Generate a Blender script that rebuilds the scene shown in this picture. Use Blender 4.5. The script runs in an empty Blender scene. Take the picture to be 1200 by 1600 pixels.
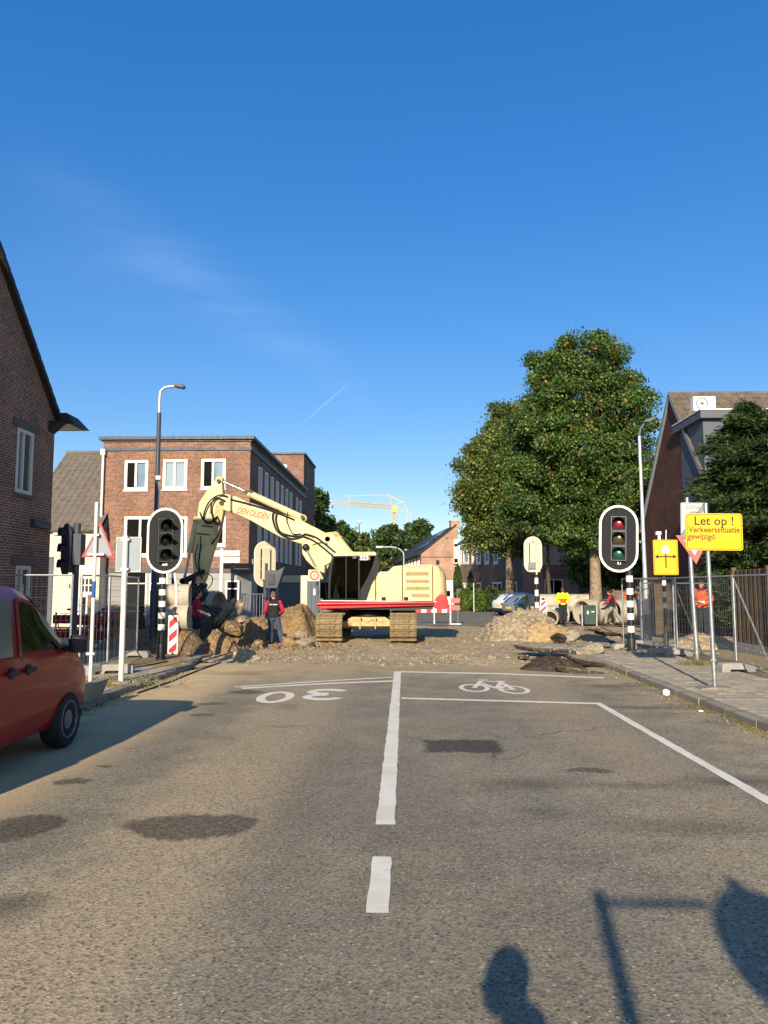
import bpy, bmesh, math, random
import numpy as np
from mathutils import Vector, Matrix, Euler, noise

R = math.radians
rnd = random.Random(7)
scene = bpy.context.scene
col = scene.collection

# ------------------------------------------------------------------ camera
CAM_H = 1.85
PITCH = math.atan(118 / 1200.0)
YAW = math.atan(35 / 1200.0 * math.cos(PITCH))
cd = bpy.data.cameras.new('camera')
cam = bpy.data.objects.new('camera', cd)
col.objects.link(cam)
cam.location = (0, 0, CAM_H)
cam.rotation_euler = (R(90) + PITCH, 0, YAW)
cd.sensor_fit = 'HORIZONTAL'
cd.sensor_width = 36
cd.lens = 36
cd.clip_start = 0.05
cd.clip_end = 3000
scene.camera = cam

# ------------------------------------------------------------------ sky, sun, exposure
SUN_EL, SUN_AZ = R(21.5), R(8.3)          # light travels towards +Y and a little +X
world = bpy.data.worlds.new('World')
scene.world = world
world.use_nodes = True
wn, wl = world.node_tree.nodes, world.node_tree.links
sky = wn.new('ShaderNodeTexSky')
sky.sky_type = 'NISHITA'
sky.sun_disc = False
sky.sun_elevation = SUN_EL
sky.sun_rotation = R(180) + SUN_AZ
sky.air_density = 1.0
sky.dust_density = 0.5
sky.ozone_density = 3.0
sky.altitude = 30
hs = wn.new('ShaderNodeHueSaturation')
hs.inputs['Saturation'].default_value = 1.74
hs.inputs['Value'].default_value = 1.54
hs.inputs['Hue'].default_value = 0.515
gm = wn.new('ShaderNodeGamma')
gm.inputs[1].default_value = 0.62
wl.new(sky.outputs[0], gm.inputs[0])
wl.new(gm.outputs[0], hs.inputs['Color'])
# a breath of high cirrus on the left and a short contrail, placed by direction only
_yc, _ys, _pc, _ps = math.cos(YAW), math.sin(YAW), math.cos(PITCH), math.sin(PITCH)


def sky_dir(px, py):
    a, b = (px - 600) / 1200.0, (800 - py) / 1200.0
    v = Vector((-_ys * _pc, _yc * _pc, _ps)) + Vector((_yc, _ys, 0)) * a + Vector((_ys * _ps, -_yc * _ps, _pc)) * b
    return v.normalized()


wtc = wn.new('ShaderNodeTexCoord')


def wm(op, a, b=0.0, clamp=False):
    x = wn.new('ShaderNodeMath')
    x.operation = op
    x.use_clamp = clamp
    for i, v in enumerate((a, b)):
        if hasattr(v, 'is_output'):
            wl.new(v, x.inputs[i])
        else:
            x.inputs[i].default_value = v
    return x.outputs[0]


def wdot(v):
    x = wn.new('ShaderNodeVectorMath')
    x.operation = 'DOT_PRODUCT'
    wl.new(wtc.outputs['Generated'], x.inputs[0])
    x.inputs[1].default_value = v
    return x.outputs['Value']


def streak(p, q, w, amp):
    a, b = sky_dir(*p), sky_dir(*q)
    n, m, L = a.cross(b).normalized(), (a + b).normalized(), (b - a).normalized()
    d = wm('DIVIDE', wdot(n), w)
    k = wm('POWER', 2.718, wm('MULTIPLY', wm('MULTIPLY', d, d), -1.0))
    e = wm('DIVIDE', wdot(L), (b - a).length * 0.62)
    k2 = wm('SUBTRACT', 1.0, wm('MULTIPLY', e, e), True)
    k3 = wm('GREATER_THAN', wdot(m), 0.0)
    return wm('MULTIPLY', wm('MULTIPLY', k, k2), wm('MULTIPLY', k3, amp))


wmap = wn.new('ShaderNodeMapping')
wmap.inputs['Rotation'].default_value = (0, R(-40), 0)
wmap.inputs['Scale'].default_value = (2.0, 3.0, 16.0)
wl.new(wtc.outputs['Generated'], wmap.inputs[0])
wno = wn.new('ShaderNodeTexNoise')
wno.inputs['Scale'].default_value = 2.4
wno.inputs['Detail'].default_value = 6
wl.new(wmap.outputs[0], wno.inputs['Vector'])
wr0 = wn.new('ShaderNodeMapRange')
wr0.inputs['From Min'].default_value = 0.15
wr0.inputs['From Max'].default_value = 0.85
wl.new(wno.outputs['Fac'], wr0.inputs[0])
cirrus = wm('MULTIPLY', wr0.outputs[0], wm('ADD', streak((60, 270), (560, 610), 0.03, 0.05), streak((20, 360), (420, 560), 0.07, 0.02)))
contrail = streak((478, 657), (541, 602), 0.0011, 0.075)
wsum = wm('ADD', cirrus, contrail, True)
wmix = wn.new('ShaderNodeMixRGB')
wmix.inputs[2].default_value = (9.0, 9.6, 10.5, 1)
wl.new(wsum, wmix.inputs[0])
wl.new(hs.outputs[0], wmix.inputs[1])
bg = wn['Background']
bg.inputs['Strength'].default_value = 0.135
wl.new(wmix.outputs[0], bg.inputs['Color'])

SD = Vector((math.sin(SUN_AZ) * math.cos(SUN_EL), math.cos(SUN_AZ) * math.cos(SUN_EL), -math.sin(SUN_EL)))
sl = bpy.data.lights.new('sun', 'SUN')
sl.energy = 5.0
sl.angle = R(0.5)
sl.color = (1.0, 0.87, 0.69)
so = bpy.data.objects.new('sun', sl)
so.rotation_euler = SD.to_track_quat('-Z', 'Y').to_euler()
so.location = (-20, -60, 40)
col.objects.link(so)
vs = scene.view_settings
scene.display_settings.display_device = 'sRGB'
vs.view_transform = 'Standard'
vs.look = 'None'
vs.exposure = 0.55
vs.gamma = 1
vs.use_curve_mapping = False

# ------------------------------------------------------------------ where a direction of view meets the ground or a given depth
_cp, _sp, _ca, _sa = math.cos(PITCH), math.sin(PITCH), math.cos(YAW), math.sin(YAW)
_fw, _rt, _up = Vector((-_sa * _cp, _ca * _cp, _sp)), Vector((_ca, _sa, 0)), Vector((_sa * _sp, -_ca * _sp, _cp))


def ray(px, py):
    return _fw + _rt * ((px - 600) / 1200.0) + _up * ((800 - py) / 1200.0)


def G(px, py, z=0.0):
    d = ray(px, py)
    t = (z - CAM_H) / d.z
    return Vector((d.x * t, d.y * t, z))


def W(px, py, Y):
    d = ray(px, py)
    t = Y / d.y
    return Vector((d.x * t, Y, CAM_H + d.z * t))


def Xat(px, Y):
    return W(px, 900, Y).x


def Zat(py, Y, px=635):
    return W(px, py, Y).z


# ------------------------------------------------------------------ materials
def lin(h):
    h = h.lstrip('#')
    o = []
    for i in (0, 2, 4):
        c = int(h[i:i + 2], 16) / 255
        o.append(c / 12.92 if c <= 0.04045 else ((c + 0.055) / 1.055) ** 2.4)
    return tuple(o)


class NT:
    """small helper to write node trees"""

    def __init__(self, name):
        self.m = bpy.data.materials.new(name)
        self.m.use_nodes = True
        self.n, self.l = self.m.node_tree.nodes, self.m.node_tree.links
        self.b = self.n['Principled BSDF']

    def node(self, t, **kw):
        x = self.n.new('ShaderNode' + t)
        for k, v in kw.items():
            setattr(x, k, v)
        return x

    def put(self, sock, v):
        if hasattr(v, 'is_output'):
            self.l.new(v, sock)
        elif isinstance(v, (tuple, list)) and len(v) == 3 and sock.type == 'RGBA':
            sock.default_value = (*v, 1)
        else:
            sock.default_value = v

    def math(self, op, a, b=0.0, c=None, clamp=False):
        x = self.node('Math', operation=op, use_clamp=clamp)
        self.put(x.inputs[0], a)
        self.put(x.inputs[1], b)
        if c is not None:
            self.put(x.inputs[2], c)
        return x.outputs[0]

    def noise(self, vec, scale, detail=4, rough=0.55):
        x = self.node('TexNoise')
        self.put(x.inputs['Scale'], scale)
        self.put(x.inputs['Detail'], detail)
        self.put(x.inputs['Roughness'], rough)
        if vec is not None:
            self.put(x.inputs['Vector'], vec)
        return x.outputs['Fac']

    def ramp(self, fac, a, b, lo=0.0, hi=1.0):
        x = self.node('MapRange', interpolation_type='SMOOTHSTEP')
        self.put(x.inputs[0], fac)
        self.put(x.inputs[1], a)
        self.put(x.inputs[2], b)
        self.put(x.inputs[3], lo)
        self.put(x.inputs[4], hi)
        return x.outputs[0]

    def mix(self, fac, a, b, mode='MIX'):
        x = self.node('MixRGB', blend_type=mode)
        self.put(x.inputs[0], fac)
        self.put(x.inputs[1], a)
        self.put(x.inputs[2], b)
        return x.outputs[0]

    def bump(self, h, strength, dist=0.01):
        x = self.node('Bump')
        self.put(x.inputs['Height'], h)
        x.inputs['Strength'].default_value = strength
        x.inputs['Distance'].default_value = dist
        self.l.new(x.outputs[0], self.b.inputs['Normal'])

    def fin(self, color, rough=0.6, metal=0.0, spec=0.5):
        self.put(self.b.inputs['Base Color'], color)
        self.put(self.b.inputs['Roughness'], rough)
        self.put(self.b.inputs['Metallic'], metal)
        self.put(self.b.inputs['Specular IOR Level'], spec)
        return self.m


def pm(name, c, rough=0.6, metal=0.0, var=0.14, scale=5.0, bump=0.0, bscale=60.0, c2=None, amt=0.5, spec=0.5, coat=0.0, rndobj=0.0):
    """plain procedural material: broken-up colour, optional second tone in patches (dirt, rust), optional bump"""
    t = NT(name)
    tc = t.node('TexCoord').outputs['Object']
    n1 = t.noise(tc, scale, 6)
    k = t.ramp(n1, 0.25, 0.75, 1 - var, 1 + var)
    col_ = t.mix(1.0, c, k, 'MULTIPLY')
    if c2 is not None:
        n2 = t.noise(tc, scale * 0.7 + 1.3, 8, 0.65)
        col_ = t.mix(t.ramp(n2, 0.62 - amt * 0.3, 0.78 - amt * 0.2), col_, c2)
    if rndobj:
        oi = t.node('ObjectInfo').outputs['Random']
        col_ = t.mix(1.0, col_, t.ramp(oi, 0, 1, 1 - rndobj, 1 + rndobj), 'MULTIPLY')
    t.fin(col_, t.ramp(n1, 0.2, 0.8, max(rough - 0.08, 0.02), min(rough + 0.1, 1)), metal, spec)
    if coat:
        t.b.inputs['Coat Weight'].default_value = coat
        t.b.inputs['Coat Roughness'].default_value = 0.06
    if bump:
        t.bump(t.noise(tc, bscale, 5, 0.6), bump, 0.01)
    return t.m


def brick_mat(name, c1, c2, mortar, w=0.215, h=0.0625, gap=0.011, soldier=False, dirt=0.25):
    t = NT(name)
    p = t.node('TexCoord').outputs['Object']
    s = t.node('SeparateXYZ')
    t.l.new(p, s.inputs[0])
    u = t.math('ADD', s.outputs[0], s.outputs[1])
    c = t.node('CombineXYZ')
    if soldier:
        t.put(c.inputs[0], s.outputs[2])
        t.put(c.inputs[1], u)
    else:
        t.put(c.inputs[0], u)
        t.put(c.inputs[1], s.outputs[2])
    b = t.node('TexBrick', offset=0.5)
    b.inputs['Scale'].default_value = 1.0
    b.inputs['Brick Width'].default_value = w
    b.inputs['Row Height'].default_value = h
    b.inputs['Mortar Size'].default_value = gap * 0.5
    b.inputs['Mortar Smooth'].default_value = 0.15
    b.inputs['Bias'].default_value = 0.0
    t.put(b.inputs['Color1'], c1)
    t.put(b.inputs['Color2'], c2)
    t.put(b.inputs['Mortar'], mortar)
    t.l.new(c.outputs[0], b.inputs['Vector'])
    big = t.noise(p, 0.6, 6)
    fine = t.noise(p, 9.0, 5)
    col_ = t.mix(1.0, b.outputs['Color'], t.ramp(big, 0.3, 0.7, 1 - dirt, 1 + dirt * 0.6), 'MULTIPLY')
    col_ = t.mix(1.0, col_, t.ramp(fine, 0.3, 0.7, 0.75, 1.2), 'MULTIPLY')
    t.fin(col_, 0.85, 0, 0.25)
    hgt = t.math('ADD', t.math('MULTIPLY', t.math('SUBTRACT', 1.0, b.outputs['Fac']), 1.0), t.math('MULTIPLY', t.noise(p, 60, 3), 0.4))
    t.bump(hgt, 0.7, 0.012)
    return t.m


M = {}
M['brick_red'] = brick_mat('dark red brick', lin('8d5d4b'), lin('714a3d'), lin('b5a893'), gap=0.014)  # dark red brick of the left house
M['brick_red_soldier'] = brick_mat('dark red soldier brick', lin('8a5545'), lin('6d4036'), lin('a89884'), soldier=True)
M['brick_orange'] = brick_mat('orange brown brick', lin('8f6450'), lin('6d483b'), lin('b8a892'))
M['brick_orange_soldier'] = brick_mat('orange brown soldier brick', lin('a06a4c'), lin('84523c'), lin('a89680'), soldier=True)
M['brick_pink'] = brick_mat('pale pink brick', lin('b48d76'), lin('a07c66'), lin('c0a892'))
M['brick_brown'] = brick_mat('dark brown brick', lin('6b483b'), lin('563a30'), lin('60524a'), gap=0.008)
M['brick_grey'] = brick_mat('grey brown brick', lin('8e7767'), lin('755f52'), lin('9c8c7c'))
M['white_render'] = pm('white painted render', lin('d2c8b0'), 0.85, var=0.07, scale=1.3, bump=0.15, bscale=30, c2=lin('c9bda6'), amt=0.2)
M['white_frame'] = pm('white window frame', lin('ece6d8'), 0.45, var=0.05)
M['cream_frame'] = pm('cream window frame', lin('cfc8b8'), 0.5, var=0.06)
M['grey_panel'] = pm('grey facing stone', lin('9a9890'), 0.7, var=0.1, scale=2, bump=0.1)
M['grey_lintel'] = pm('dark grey lintel', lin('55524e'), 0.7, var=0.12, bump=0.1)
M['dark_trim'] = pm('dark blue grey trim', lin('2c3443'), 0.5, var=0.1)
M['black_trim'] = pm('black eaves board', lin('20222a'), 0.6, var=0.15)
M['roof_dark'] = pm('dark roof tile', lin('2b2724'), 0.7, var=0.25, scale=7)
M['roof_grey'] = pm('weathered grey brown roof tile', lin('6f665a'), 0.85, var=0.18, scale=3, c2=lin('5a5348'), amt=0.35, bump=0.3, bscale=25)
M['roof_brown'] = pm('brown grey pantile', lin('62564a'), 0.9, var=0.3, scale=3, c2=lin('776a56'), amt=0.4, bump=0.3, bscale=25)
M['solar'] = pm('solar glass', lin('1b2a4a'), 0.12, var=0.15, scale=1.5, spec=0.8)
M['concrete'] = pm('pale concrete', lin('b3a994'), 0.85, var=0.14, scale=2.5, bump=0.25, bscale=35, c2=lin('8d8371'), amt=0.35)
M['concrete_foot'] = pm('grey concrete block', lin('96928a'), 0.9, var=0.15, scale=5, bump=0.3, bscale=50)
M['kerb'] = pm('kerb concrete', lin('8f8775'), 0.9, var=0.22, scale=3.2, bump=0.3, bscale=70, c2=lin('6d6350'), amt=0.5, rndobj=0.12)
M['tile'] = pm('concrete paving tile', lin('a89c83'), 0.9, var=0.16, scale=4, bump=0.25, bscale=80, c2=lin('8c7c60'), amt=0.45, rndobj=0.1)
M['galv'] = pm('galvanised steel', lin('a9adb0'), 0.42, 0.75, var=0.14, scale=9)
M['galv_dark'] = pm('dull galvanised steel', lin('6e7376'), 0.5, 0.6, var=0.16, scale=9)
M['pole_white'] = pm('white coated pole', lin('d8d6cc'), 0.5, 0.1, var=0.1, scale=7, c2=lin('a89f8c'), amt=0.15)
M['pole_light'] = pm('light grey pole', lin('c4c6c4'), 0.4, 0.45, var=0.1, scale=7)
M['pole_blue'] = pm('slate blue lamp post', lin('3b414a'), 0.55, 0.1, var=0.12, scale=3)
M['black'] = pm('black paint', lin('1a1b1d'), 0.5, var=0.25, scale=6)
M['signal_black'] = pm('charcoal signal plastic', lin('232527'), 0.7, var=0.12, scale=6, spec=0.2)
M['white_paint'] = pm('white paint', lin('e8e6dc'), 0.5, var=0.07, scale=8, c2=lin('b9b4a6'), amt=0.12)
M['cream_paint'] = pm('cream back plate', lin('c6bea2'), 0.6, var=0.06, scale=4)
M['sign_grey'] = pm('grey sign back', lin('868e92'), 0.55, 0.1, var=0.08, scale=4)
M['red_sign'] = pm('red sign sheeting', lin('c3262b'), 0.4, var=0.08)
M['red_faded'] = pm('faded red sheeting', lin('e0635a'), 0.45, var=0.06)
M['yellow_sign'] = pm('yellow sign sheeting', lin('f5c400'), 0.45, var=0.05, scale=3)
M['amber_sign'] = pm('amber sign sheeting', lin('eeb00c'), 0.45, var=0.06, scale=3)
M['print_brown'] = pm('dark brown sign print', lin('4a2410'), 0.6, var=0.15, scale=20)
M['print_faded'] = pm('half worn brown sign print', lin('714812'), 0.6, var=0.2, scale=30)
M['print_ghost'] = pm('almost worn off print', lin('d9a806'), 0.6, var=0.06, scale=30)
M['print_grey'] = pm('grey sign print', lin('7d7f80'), 0.6, var=0.1)
M['print_red'] = pm('orange red lettering', lin('d8421c'), 0.5, var=0.08)
M['lens_red'] = pm('red signal lens', lin('74142a'), 0.2, var=0.1, spec=0.7)
M['lens_amber'] = pm('unlit amber signal lens', lin('4a3a28'), 0.2, var=0.1, spec=0.7)
M['lens_green'] = pm('green signal lens', lin('0d4a46'), 0.2, var=0.1, spec=0.7)
M['lens_teal'] = pm('dark teal signal lens', lin('0d2a2a'), 0.2, var=0.1, spec=0.6)
M['lens_dark'] = pm('dark signal lens', lin('2a1719'), 0.2, var=0.1, spec=0.7)
M['cream_machine'] = pm('cream machine paint', lin('d2bf88'), 0.45, var=0.07, scale=2.2, c2=lin('a8935c'), amt=0.3, coat=0.15)
M['cream_dirty'] = pm('dirty cream machine paint', lin('b8a36c'), 0.6, var=0.2, scale=5, c2=lin('7d6a48'), amt=0.5)
M['machine_red'] = pm('red machine paint', lin('ab1420'), 0.4, var=0.1, scale=4, coat=0.2)
M['machine_dark'] = pm('dark greasy steel', lin('2a2b2a'), 0.55, 0.3, var=0.25, scale=8, c2=lin('4c4437'), amt=0.3)
M['machine_black'] = pm('black machine trim', lin('121315'), 0.5, var=0.2, scale=6, spec=0.25)
M['track'] = pm('muddy track steel', lin('8d7a56'), 0.85, 0.1, var=0.25, scale=9, bump=0.3, bscale=60, c2=lin('5a4a34'), amt=0.45, rndobj=0.14)
M['bucket'] = pm('dull bucket steel', lin('4a4a40'), 0.65, 0.25, var=0.2, scale=4, c2=lin('6e5f45'), amt=0.3, bump=0.15)
M['chrome'] = pm('bright piston rod', lin('b5b5b0'), 0.2, 0.9, var=0.05)
M['rubber'] = pm('black rubber', lin('17171a'), 0.75, var=0.2, scale=10)
M['vent'] = pm('tan louvre mesh', lin('8f7a4c'), 0.7, var=0.15, scale=12)
M['van_red'] = pm('deep red car paint', lin('8e0d0c'), 0.34, 0.0, var=0.04, scale=1.0, coat=0.3, spec=0.35)
M['plastic'] = pm('black plastic', lin('222428'), 0.55, var=0.12, scale=10)
M['wheel_grey'] = pm('grey steel wheel', lin('75787d'), 0.5, 0.2, var=0.12, scale=8)
M['car_white'] = pm('white car paint', lin('d5d8da'), 0.25, 0, var=0.03, scale=1, coat=0.6)
M['car_silver'] = pm('silver blue car paint', lin('9aa7b2'), 0.3, 0.5, var=0.04, scale=1, coat=0.6)
M['car_green'] = pm('dark green car paint', lin('20382c'), 0.3, 0.1, var=0.04, scale=1, coat=0.6)
M['tail_red'] = pm('red tail light', lin('8c1018'), 0.15, var=0.05)
M['wood_fence'] = pm('weathered brown board', lin('57472f'), 0.9, var=0.3, scale=2.5, bump=0.3, bscale=40, c2=lin('3b3227'), amt=0.4, rndobj=0.22)
M['bark'] = pm('grey brown bark', lin('8d7b66'), 0.95, var=0.3, scale=3.5, bump=0.8, bscale=22, c2=lin('5e5042'), amt=0.45)
M['bark_dark'] = pm('dark bark', lin('4a4036'), 0.95, var=0.3, scale=3.5, bump=0.8, bscale=22)
M['soil'] = None
M['skin'] = pm('skin', lin('c08c6e'), 0.55, var=0.08, scale=12)
M['hair'] = pm('dark brown hair', lin('2c1f18'), 0.7, var=0.25, scale=30)
M['hair_grey'] = pm('greying brown hair', lin('5a4c40'), 0.7, var=0.25, scale=30)
M['cloth_black'] = pm('black work cloth', lin('1d1b1c'), 0.9, var=0.2, scale=14, bump=0.25, bscale=18)
M['cloth_red'] = pm('crimson work cloth', lin('b01c38'), 0.9, var=0.15, scale=14, bump=0.25, bscale=18)
M['cloth_navy'] = pm('dark navy work cloth', lin('1d2330'), 0.9, var=0.2, scale=14, bump=0.25, bscale=18)
M['denim'] = pm('blue denim', lin('3a4a63'), 0.9, var=0.2, scale=16, bump=0.25, bscale=18)
M['cloth_grey'] = pm('grey trousers cloth', lin('8a8478'), 0.9, var=0.15, scale=14, bump=0.25, bscale=18)
M['hivis_yellow'] = pm('fluorescent yellow cloth', lin('d9ea1e'), 0.85, var=0.1, scale=10, bump=0.2, bscale=18)
M['hivis_orange'] = pm('fluorescent orange cloth', lin('ff5a2c'), 0.85, var=0.12, scale=10, bump=0.2, bscale=18)
M['reflective'] = pm('reflective grey tape', lin('d8d8d4'), 0.4, 0.2, var=0.05)
M['leather'] = pm('brown work boot leather', lin('54402c'), 0.7, var=0.2, scale=18)
M['bin_green'] = pm('dark green bin plastic', lin('22423a'), 0.45, var=0.08, scale=6)
M['orange_plastic'] = pm('orange plastic', lin('e0601c'), 0.5, var=0.08)
M['crane_yellow'] = pm('crane yellow', lin('cfa43a'), 0.5, var=0.08)
M['crane_pale'] = pm('pale crane steel', lin('cdbb82'), 0.5, var=0.08)
M['zone_white'] = pm('grey white sheeting', lin('aeb3b3'), 0.5, var=0.05, scale=5)
M['paper'] = pm('crumpled white paper', lin('e2dfd8'), 0.8, var=0.1, scale=20)
M['awning'] = pm('rust red awning', lin('8e4a3a'), 0.8, var=0.15, scale=3)
M['door_grey'] = pm('blue grey door panel', lin('68727c'), 0.6, var=0.06, scale=2)
M['wall_slate'] = pm('slate grey cladding', lin('565b63'), 0.65, var=0.08, scale=2)
M['brown_door'] = pm('brown varnished door', lin('7c5632'), 0.5, var=0.15, scale=4)
M['curtain'] = pm('pale blind', lin('8f9ba4'), 0.8, var=0.06, scale=2)
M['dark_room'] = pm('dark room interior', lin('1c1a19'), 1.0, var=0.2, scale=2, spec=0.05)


def glass_mat(name, c, rough=0.05):
    t = NT(name)
    tc = t.node('TexCoord').outputs['Object']
    t.fin(t.mix(t.ramp(t.noise(tc, 0.8, 3), 0.3, 0.7), c, tuple(x * 0.6 for x in c)), rough, 0.0, 0.9)
    t.bump(t.noise(tc, 1.2, 2), 0.03, 0.02)
    return t.m


M['glass'] = glass_mat('window glass', lin('4a5560'))
M['glass_dark'] = glass_mat('dark tinted glass', lin('101416'))
M['glass_sky'] = glass_mat('pale reflecting glass', lin('7d93a6'))
M['glass_reflect_beige'] = glass_mat('side glass with painted beige reflection', lin('8f8670'), 0.12)  # beige base colour stands in for a sunlit reflection in the panes


def cab_glass():
    t = NT('clear cab glass')
    tr = t.node('BsdfTransparent')
    tr.inputs[0].default_value = (0.42, 0.46, 0.46, 1)
    gl = t.node('BsdfGlossy')
    gl.inputs['Roughness'].default_value = 0.03
    lw = t.node('LayerWeight')
    lw.inputs[0].default_value = 0.35
    f = t.math('ADD', t.math('MULTIPLY', lw.outputs['Fresnel'], 0.08), 0.0, clamp=True)
    mx = t.node('MixShader')
    t.l.new(f, mx.inputs[0])
    t.l.new(tr.outputs[0], mx.inputs[1])
    t.l.new(gl.outputs[0], mx.inputs[2])
    t.l.new(mx.outputs[0], t.n['Material Output'].inputs[0])
    return t.m


M['glass_clear'] = cab_glass()


def leaf_mat(name, ramp, rough=0.5, turning=None):
    t = NT(name)
    g = t.node('NewGeometry')
    cr = t.node('ValToRGB')
    e = cr.color_ramp.elements
    while len(e) > 1:
        e.remove(e[-1])
    e[0].position, e[0].color = ramp[0][0], (*lin(ramp[0][1]), 1)
    for pos, h in ramp[1:]:
        x = e.new(pos)
        x.color = (*lin(h), 1)
    t.l.new(g.outputs['Random Per Island'], cr.inputs[0])
    p = t.node('TexCoord').outputs['Object']
    c = t.mix(1.0, cr.outputs[0], t.ramp(t.noise(p, 0.8, 3), 0.3, 0.7, 0.6, 1.35), 'MULTIPLY')
    if turning:
        # here and there a twig whose leaves have turned
        f = t.math('MULTIPLY', t.ramp(t.noise(p, 1.5, 2), 0.63, 0.68), t.ramp(g.outputs['Random Per Island'], 0.4, 0.5))
        c = t.mix(f, c, lin(turning))
    t.fin(c, rough, 0, 0.4)
    tr = t.node('BsdfTranslucent')
    t.put(tr.inputs[0], t.mix(1.0, c, (1.1, 1.25, 0.5), 'MULTIPLY'))
    mx = t.node('MixShader')
    mx.inputs[0].default_value = 0.36
    t.l.new(t.b.outputs[0], mx.inputs[1])
    t.l.new(tr.outputs[0], mx.inputs[2])
    t.l.new(mx.outputs[0], t.n['Material Output'].inputs[0])
    return t.m


M['leaf_main'] = leaf_mat('mid green leaf with some autumn yellow', [(0, '2c4620'), (0.35, '3f5c29'), (0.7, '587234'), (0.93, '748642'), (1.0, '929656')], 0.5, 'b9862c')
M['leaf_light'] = leaf_mat('olive green leaf', [(0, '3a4c20'), (0.4, '55692e'), (0.75, '708040'), (0.94, '8c924a'), (0.98, 'a88a3a')])
M['leaf_dark'] = leaf_mat('dark green leaf', [(0, '2b4020'), (0.5, '41592a'), (0.9, '5c7038')])
M['needle'] = leaf_mat('dark conifer needle', [(0, '1a2b18'), (0.45, '2b4022'), (0.8, '485a2c'), (1.0, '6a753c')], 0.6)
M['leaf_hedge'] = leaf_mat('bright hedge leaf', [(0, '3c5520'), (0.6, '5f7a2c'), (0.95, '7c9038')])


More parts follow.
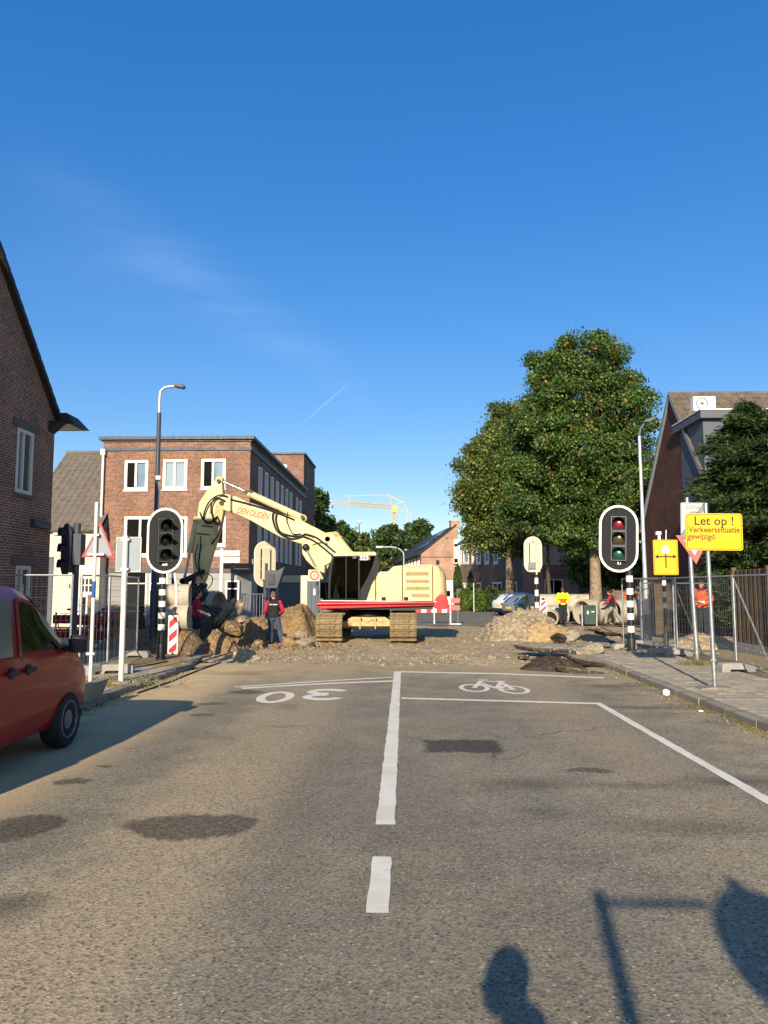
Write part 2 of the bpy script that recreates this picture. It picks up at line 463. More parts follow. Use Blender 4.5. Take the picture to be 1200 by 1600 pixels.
# ------------------------------------------------------------------ mesh builder
class MB:
    def __init__(self):
        self.v, self.f = [], []

    def add(self, vs_, fs_, mtx=None):
        o = len(self.v)
        for p in vs_:
            p = Vector(p)
            self.v.append(tuple(mtx @ p) if mtx is not None else tuple(p))
        for q in fs_:
            self.f.append(tuple(i + o for i in q))
        return self

    def box(self, x0, x1, y0, y1, z0, z1, mtx=None):
        return self.add([(x0, y0, z0), (x1, y0, z0), (x1, y1, z0), (x0, y1, z0), (x0, y0, z1), (x1, y0, z1), (x1, y1, z1), (x0, y1, z1)],
                        [(0, 3, 2, 1), (4, 5, 6, 7), (0, 1, 5, 4), (1, 2, 6, 5), (2, 3, 7, 6), (3, 0, 4, 7)], mtx)

    def cbox(self, c, s, mtx=None):
        return self.box(c[0] - s[0] / 2, c[0] + s[0] / 2, c[1] - s[1] / 2, c[1] + s[1] / 2, c[2] - s[2] / 2, c[2] + s[2] / 2, mtx)

    def beam(self, p, q, w, h, side=None):
        p, q = Vector(p), Vector(q)
        d = (q - p).normalized()
        s = Vector(side) if side else (d.cross(Vector((0, 0, 1))) if abs(d.z) < 0.98 else Vector((1, 0, 0)))
        s = (s - d * s.dot(d)).normalized()
        u = s.cross(d)
        vs_ = []
        for b in (p, q):
            for a_, c_ in ((-1, -1), (1, -1), (1, 1), (-1, 1)):
                vs_.append(b + s * (a_ * w / 2) + u * (c_ * h / 2))
        return self.add(vs_, [(0, 1, 2, 3), (7, 6, 5, 4), (0, 4, 5, 1), (1, 5, 6, 2), (2, 6, 7, 3), (3, 7, 4, 0)])

    def tube(self, pts, r, n=8, cap=True, mtx=None):
        pts = [Vector(p) for p in pts]
        k = len(pts)
        rs = r if isinstance(r, (list, tuple)) else [r] * k
        vs_, fs_ = [], []
        d0 = (pts[1] - pts[0]).normalized()
        ref = Vector((0, 0, 1)) if abs(d0.z) < 0.9 else Vector((1, 0, 0))
        s = d0.cross(ref).normalized()
        for i in range(k):
            d = (pts[min(i + 1, k - 1)] - pts[max(i - 1, 0)])
            d = d.normalized() if d.length > 1e-9 else d0
            s = (s - d * s.dot(d))
            s = s.normalized() if s.length > 1e-6 else d.orthogonal().normalized()
            u = d.cross(s)
            for j in range(n):
                a = 2 * math.pi * j / n
                vs_.append(pts[i] + (s * math.cos(a) + u * math.sin(a)) * rs[i])
        for i in range(k - 1):
            for j in range(n):
                j2 = (j + 1) % n
                fs_.append((i * n + j, i * n + j2, (i + 1) * n + j2, (i + 1) * n + j))
        if cap:
            fs_.append(tuple(range(n - 1, -1, -1)))
            fs_.append(tuple((k - 1) * n + j for j in range(n)))
        return self.add(vs_, fs_, mtx)

    def prism(self, poly, y0, y1, mtx=None):
        """poly in (x,z), extruded along y"""
        n = len(poly)
        vs_ = [(x, y0, z) for x, z in poly] + [(x, y1, z) for x, z in poly]
        fs_ = [tuple(range(n)), tuple(range(2 * n - 1, n - 1, -1))]
        for i in range(n):
            j = (i + 1) % n
            fs_.append((i, i + n, j + n, j))
        return self.add(vs_, fs_, mtx)

    def ringprism(self, outer, inner, y0, y1, mtx=None):
        n = len(outer)
        vs_ = []
        for y in (y0, y1):
            vs_ += [(x, y, z) for x, z in outer] + [(x, y, z) for x, z in inner]
        fs_ = []
        for i in range(n):
            j = (i + 1) % n
            fs_.append((i, j, n + j, n + i))
            fs_.append((2 * n + j, 2 * n + i, 3 * n + i, 3 * n + j))
            fs_.append((j, i, 2 * n + i, 2 * n + j))
            fs_.append((n + i, n + j, 3 * n + j, 3 * n + i))
        return self.add(vs_, fs_, mtx)

    def lathe(self, prof, n=16, mtx=None, closed=False):
        """prof of (r,z) turned round z"""
        k = len(prof)
        vs_, fs_ = [], []
        for r, z in prof:
            for j in range(n):
                a = 2 * math.pi * j / n
                vs_.append((r * math.cos(a), r * math.sin(a), z))
        for i in range(k if closed else k - 1):
            i2 = (i + 1) % k
            for j in range(n):
                j2 = (j + 1) % n
                fs_.append((i * n + j, i * n + j2, i2 * n + j2, i2 * n + j))
        if not closed:
            if prof[0][0] > 1e-6:
                fs_.append(tuple(range(n - 1, -1, -1)))
            if prof[-1][0] > 1e-6:
                fs_.append(tuple((k - 1) * n + j for j in range(n)))
        return self.add(vs_, fs_, mtx)

    def ball(self, c, r, n=12, m=8, sc=(1, 1, 1), mtx=None):
        prof = [(max(r * math.sin(math.pi * i / m), 1e-4), -r * math.cos(math.pi * i / m)) for i in range(m + 1)]
        t = Matrix.Translation(c) @ Matrix.Diagonal((*sc, 1))
        return self.lathe(prof, n, mtx @ t if mtx is not None else t)

    def rings(self, rr, n=14, mtx=None):
        """loft of horizontal ellipses: (cx,cy,cz,rx,ry)"""
        vs_, fs_ = [], []
        for cx, cy, cz, rx, ry in rr:
            for j in range(n):
                a = 2 * math.pi * j / n
                vs_.append((cx + rx * math.cos(a), cy + ry * math.sin(a), cz))
        k = len(rr)
        for i in range(k - 1):
            for j in range(n):
                j2 = (j + 1) % n
                fs_.append((i * n + j, i * n + j2, (i + 1) * n + j2, (i + 1) * n + j))
        fs_.append(tuple(range(n - 1, -1, -1)))
        fs_.append(tuple((k - 1) * n + j for j in range(n)))
        return self.add(vs_, fs_, mtx)

    def mesh(self, name):
        me = bpy.data.meshes.new(name)
        me.from_pydata(self.v, [], self.f)
        return me

    def build(self, name, mat, parent=None, smooth=False, bevel=0.0, seg=2, fix=True, label=None, kind=None):
        me = self.mesh(name)
        if fix and len(self.f) < 30000:
            bm = bmesh.new()
            bm.from_mesh(me)
            bmesh.ops.remove_doubles(bm, verts=bm.verts, dist=1e-5)
            bmesh.ops.recalc_face_normals(bm, faces=bm.faces)
            bm.to_mesh(me)
            bm.free()
        me.materials.append(mat)
        if smooth:
            me.shade_smooth()
            try:
                me.set_sharp_from_angle(angle=R(40))
            except Exception:
                pass
        o = bpy.data.objects.new(name, me)
        col.objects.link(o)
        if parent is not None:
            o.parent = parent
        if bevel:
            b = o.modifiers.new('edge', 'BEVEL')
            b.width = bevel
            b.segments = seg
            b.limit_method = 'ANGLE'
            b.angle_limit = R(35)
        if label:
            o['label'] = label
        if kind:
            o['kind'] = kind
        return o


def tag(o, label, cat, group=None):
    o['label'] = label
    o['category'] = cat
    if group:
        o['group'] = group
    return o


def thing(name, label, cat, loc=(0, 0, 0), rz=0.0, group=None):
    o = bpy.data.objects.new(name, None)
    o.empty_display_size = 0.2
    col.objects.link(o)
    o.location = loc
    o.rotation_euler = (0, 0, rz)
    return tag(o, label, cat, group)


def struct(o):
    o['kind'] = 'structure'
    return o


def dup(root, loc, rz=None, label=None):
    r = root.copy()
    col.objects.link(r)
    r.location = loc
    if rz is not None:
        r.rotation_euler = (0, 0, rz)
    if label:
        r['label'] = label
    for ch in list(root.children):
        c = ch.copy()
        col.objects.link(c)
        c.parent = r
        for g in list(ch.children):
            d = g.copy()
            col.objects.link(d)
            d.parent = c
    return r


def text(name, s, size, mat, parent, loc, rot=(R(90), 0, 0), shear=0.0, align='CENTER', sx=1.0, ext=0.0015, off=0.0):
    cu = bpy.data.curves.new(name, 'FONT')
    cu.body = s
    cu.size = size
    cu.align_x = align
    cu.align_y = 'CENTER'
    cu.shear = shear
    cu.extrude = ext
    cu.offset = off
    cu.resolution_u = 3
    ob = bpy.data.objects.new(name, cu)
    col.objects.link(ob)
    me = bpy.data.meshes.new_from_object(ob.evaluated_get(bpy.context.evaluated_depsgraph_get()))
    bpy.data.objects.remove(ob)
    bpy.data.curves.remove(cu)
    me.materials.clear()
    me.materials.append(mat)
    o = bpy.data.objects.new(name, me)
    col.objects.link(o)
    o.parent = parent
    o.location = loc
    o.rotation_euler = rot
    o.scale = (sx, 1, 1)
    return o


def cut(o, cutters):
    """take solids out of a mesh for good"""
    for c in cutters:
        me = c.mesh('cutter')
        bm = bmesh.new()
        bm.from_mesh(me)
        bmesh.ops.recalc_face_normals(bm, faces=bm.faces)
        bm.to_mesh(me)
        bm.free()
        k = bpy.data.objects.new('cutter', me)
        col.objects.link(k)
        b = o.modifiers.new('cut', 'BOOLEAN')
        b.object = k
        b.solver = 'EXACT'
        bpy.context.view_layer.update()
        new = bpy.data.meshes.new_from_object(o.evaluated_get(bpy.context.evaluated_depsgraph_get()))
        o.modifiers.remove(b)
        o.data = new
        bpy.data.objects.remove(k)


def nz(x, y, z=0.0):
    return noise.noise((x, y, z))


def fbm(x, y, z=0.0, o=4):
    s, a = 0.0, 1.0
    for _ in range(o):
        s += a * noise.noise((x, y, z))
        x, y, z, a = x * 2.03 + 7, y * 2.03 + 3, z * 2.03, a * 0.5
    return s
# ------------------------------------------------------------------ ground, road, pavements
KL, KR = -4.9, 4.6            # faces of the kerbs
ROAD_END = 18.6               # beyond this the asphalt has been broken out


def ell(t, pos, cx, cy, rx, ry, soft=0.35, rot=0.0, square=False):
    """mask of a stain on the ground: 1 inside, with a broken edge"""
    m = t.node('Mapping')
    m.vector_type = 'TEXTURE'
    m.inputs['Location'].default_value = (cx, cy, 0)
    m.inputs['Rotation'].default_value = (0, 0, rot)
    m.inputs['Scale'].default_value = (rx, ry, 1000)
    t.l.new(pos, m.inputs[0])
    ln = t.node('VectorMath', operation='LENGTH')
    t.l.new(m.outputs[0], ln.inputs[0])
    if square:
        s = t.node('SeparateXYZ')
        t.l.new(m.outputs[0], s.inputs[0])
        return t.ramp(t.math('MAXIMUM', t.math('ABSOLUTE', s.outputs[0]), t.math('ABSOLUTE', s.outputs[1])), 1 - soft, 1 + soft * 0.4, 1.0, 0.0)
    return t.ramp(ln.outputs['Value'], 1 - soft, 1 + soft * 0.4, 1.0, 0.0)


def road_material():
    t = NT('worn dusty asphalt')
    g = t.node('NewGeometry').outputs['Position']
    s = t.node('SeparateXYZ')
    t.l.new(g, s.inputs[0])
    X, Y = s.outputs[0], s.outputs[1]
    big = t.noise(g, 0.35, 6, 0.6)
    mid = t.noise(g, 1.7, 6, 0.62)
    fine = t.noise(g, 22, 4, 0.6)
    wob = t.node('TexNoise')
    wob.inputs['Scale'].default_value = 1.6
    wob.inputs['Detail'].default_value = 5
    t.l.new(g, wob.inputs['Vector'])
    off = t.node('VectorMath', operation='MULTIPLY_ADD')
    t.l.new(wob.outputs['Color'], off.inputs[0])
    off.inputs[1].default_value = (0.36, 0.36, 0)
    t.l.new(g, off.inputs[2])
    sh = t.node('VectorMath', operation='SUBTRACT')
    t.l.new(off.outputs[0], sh.inputs[0])
    sh.inputs[1].default_value = (0.18, 0.18, 0)
    wob2 = t.node('TexNoise')
    wob2.inputs['Scale'].default_value = 9
    wob2.inputs['Detail'].default_value = 6
    wob2.inputs['Roughness'].default_value = 0.7
    t.l.new(g, wob2.inputs['Vector'])
    sh2 = t.node('VectorMath', operation='MULTIPLY_ADD')
    t.l.new(wob2.outputs['Color'], sh2.inputs[0])
    sh2.inputs[1].default_value = (0.3, 0.3, 0)
    t.l.new(sh.outputs[0], sh2.inputs[2])
    sh3 = t.node('VectorMath', operation='SUBTRACT')
    t.l.new(sh2.outputs[0], sh3.inputs[0])
    sh3.inputs[1].default_value = (0.15, 0.15, 0)
    P = sh3.outputs[0]
    # stones in the binder
    v = t.node('TexVoronoi', feature='F1')
    v.inputs['Scale'].default_value = 68
    t.l.new(g, v.inputs['Vector'])
    sv = t.node('SeparateColor')
    t.l.new(v.outputs['Color'], sv.inputs[0])
    stone = t.ramp(sv.outputs[0], 0.0, 1.0, 0.72, 1.26)
    v2 = t.node('TexVoronoi', feature='F1')
    v2.inputs['Scale'].default_value = 42
    t.l.new(g, v2.inputs['Vector'])
    sv2 = t.node('SeparateColor')
    t.l.new(v2.outputs['Color'], sv2.inputs[0])
    speck = t.math('MULTIPLY', t.ramp(sv2.outputs[1], 0.87, 0.93), t.ramp(v2.outputs['Distance'], 0.28, 0.42, 1, 0))
    dark = t.math('MULTIPLY', t.ramp(sv2.outputs[2], 0.82, 0.9), t.ramp(v2.outputs['Distance'], 0.3, 0.5, 1, 0))
    base = t.mix(t.ramp(big, 0.3, 0.7), lin('7f7663'), lin('8e836b'))
    base = t.mix(1.0, base, t.ramp(mid, 0.25, 0.75, 0.86, 1.12), 'MULTIPLY')
    # dust carried by the tyres: full sand by the left kerb, a dry band in the left lane, thin dust by the right kerb
    xw = t.math('ADD', X, t.math('MULTIPLY', t.math('SUBTRACT', mid, 0.5), 1.3))
    kerb_sand = t.ramp(xw, -3.95, -2.85, 1.0, 0.0)
    front = t.math('MULTIPLY', t.ramp(t.math('ADD', Y, t.math('MULTIPLY', t.math('SUBTRACT', mid, 0.5), 6)), 12.0, 18.0), t.ramp(xw, -4.0, -1.5, 1.0, 0.25))
    kerb_sand = t.math('MAXIMUM', kerb_sand, t.math('MULTIPLY', front, 0.8))
    band = t.math('MULTIPLY', t.ramp(xw, -2.7, -2.0), t.ramp(xw, -1.5, -0.75, 1, 0))
    band = t.math('MULTIPLY', band, t.ramp(Y, 3, 14, 0.75, 0.5))
    rdust = t.math('MULTIPLY', t.ramp(xw, 3.2, 4.3), 0.5)
    rdust = t.math('MULTIPLY', rdust, t.ramp(mid, 0.35, 0.6))
    r2 = t.math('MULTIPLY', t.math('MULTIPLY', t.ramp(xw, 1.3, 2.2), t.ramp(xw, 2.6, 3.2, 1, 0)), 0.32)
    base = t.mix(t.math('MAXIMUM', band, t.math('MAXIMUM', rdust, r2)), base, lin('b09b77'))
    end = t.math('MULTIPLY', t.ramp(t.math('ADD', Y, t.math('MULTIPLY', t.math('SUBTRACT', mid, 0.5), 5)), 15.6, 18.6), t.ramp(mid, 0.3, 0.55, 0.35, 0.95))
    base = t.mix(end, base, lin('a3906c'))
    col_ = t.mix(1.0, base, stone, 'MULTIPLY')
    col_ = t.mix(t.math('MULTIPLY', speck, 0.75), col_, lin('c9bda2'))
    col_ = t.mix(t.math('MULTIPLY', dark, 0.6), col_, lin('3a332a'))
    sand = t.mix(t.ramp(fine, 0.3, 0.7), lin('c2a678'), lin('d3b98c'))
    sand = t.mix(1.0, sand, t.ramp(mid, 0.3, 0.7, 0.85, 1.1), 'MULTIPLY')
    col_ = t.mix(t.math('MULTIPLY', kerb_sand, 0.92), col_, sand)
    # damp spots, oil and patches (px on the photograph -> place on the road)
    st = [((298, 1291), .58, .33, .66, .2), ((820, 1226), .45, .34, .42, .9), ((1000, 1228), .8, .2, .36, .9), ((920, 1204), .32, .1, .6, .3),
          ((850, 1272), .32, .2, .36, .9), ((1090, 1292), .7, .3, .42, .9), ((110, 1223), .2, .12, .6, .25), ((166, 1197), .11, .09, .55, .25),
          ((36, 1292), .27, .36, .62, .25), ((5, 1415), .3, .2, .45, .8), ((385, 1081), .36, .26, .6, .4), ((328, 1100), .3, .15, .6, .3), ((345, 1085), .22, .1, .3, .5),
          ((318, 1117), .2, .1, .55, .3), ((450, 1105), .2, .4, .3, .9), ((445, 1134), .3, .1, .3, .6), ((375, 1052), .8, .5, .3, .7),
          ((720, 1072), 1.2, .5, .12, .9), ((1100, 1105), .8, .35, .45, .8), ((1150, 1220), .7, .25, .45, .8), ((990, 1105), .7, .22, .36, .8), ((960, 1072), .8, .3, .42, .8),
          ((640, 1290), .5, 3.0, .14, .95), ((470, 1250), .5, 2.8, .16, .95), ((750, 1420), .5, 2.2, .12, .95)]
    k = None
    for (p, rx, ry, a, soft) in st:
        c = G(*p)
        e = t.math('MULTIPLY', ell(t, P, c.x, c.y, rx, ry, soft), a)
        k = e if k is None else t.math('MAXIMUM', k, e)
    k = t.math('MULTIPLY', k, t.ramp(fine, 0.25, 0.65, 0.7, 1.15))
    col_ = t.mix(k, col_, lin('2e251b'))
    # repaired patch, bluish and rough
    c = G(722, 1166)
    pa = ell(t, P, c.x, c.y, .46, .36, .2, 0, True)
    col_ = t.mix(t.math('MULTIPLY', pa, t.ramp(fine, 0.2, 0.6, 0.45, 0.85)), col_, lin('2b2927'))
    # cracks
    for a, b in (((780, 1157), (985, 1131)), ((760, 1191), (840, 1175)), ((762, 1164), (770, 1192)), ((770, 1146), (790, 1160))):
        a, b = G(*a), G(*b)
        mx = (a + b) / 2
        e = ell(t, P, mx.x, mx.y, (b - a).length / 2, .014, .5, math.atan2(b.y - a.y, b.x - a.x))
        col_ = t.mix(t.math('MULTIPLY', e, 0.8), col_, lin('2a241d'))
    rough = t.ramp(k, 0.0, 0.6, 0.88, 0.7)
    t.fin(col_, rough, 0, 0.3)
    h = t.math('ADD', t.math('MULTIPLY', v.outputs['Distance'], 0.6), t.math('MULTIPLY', fine, 0.4))
    t.bump(h, 0.4, 0.008)
    return t.m


def earth_material(name, a, b, white=0.25):
    t = NT(name)
    g = t.node('NewGeometry').outputs['Position']
    n1 = t.noise(g, 0.8, 8, 0.65)
    n2 = t.noise(g, 6, 6, 0.65)
    v = t.node('TexVoronoi', feature='F1')
    v.inputs['Scale'].default_value = 16
    t.l.new(g, v.inputs['Vector'])
    s = t.node('SeparateColor')
    t.l.new(v.outputs['Color'], s.inputs[0])
    c = t.mix(t.ramp(n1, 0.35, 0.65), a, b)
    c = t.mix(1.0, c, t.ramp(n2, 0.3, 0.7, 0.7, 1.25), 'MULTIPLY')
    chip = t.math('MULTIPLY', t.ramp(s.outputs[0], 0.72, 0.8), t.ramp(n1, 0.42, 0.6))
    c = t.mix(t.math('MULTIPLY', chip, white), c, lin('d2c8b2'))
    t.fin(c, 0.95, 0, 0.2)
    t.bump(t.math('ADD', n2, t.math('MULTIPLY', v.outputs['Distance'], 0.8)), 0.8, 0.05)
    return t.m


M['soil'] = earth_material('brown dug soil', lin('8e7552'), lin('735d42'), 0.22)
M['sand'] = earth_material('yellow sand', lin('b89d70'), lin('a38960'), 0.1)
M['dirt'] = earth_material('tan rubble dirt', lin('b8a380'), lin('9e8865'), 0.55)
M['rubble'] = earth_material('grey broken rubble', lin('a09179'), lin('84765f'), 0.5)
M['dark_soil'] = earth_material('dark asphalt crumbs', lin('4a4034'), lin('3a332a'), 0.05)
M['asphalt_lump'] = earth_material('broken asphalt', lin('8f8370'), lin('a4967d'), 0.25)
M['asphalt_edge'] = earth_material('broken asphalt underside', lin('3a342c'), lin('54493c'), 0.35)
M['far_asphalt'] = earth_material('far street asphalt', lin('77706a'), lin('857d72'), 0.1)
M['paved'] = earth_material('sandy paving', lin('9a8561'), lin('8a7958'), 0.2)
M['lawn'] = earth_material('dull grass and soil', lin('6d6a48'), lin('7a6f52'), 0.0)


def paint_mat():
    t = NT('worn white road paint')
    g = t.node('NewGeometry').outputs['Position']
    n1 = t.noise(g, 3.0, 6, 0.65)
    n2 = t.noise(g, 38, 4, 0.7)
    w = t.ramp(t.math('ADD', t.math('MULTIPLY', n1, 0.55), t.math('MULTIPLY', n2, 0.55)), 0.64, 0.76)
    c = t.mix(t.math('MULTIPLY', w, 0.8), t.mix(t.ramp(n1, 0.3, 0.7), lin('d6ccb4'), lin('e6dfcd')), lin('857964'))
    t.fin(c, 0.75, 0, 0.3)
    t.bump(n2, 0.3, 0.004)
    return t.m


M['road_paint'] = paint_mat()
M['road'] = road_material()

g_ = MB()
g_.add([(-900, -300, -0.16), (900, -300, -0.16), (900, 1500, -0.16), (-900, 1500, -0.16)], [(0, 1, 2, 3)])
struct(g_.build('ground', M['lawn']))

# the carriageway, its far end broken off unevenly
edge = []
n_e = 46
for i in range(n_e + 1):
    x = KL - 1.6 + (KR + 0.1 - KL + 1.6) * i / n_e
    edge.append((x, ROAD_END + 0.5 * fbm(x * 0.7, 3.3) + 0.16 * fbm(x * 4, 9.1) + (0.25 if x < -1 else -0.2)))
rb = MB()
vs_ = [(KL - 1.6, -40, 0), (KR + 0.1, -40, 0)] + [(x, y, 0) for x, y in reversed(edge)]
low = [(x, y, z - 0.11) for x, y, z in vs_]
n_ = len(vs_)
rb.add(vs_ + low, [tuple(range(n_))] + [(i, i + n_, (i + 1) % n_ + n_, (i + 1) % n_) for i in range(n_)])
road = struct(rb.build('road', M['road']))


def strip(name, pts, w, jit=0.006, z=0.004):
    """a painted line along ground points, with a slightly uneven edge"""
    m = MB()
    z += 0.0004 * len(road.children)
    P_ = [Vector((p[0], p[1], 0)) for p in pts]
    fine = []
    for a, b in zip(P_[:-1], P_[1:]):
        k = max(2, int((b - a).length / 0.12))
        for i in range(k):
            fine.append(a.lerp(b, i / k))
    fine.append(P_[-1])
    L, Rr = [], []
    for i, p in enumerate(fine):
        d0 = (fine[i] - fine[max(i - 1, 0)])
        d1 = (fine[min(i + 1, len(fine) - 1)] - fine[i])
        d0 = d0.normalized() if d0.length > 1e-6 else d1.normalized()
        d1 = d1.normalized() if d1.length > 1e-6 else d0
        tdir = (d0 + d1).normalized()
        nn = Vector((-tdir.y, tdir.x, 0)) / max(0.4, tdir.dot(d0))
        L.append(p + nn * (w / 2 + rnd.uniform(-jit, jit)))
        Rr.append(p - nn * (w / 2 + rnd.uniform(-jit, jit)))
    k = len(fine)
    m.add([(q.x, q.y, z) for q in L] + [(q.x, q.y, z) for q in Rr], [(i, i + k, i + k + 1, i + 1) for i in range(k - 1)])
    return m.build(name, M['road_paint'], road, fix=False)


def gmid(a, b):
    return G(*a).lerp(G(*b), 0.5)


strip('lane_line', [(-0.17, 4.58), (-0.175, 5.50)], 0.135)
strip('lane_line', [(-0.17, 6.22), (-0.2, 17.25)], 0.15)
strip('lane_line', [(-0.16, 1.2), (-0.165, 3.0)], 0.135)
strip('stop_line', [G(626, 1050), G(780, 1053), G(944, 1059.5)], 0.24)
strip('stop_line', [(-0.09, 13.12), G(780, 1095.5), G(938, 1100)], 0.17)
strip('lane_line', [(3.06, 12.7), (3.14, 7.0), (3.17, 2.0)], 0.12)
strip('lane_line', [G(615, 1058.5), G(500, 1065), G(367, 1074)], 0.13)
strip('lane_line', [G(615, 1064.5), G(500, 1069), G(378, 1076)], 0.2)
# bicycle symbol, drawn long so that it reads from a saddle
bs = MB()      # laid a little above the lines


def ring_on(m, c, rx, ry, w, z=0.0046, a0=0, a1=2 * math.pi, n=28):
    vs2, fs2 = [], []
    for i in range(n + 1):
        a = a0 + (a1 - a0) * i / n
        for k in (1, -1):
            vs2.append((c[0] + (rx + k * w / 2) * math.cos(a), c[1] + (ry + k * w * 1.6 / 2) * math.sin(a), z))
    for i in range(n):
        fs2.append((2 * i, 2 * i + 1, 2 * i + 3, 2 * i + 2))
    m.add(vs2, fs2)


def line_on(m, a, b, w, z):
    a, b = Vector((a[0], a[1], 0)), Vector((b[0], b[1], 0))
    d = (b - a).normalized()
    nn = Vector((-d.y, d.x, 0)) * w / 2
    m.add([(*(a + nn).xy, z), (*(a - nn).xy, z), (*(b - nn).xy, z), (*(b + nn).xy, z)], [(0, 1, 2, 3)])


wl_, wr_ = G(741, 1075), G(803, 1078)
ring_on(bs, wl_, .24, .5, .085)
ring_on(bs, wr_, .24, .5, .085)
for i, (a, b) in enumerate((((741, 1075), (752, 1064)), ((752, 1064), (782, 1066)), ((752, 1068), (776, 1076)), ((776, 1076), (784, 1065)), ((776, 1077), (803, 1078)), ((803, 1078), (785, 1068)),
                            ((748, 1062.5), (762, 1063)), ((776, 1064.5), (791, 1065.5)))):
    line_on(bs, G(*a), G(*b), .1, 0.005 + i * 0.0004)
bs.build('bicycle_symbol', M['road_paint'], road, fix=False)
# the 30 of the other direction, upside down from here
nb = MB()
ring_on(nb, (-2.22, 13.2), .235, .58, .15)
nb.build('speed_number', M['road_paint'], road, fix=False)
nb = MB()
cx3, y3 = -1.41, 13.55                     # read from the far side: open towards our right-hand side turned about
ring_on(nb, (cx3, y3 + .33), .28, .26, .16, a0=R(-100), a1=R(165))
ring_on(nb, (cx3, y3 - .33), .28, .26, .16, z=0.0052, a0=R(-165), a1=R(100))
nb.v = [(2 * cx3 - x, y, z) for x, y, z in nb.v]
nb.build('speed_number', M['road_paint'], road, fix=False)

# ------------------------------------------------------------------ the broken out crossing
def zdirt(x, y):
    z = -0.055 + 0.06 * fbm(x * 0.33, y * 0.33, 1.0) + 0.025 * fbm(x * 1.7, y * 1.7, 4.0)
    z += 0.03 * max(0, fbm(x * 5, y * 5, 8.0, 2))
    return min(z, 0.07)


def grid(name, x0, x1, nx, y0, y1, ny, fz, mat):
    xs, ys = np.linspace(x0, x1, nx), np.linspace(y0, y1, ny)
    v = [(float(x), float(y), fz(float(x), float(y))) for y in ys for x in xs]
    f = [(j * nx + i, j * nx + i + 1, (j + 1) * nx + i + 1, (j + 1) * nx + i) for j in range(ny - 1) for i in range(nx - 1)]
    m = MB()
    m.v, m.f = v, f
    return m.build(name, mat, smooth=True, fix=False)


struct(grid('dug_ground', -22, 22, 300, 17.6, 39, 190, zdirt, M['dirt']))
fr = MB()
fr.add([(-7, 38, -0.02), (14, 38, -0.02), (14, 76, -0.02), (3, 90, -0.02), (1.2, 300, -0.02), (-7, 300, -0.02)], [(0, 1, 2, 3, 4, 5)])
struct(fr.build('far_street', M['far_asphalt']))


def paving_mat():
    t = NT('concrete paving in running bond')
    g = t.node('NewGeometry').outputs['Position']
    b = t.node('TexBrick', offset=0.5)
    b.inputs['Scale'].default_value = 1
    b.inputs['Brick Width'].default_value = 0.3
    b.inputs['Row Height'].default_value = 0.3
    b.inputs['Mortar Size'].default_value = 0.004
    t.put(b.inputs['Color1'], lin('a3977e'))
    t.put(b.inputs['Color2'], lin('92866c'))
    t.put(b.inputs['Mortar'], lin('5f543f'))
    t.l.new(g, b.inputs['Vector'])
    n1 = t.noise(g, 0.9, 7, 0.65)
    n2 = t.noise(g, 14, 5, 0.6)
    c = t.mix(t.ramp(n1, 0.4, 0.62), b.outputs['Color'], lin('a08a5f'))
    c = t.mix(1.0, c, t.ramp(n2, 0.3, 0.7, 0.8, 1.15), 'MULTIPLY')
    t.fin(c, 0.92, 0, 0.2)
    t.bump(t.math('ADD', t.math('MULTIPLY', b.outputs['Fac'], -1.0), n2), 0.4, 0.01)
    return t.m


M['paving'] = paving_mat()
M['sandy_paving'] = earth_material('paving under blown sand', lin('ad9160'), lin('9b8460'), 0.05)

# right pavement: slab, single tiles near, kerb stones
pb = MB()
pb.box(KR + 0.16, 14, -20, 22.2, -0.12, 0.105)
right_pave = struct(pb.build('right_pavement', M['paving']))
tm = MB()
tm.cbox((0, 0, 0), (0.294, 0.294, 0.05))
tile0 = tm.build('paving_tile', M['tile'], right_pave, bevel=0.004, seg=1)
first = True
cnt = 0
for j in range(42):
    for i in range(7):
        x = KR + 0.17 + 0.3 * i + 0.15 + (0.0 if j % 2 else 0.0)
        y = 9.15 + 0.3 * j
        o = tile0 if first else tile0.copy()
        if not first:
            col.objects.link(o)
        first = False
        o.location = (x, y, 0.098 + rnd.uniform(-0.003, 0.004))
        o.rotation_euler = (rnd.uniform(-.007, .007), rnd.uniform(-.007, .007), rnd.uniform(-.012, .012))
        cnt += 1
km = MB()
km.prism([(-0.075, -0.14), (0.075, -0.14), (0.075, 0.118), (-0.05, 0.118), (-0.068, 0.1)], -0.497, 0.497)
kerb0 = km.build('kerb_stone', M['kerb'], right_pave, bevel=0.006, seg=2)
for i in range(19):
    o = kerb0 if i == 0 else kerb0.copy()
    if i:
        col.objects.link(o)
    o.location = (KR + 0.075 + rnd.uniform(-.008, .008), 2.0 + i * 1.0, rnd.uniform(-.006, .006))
    o.rotation_euler = (rnd.uniform(-.006, .006), 0, rnd.uniform(-.01, .01))
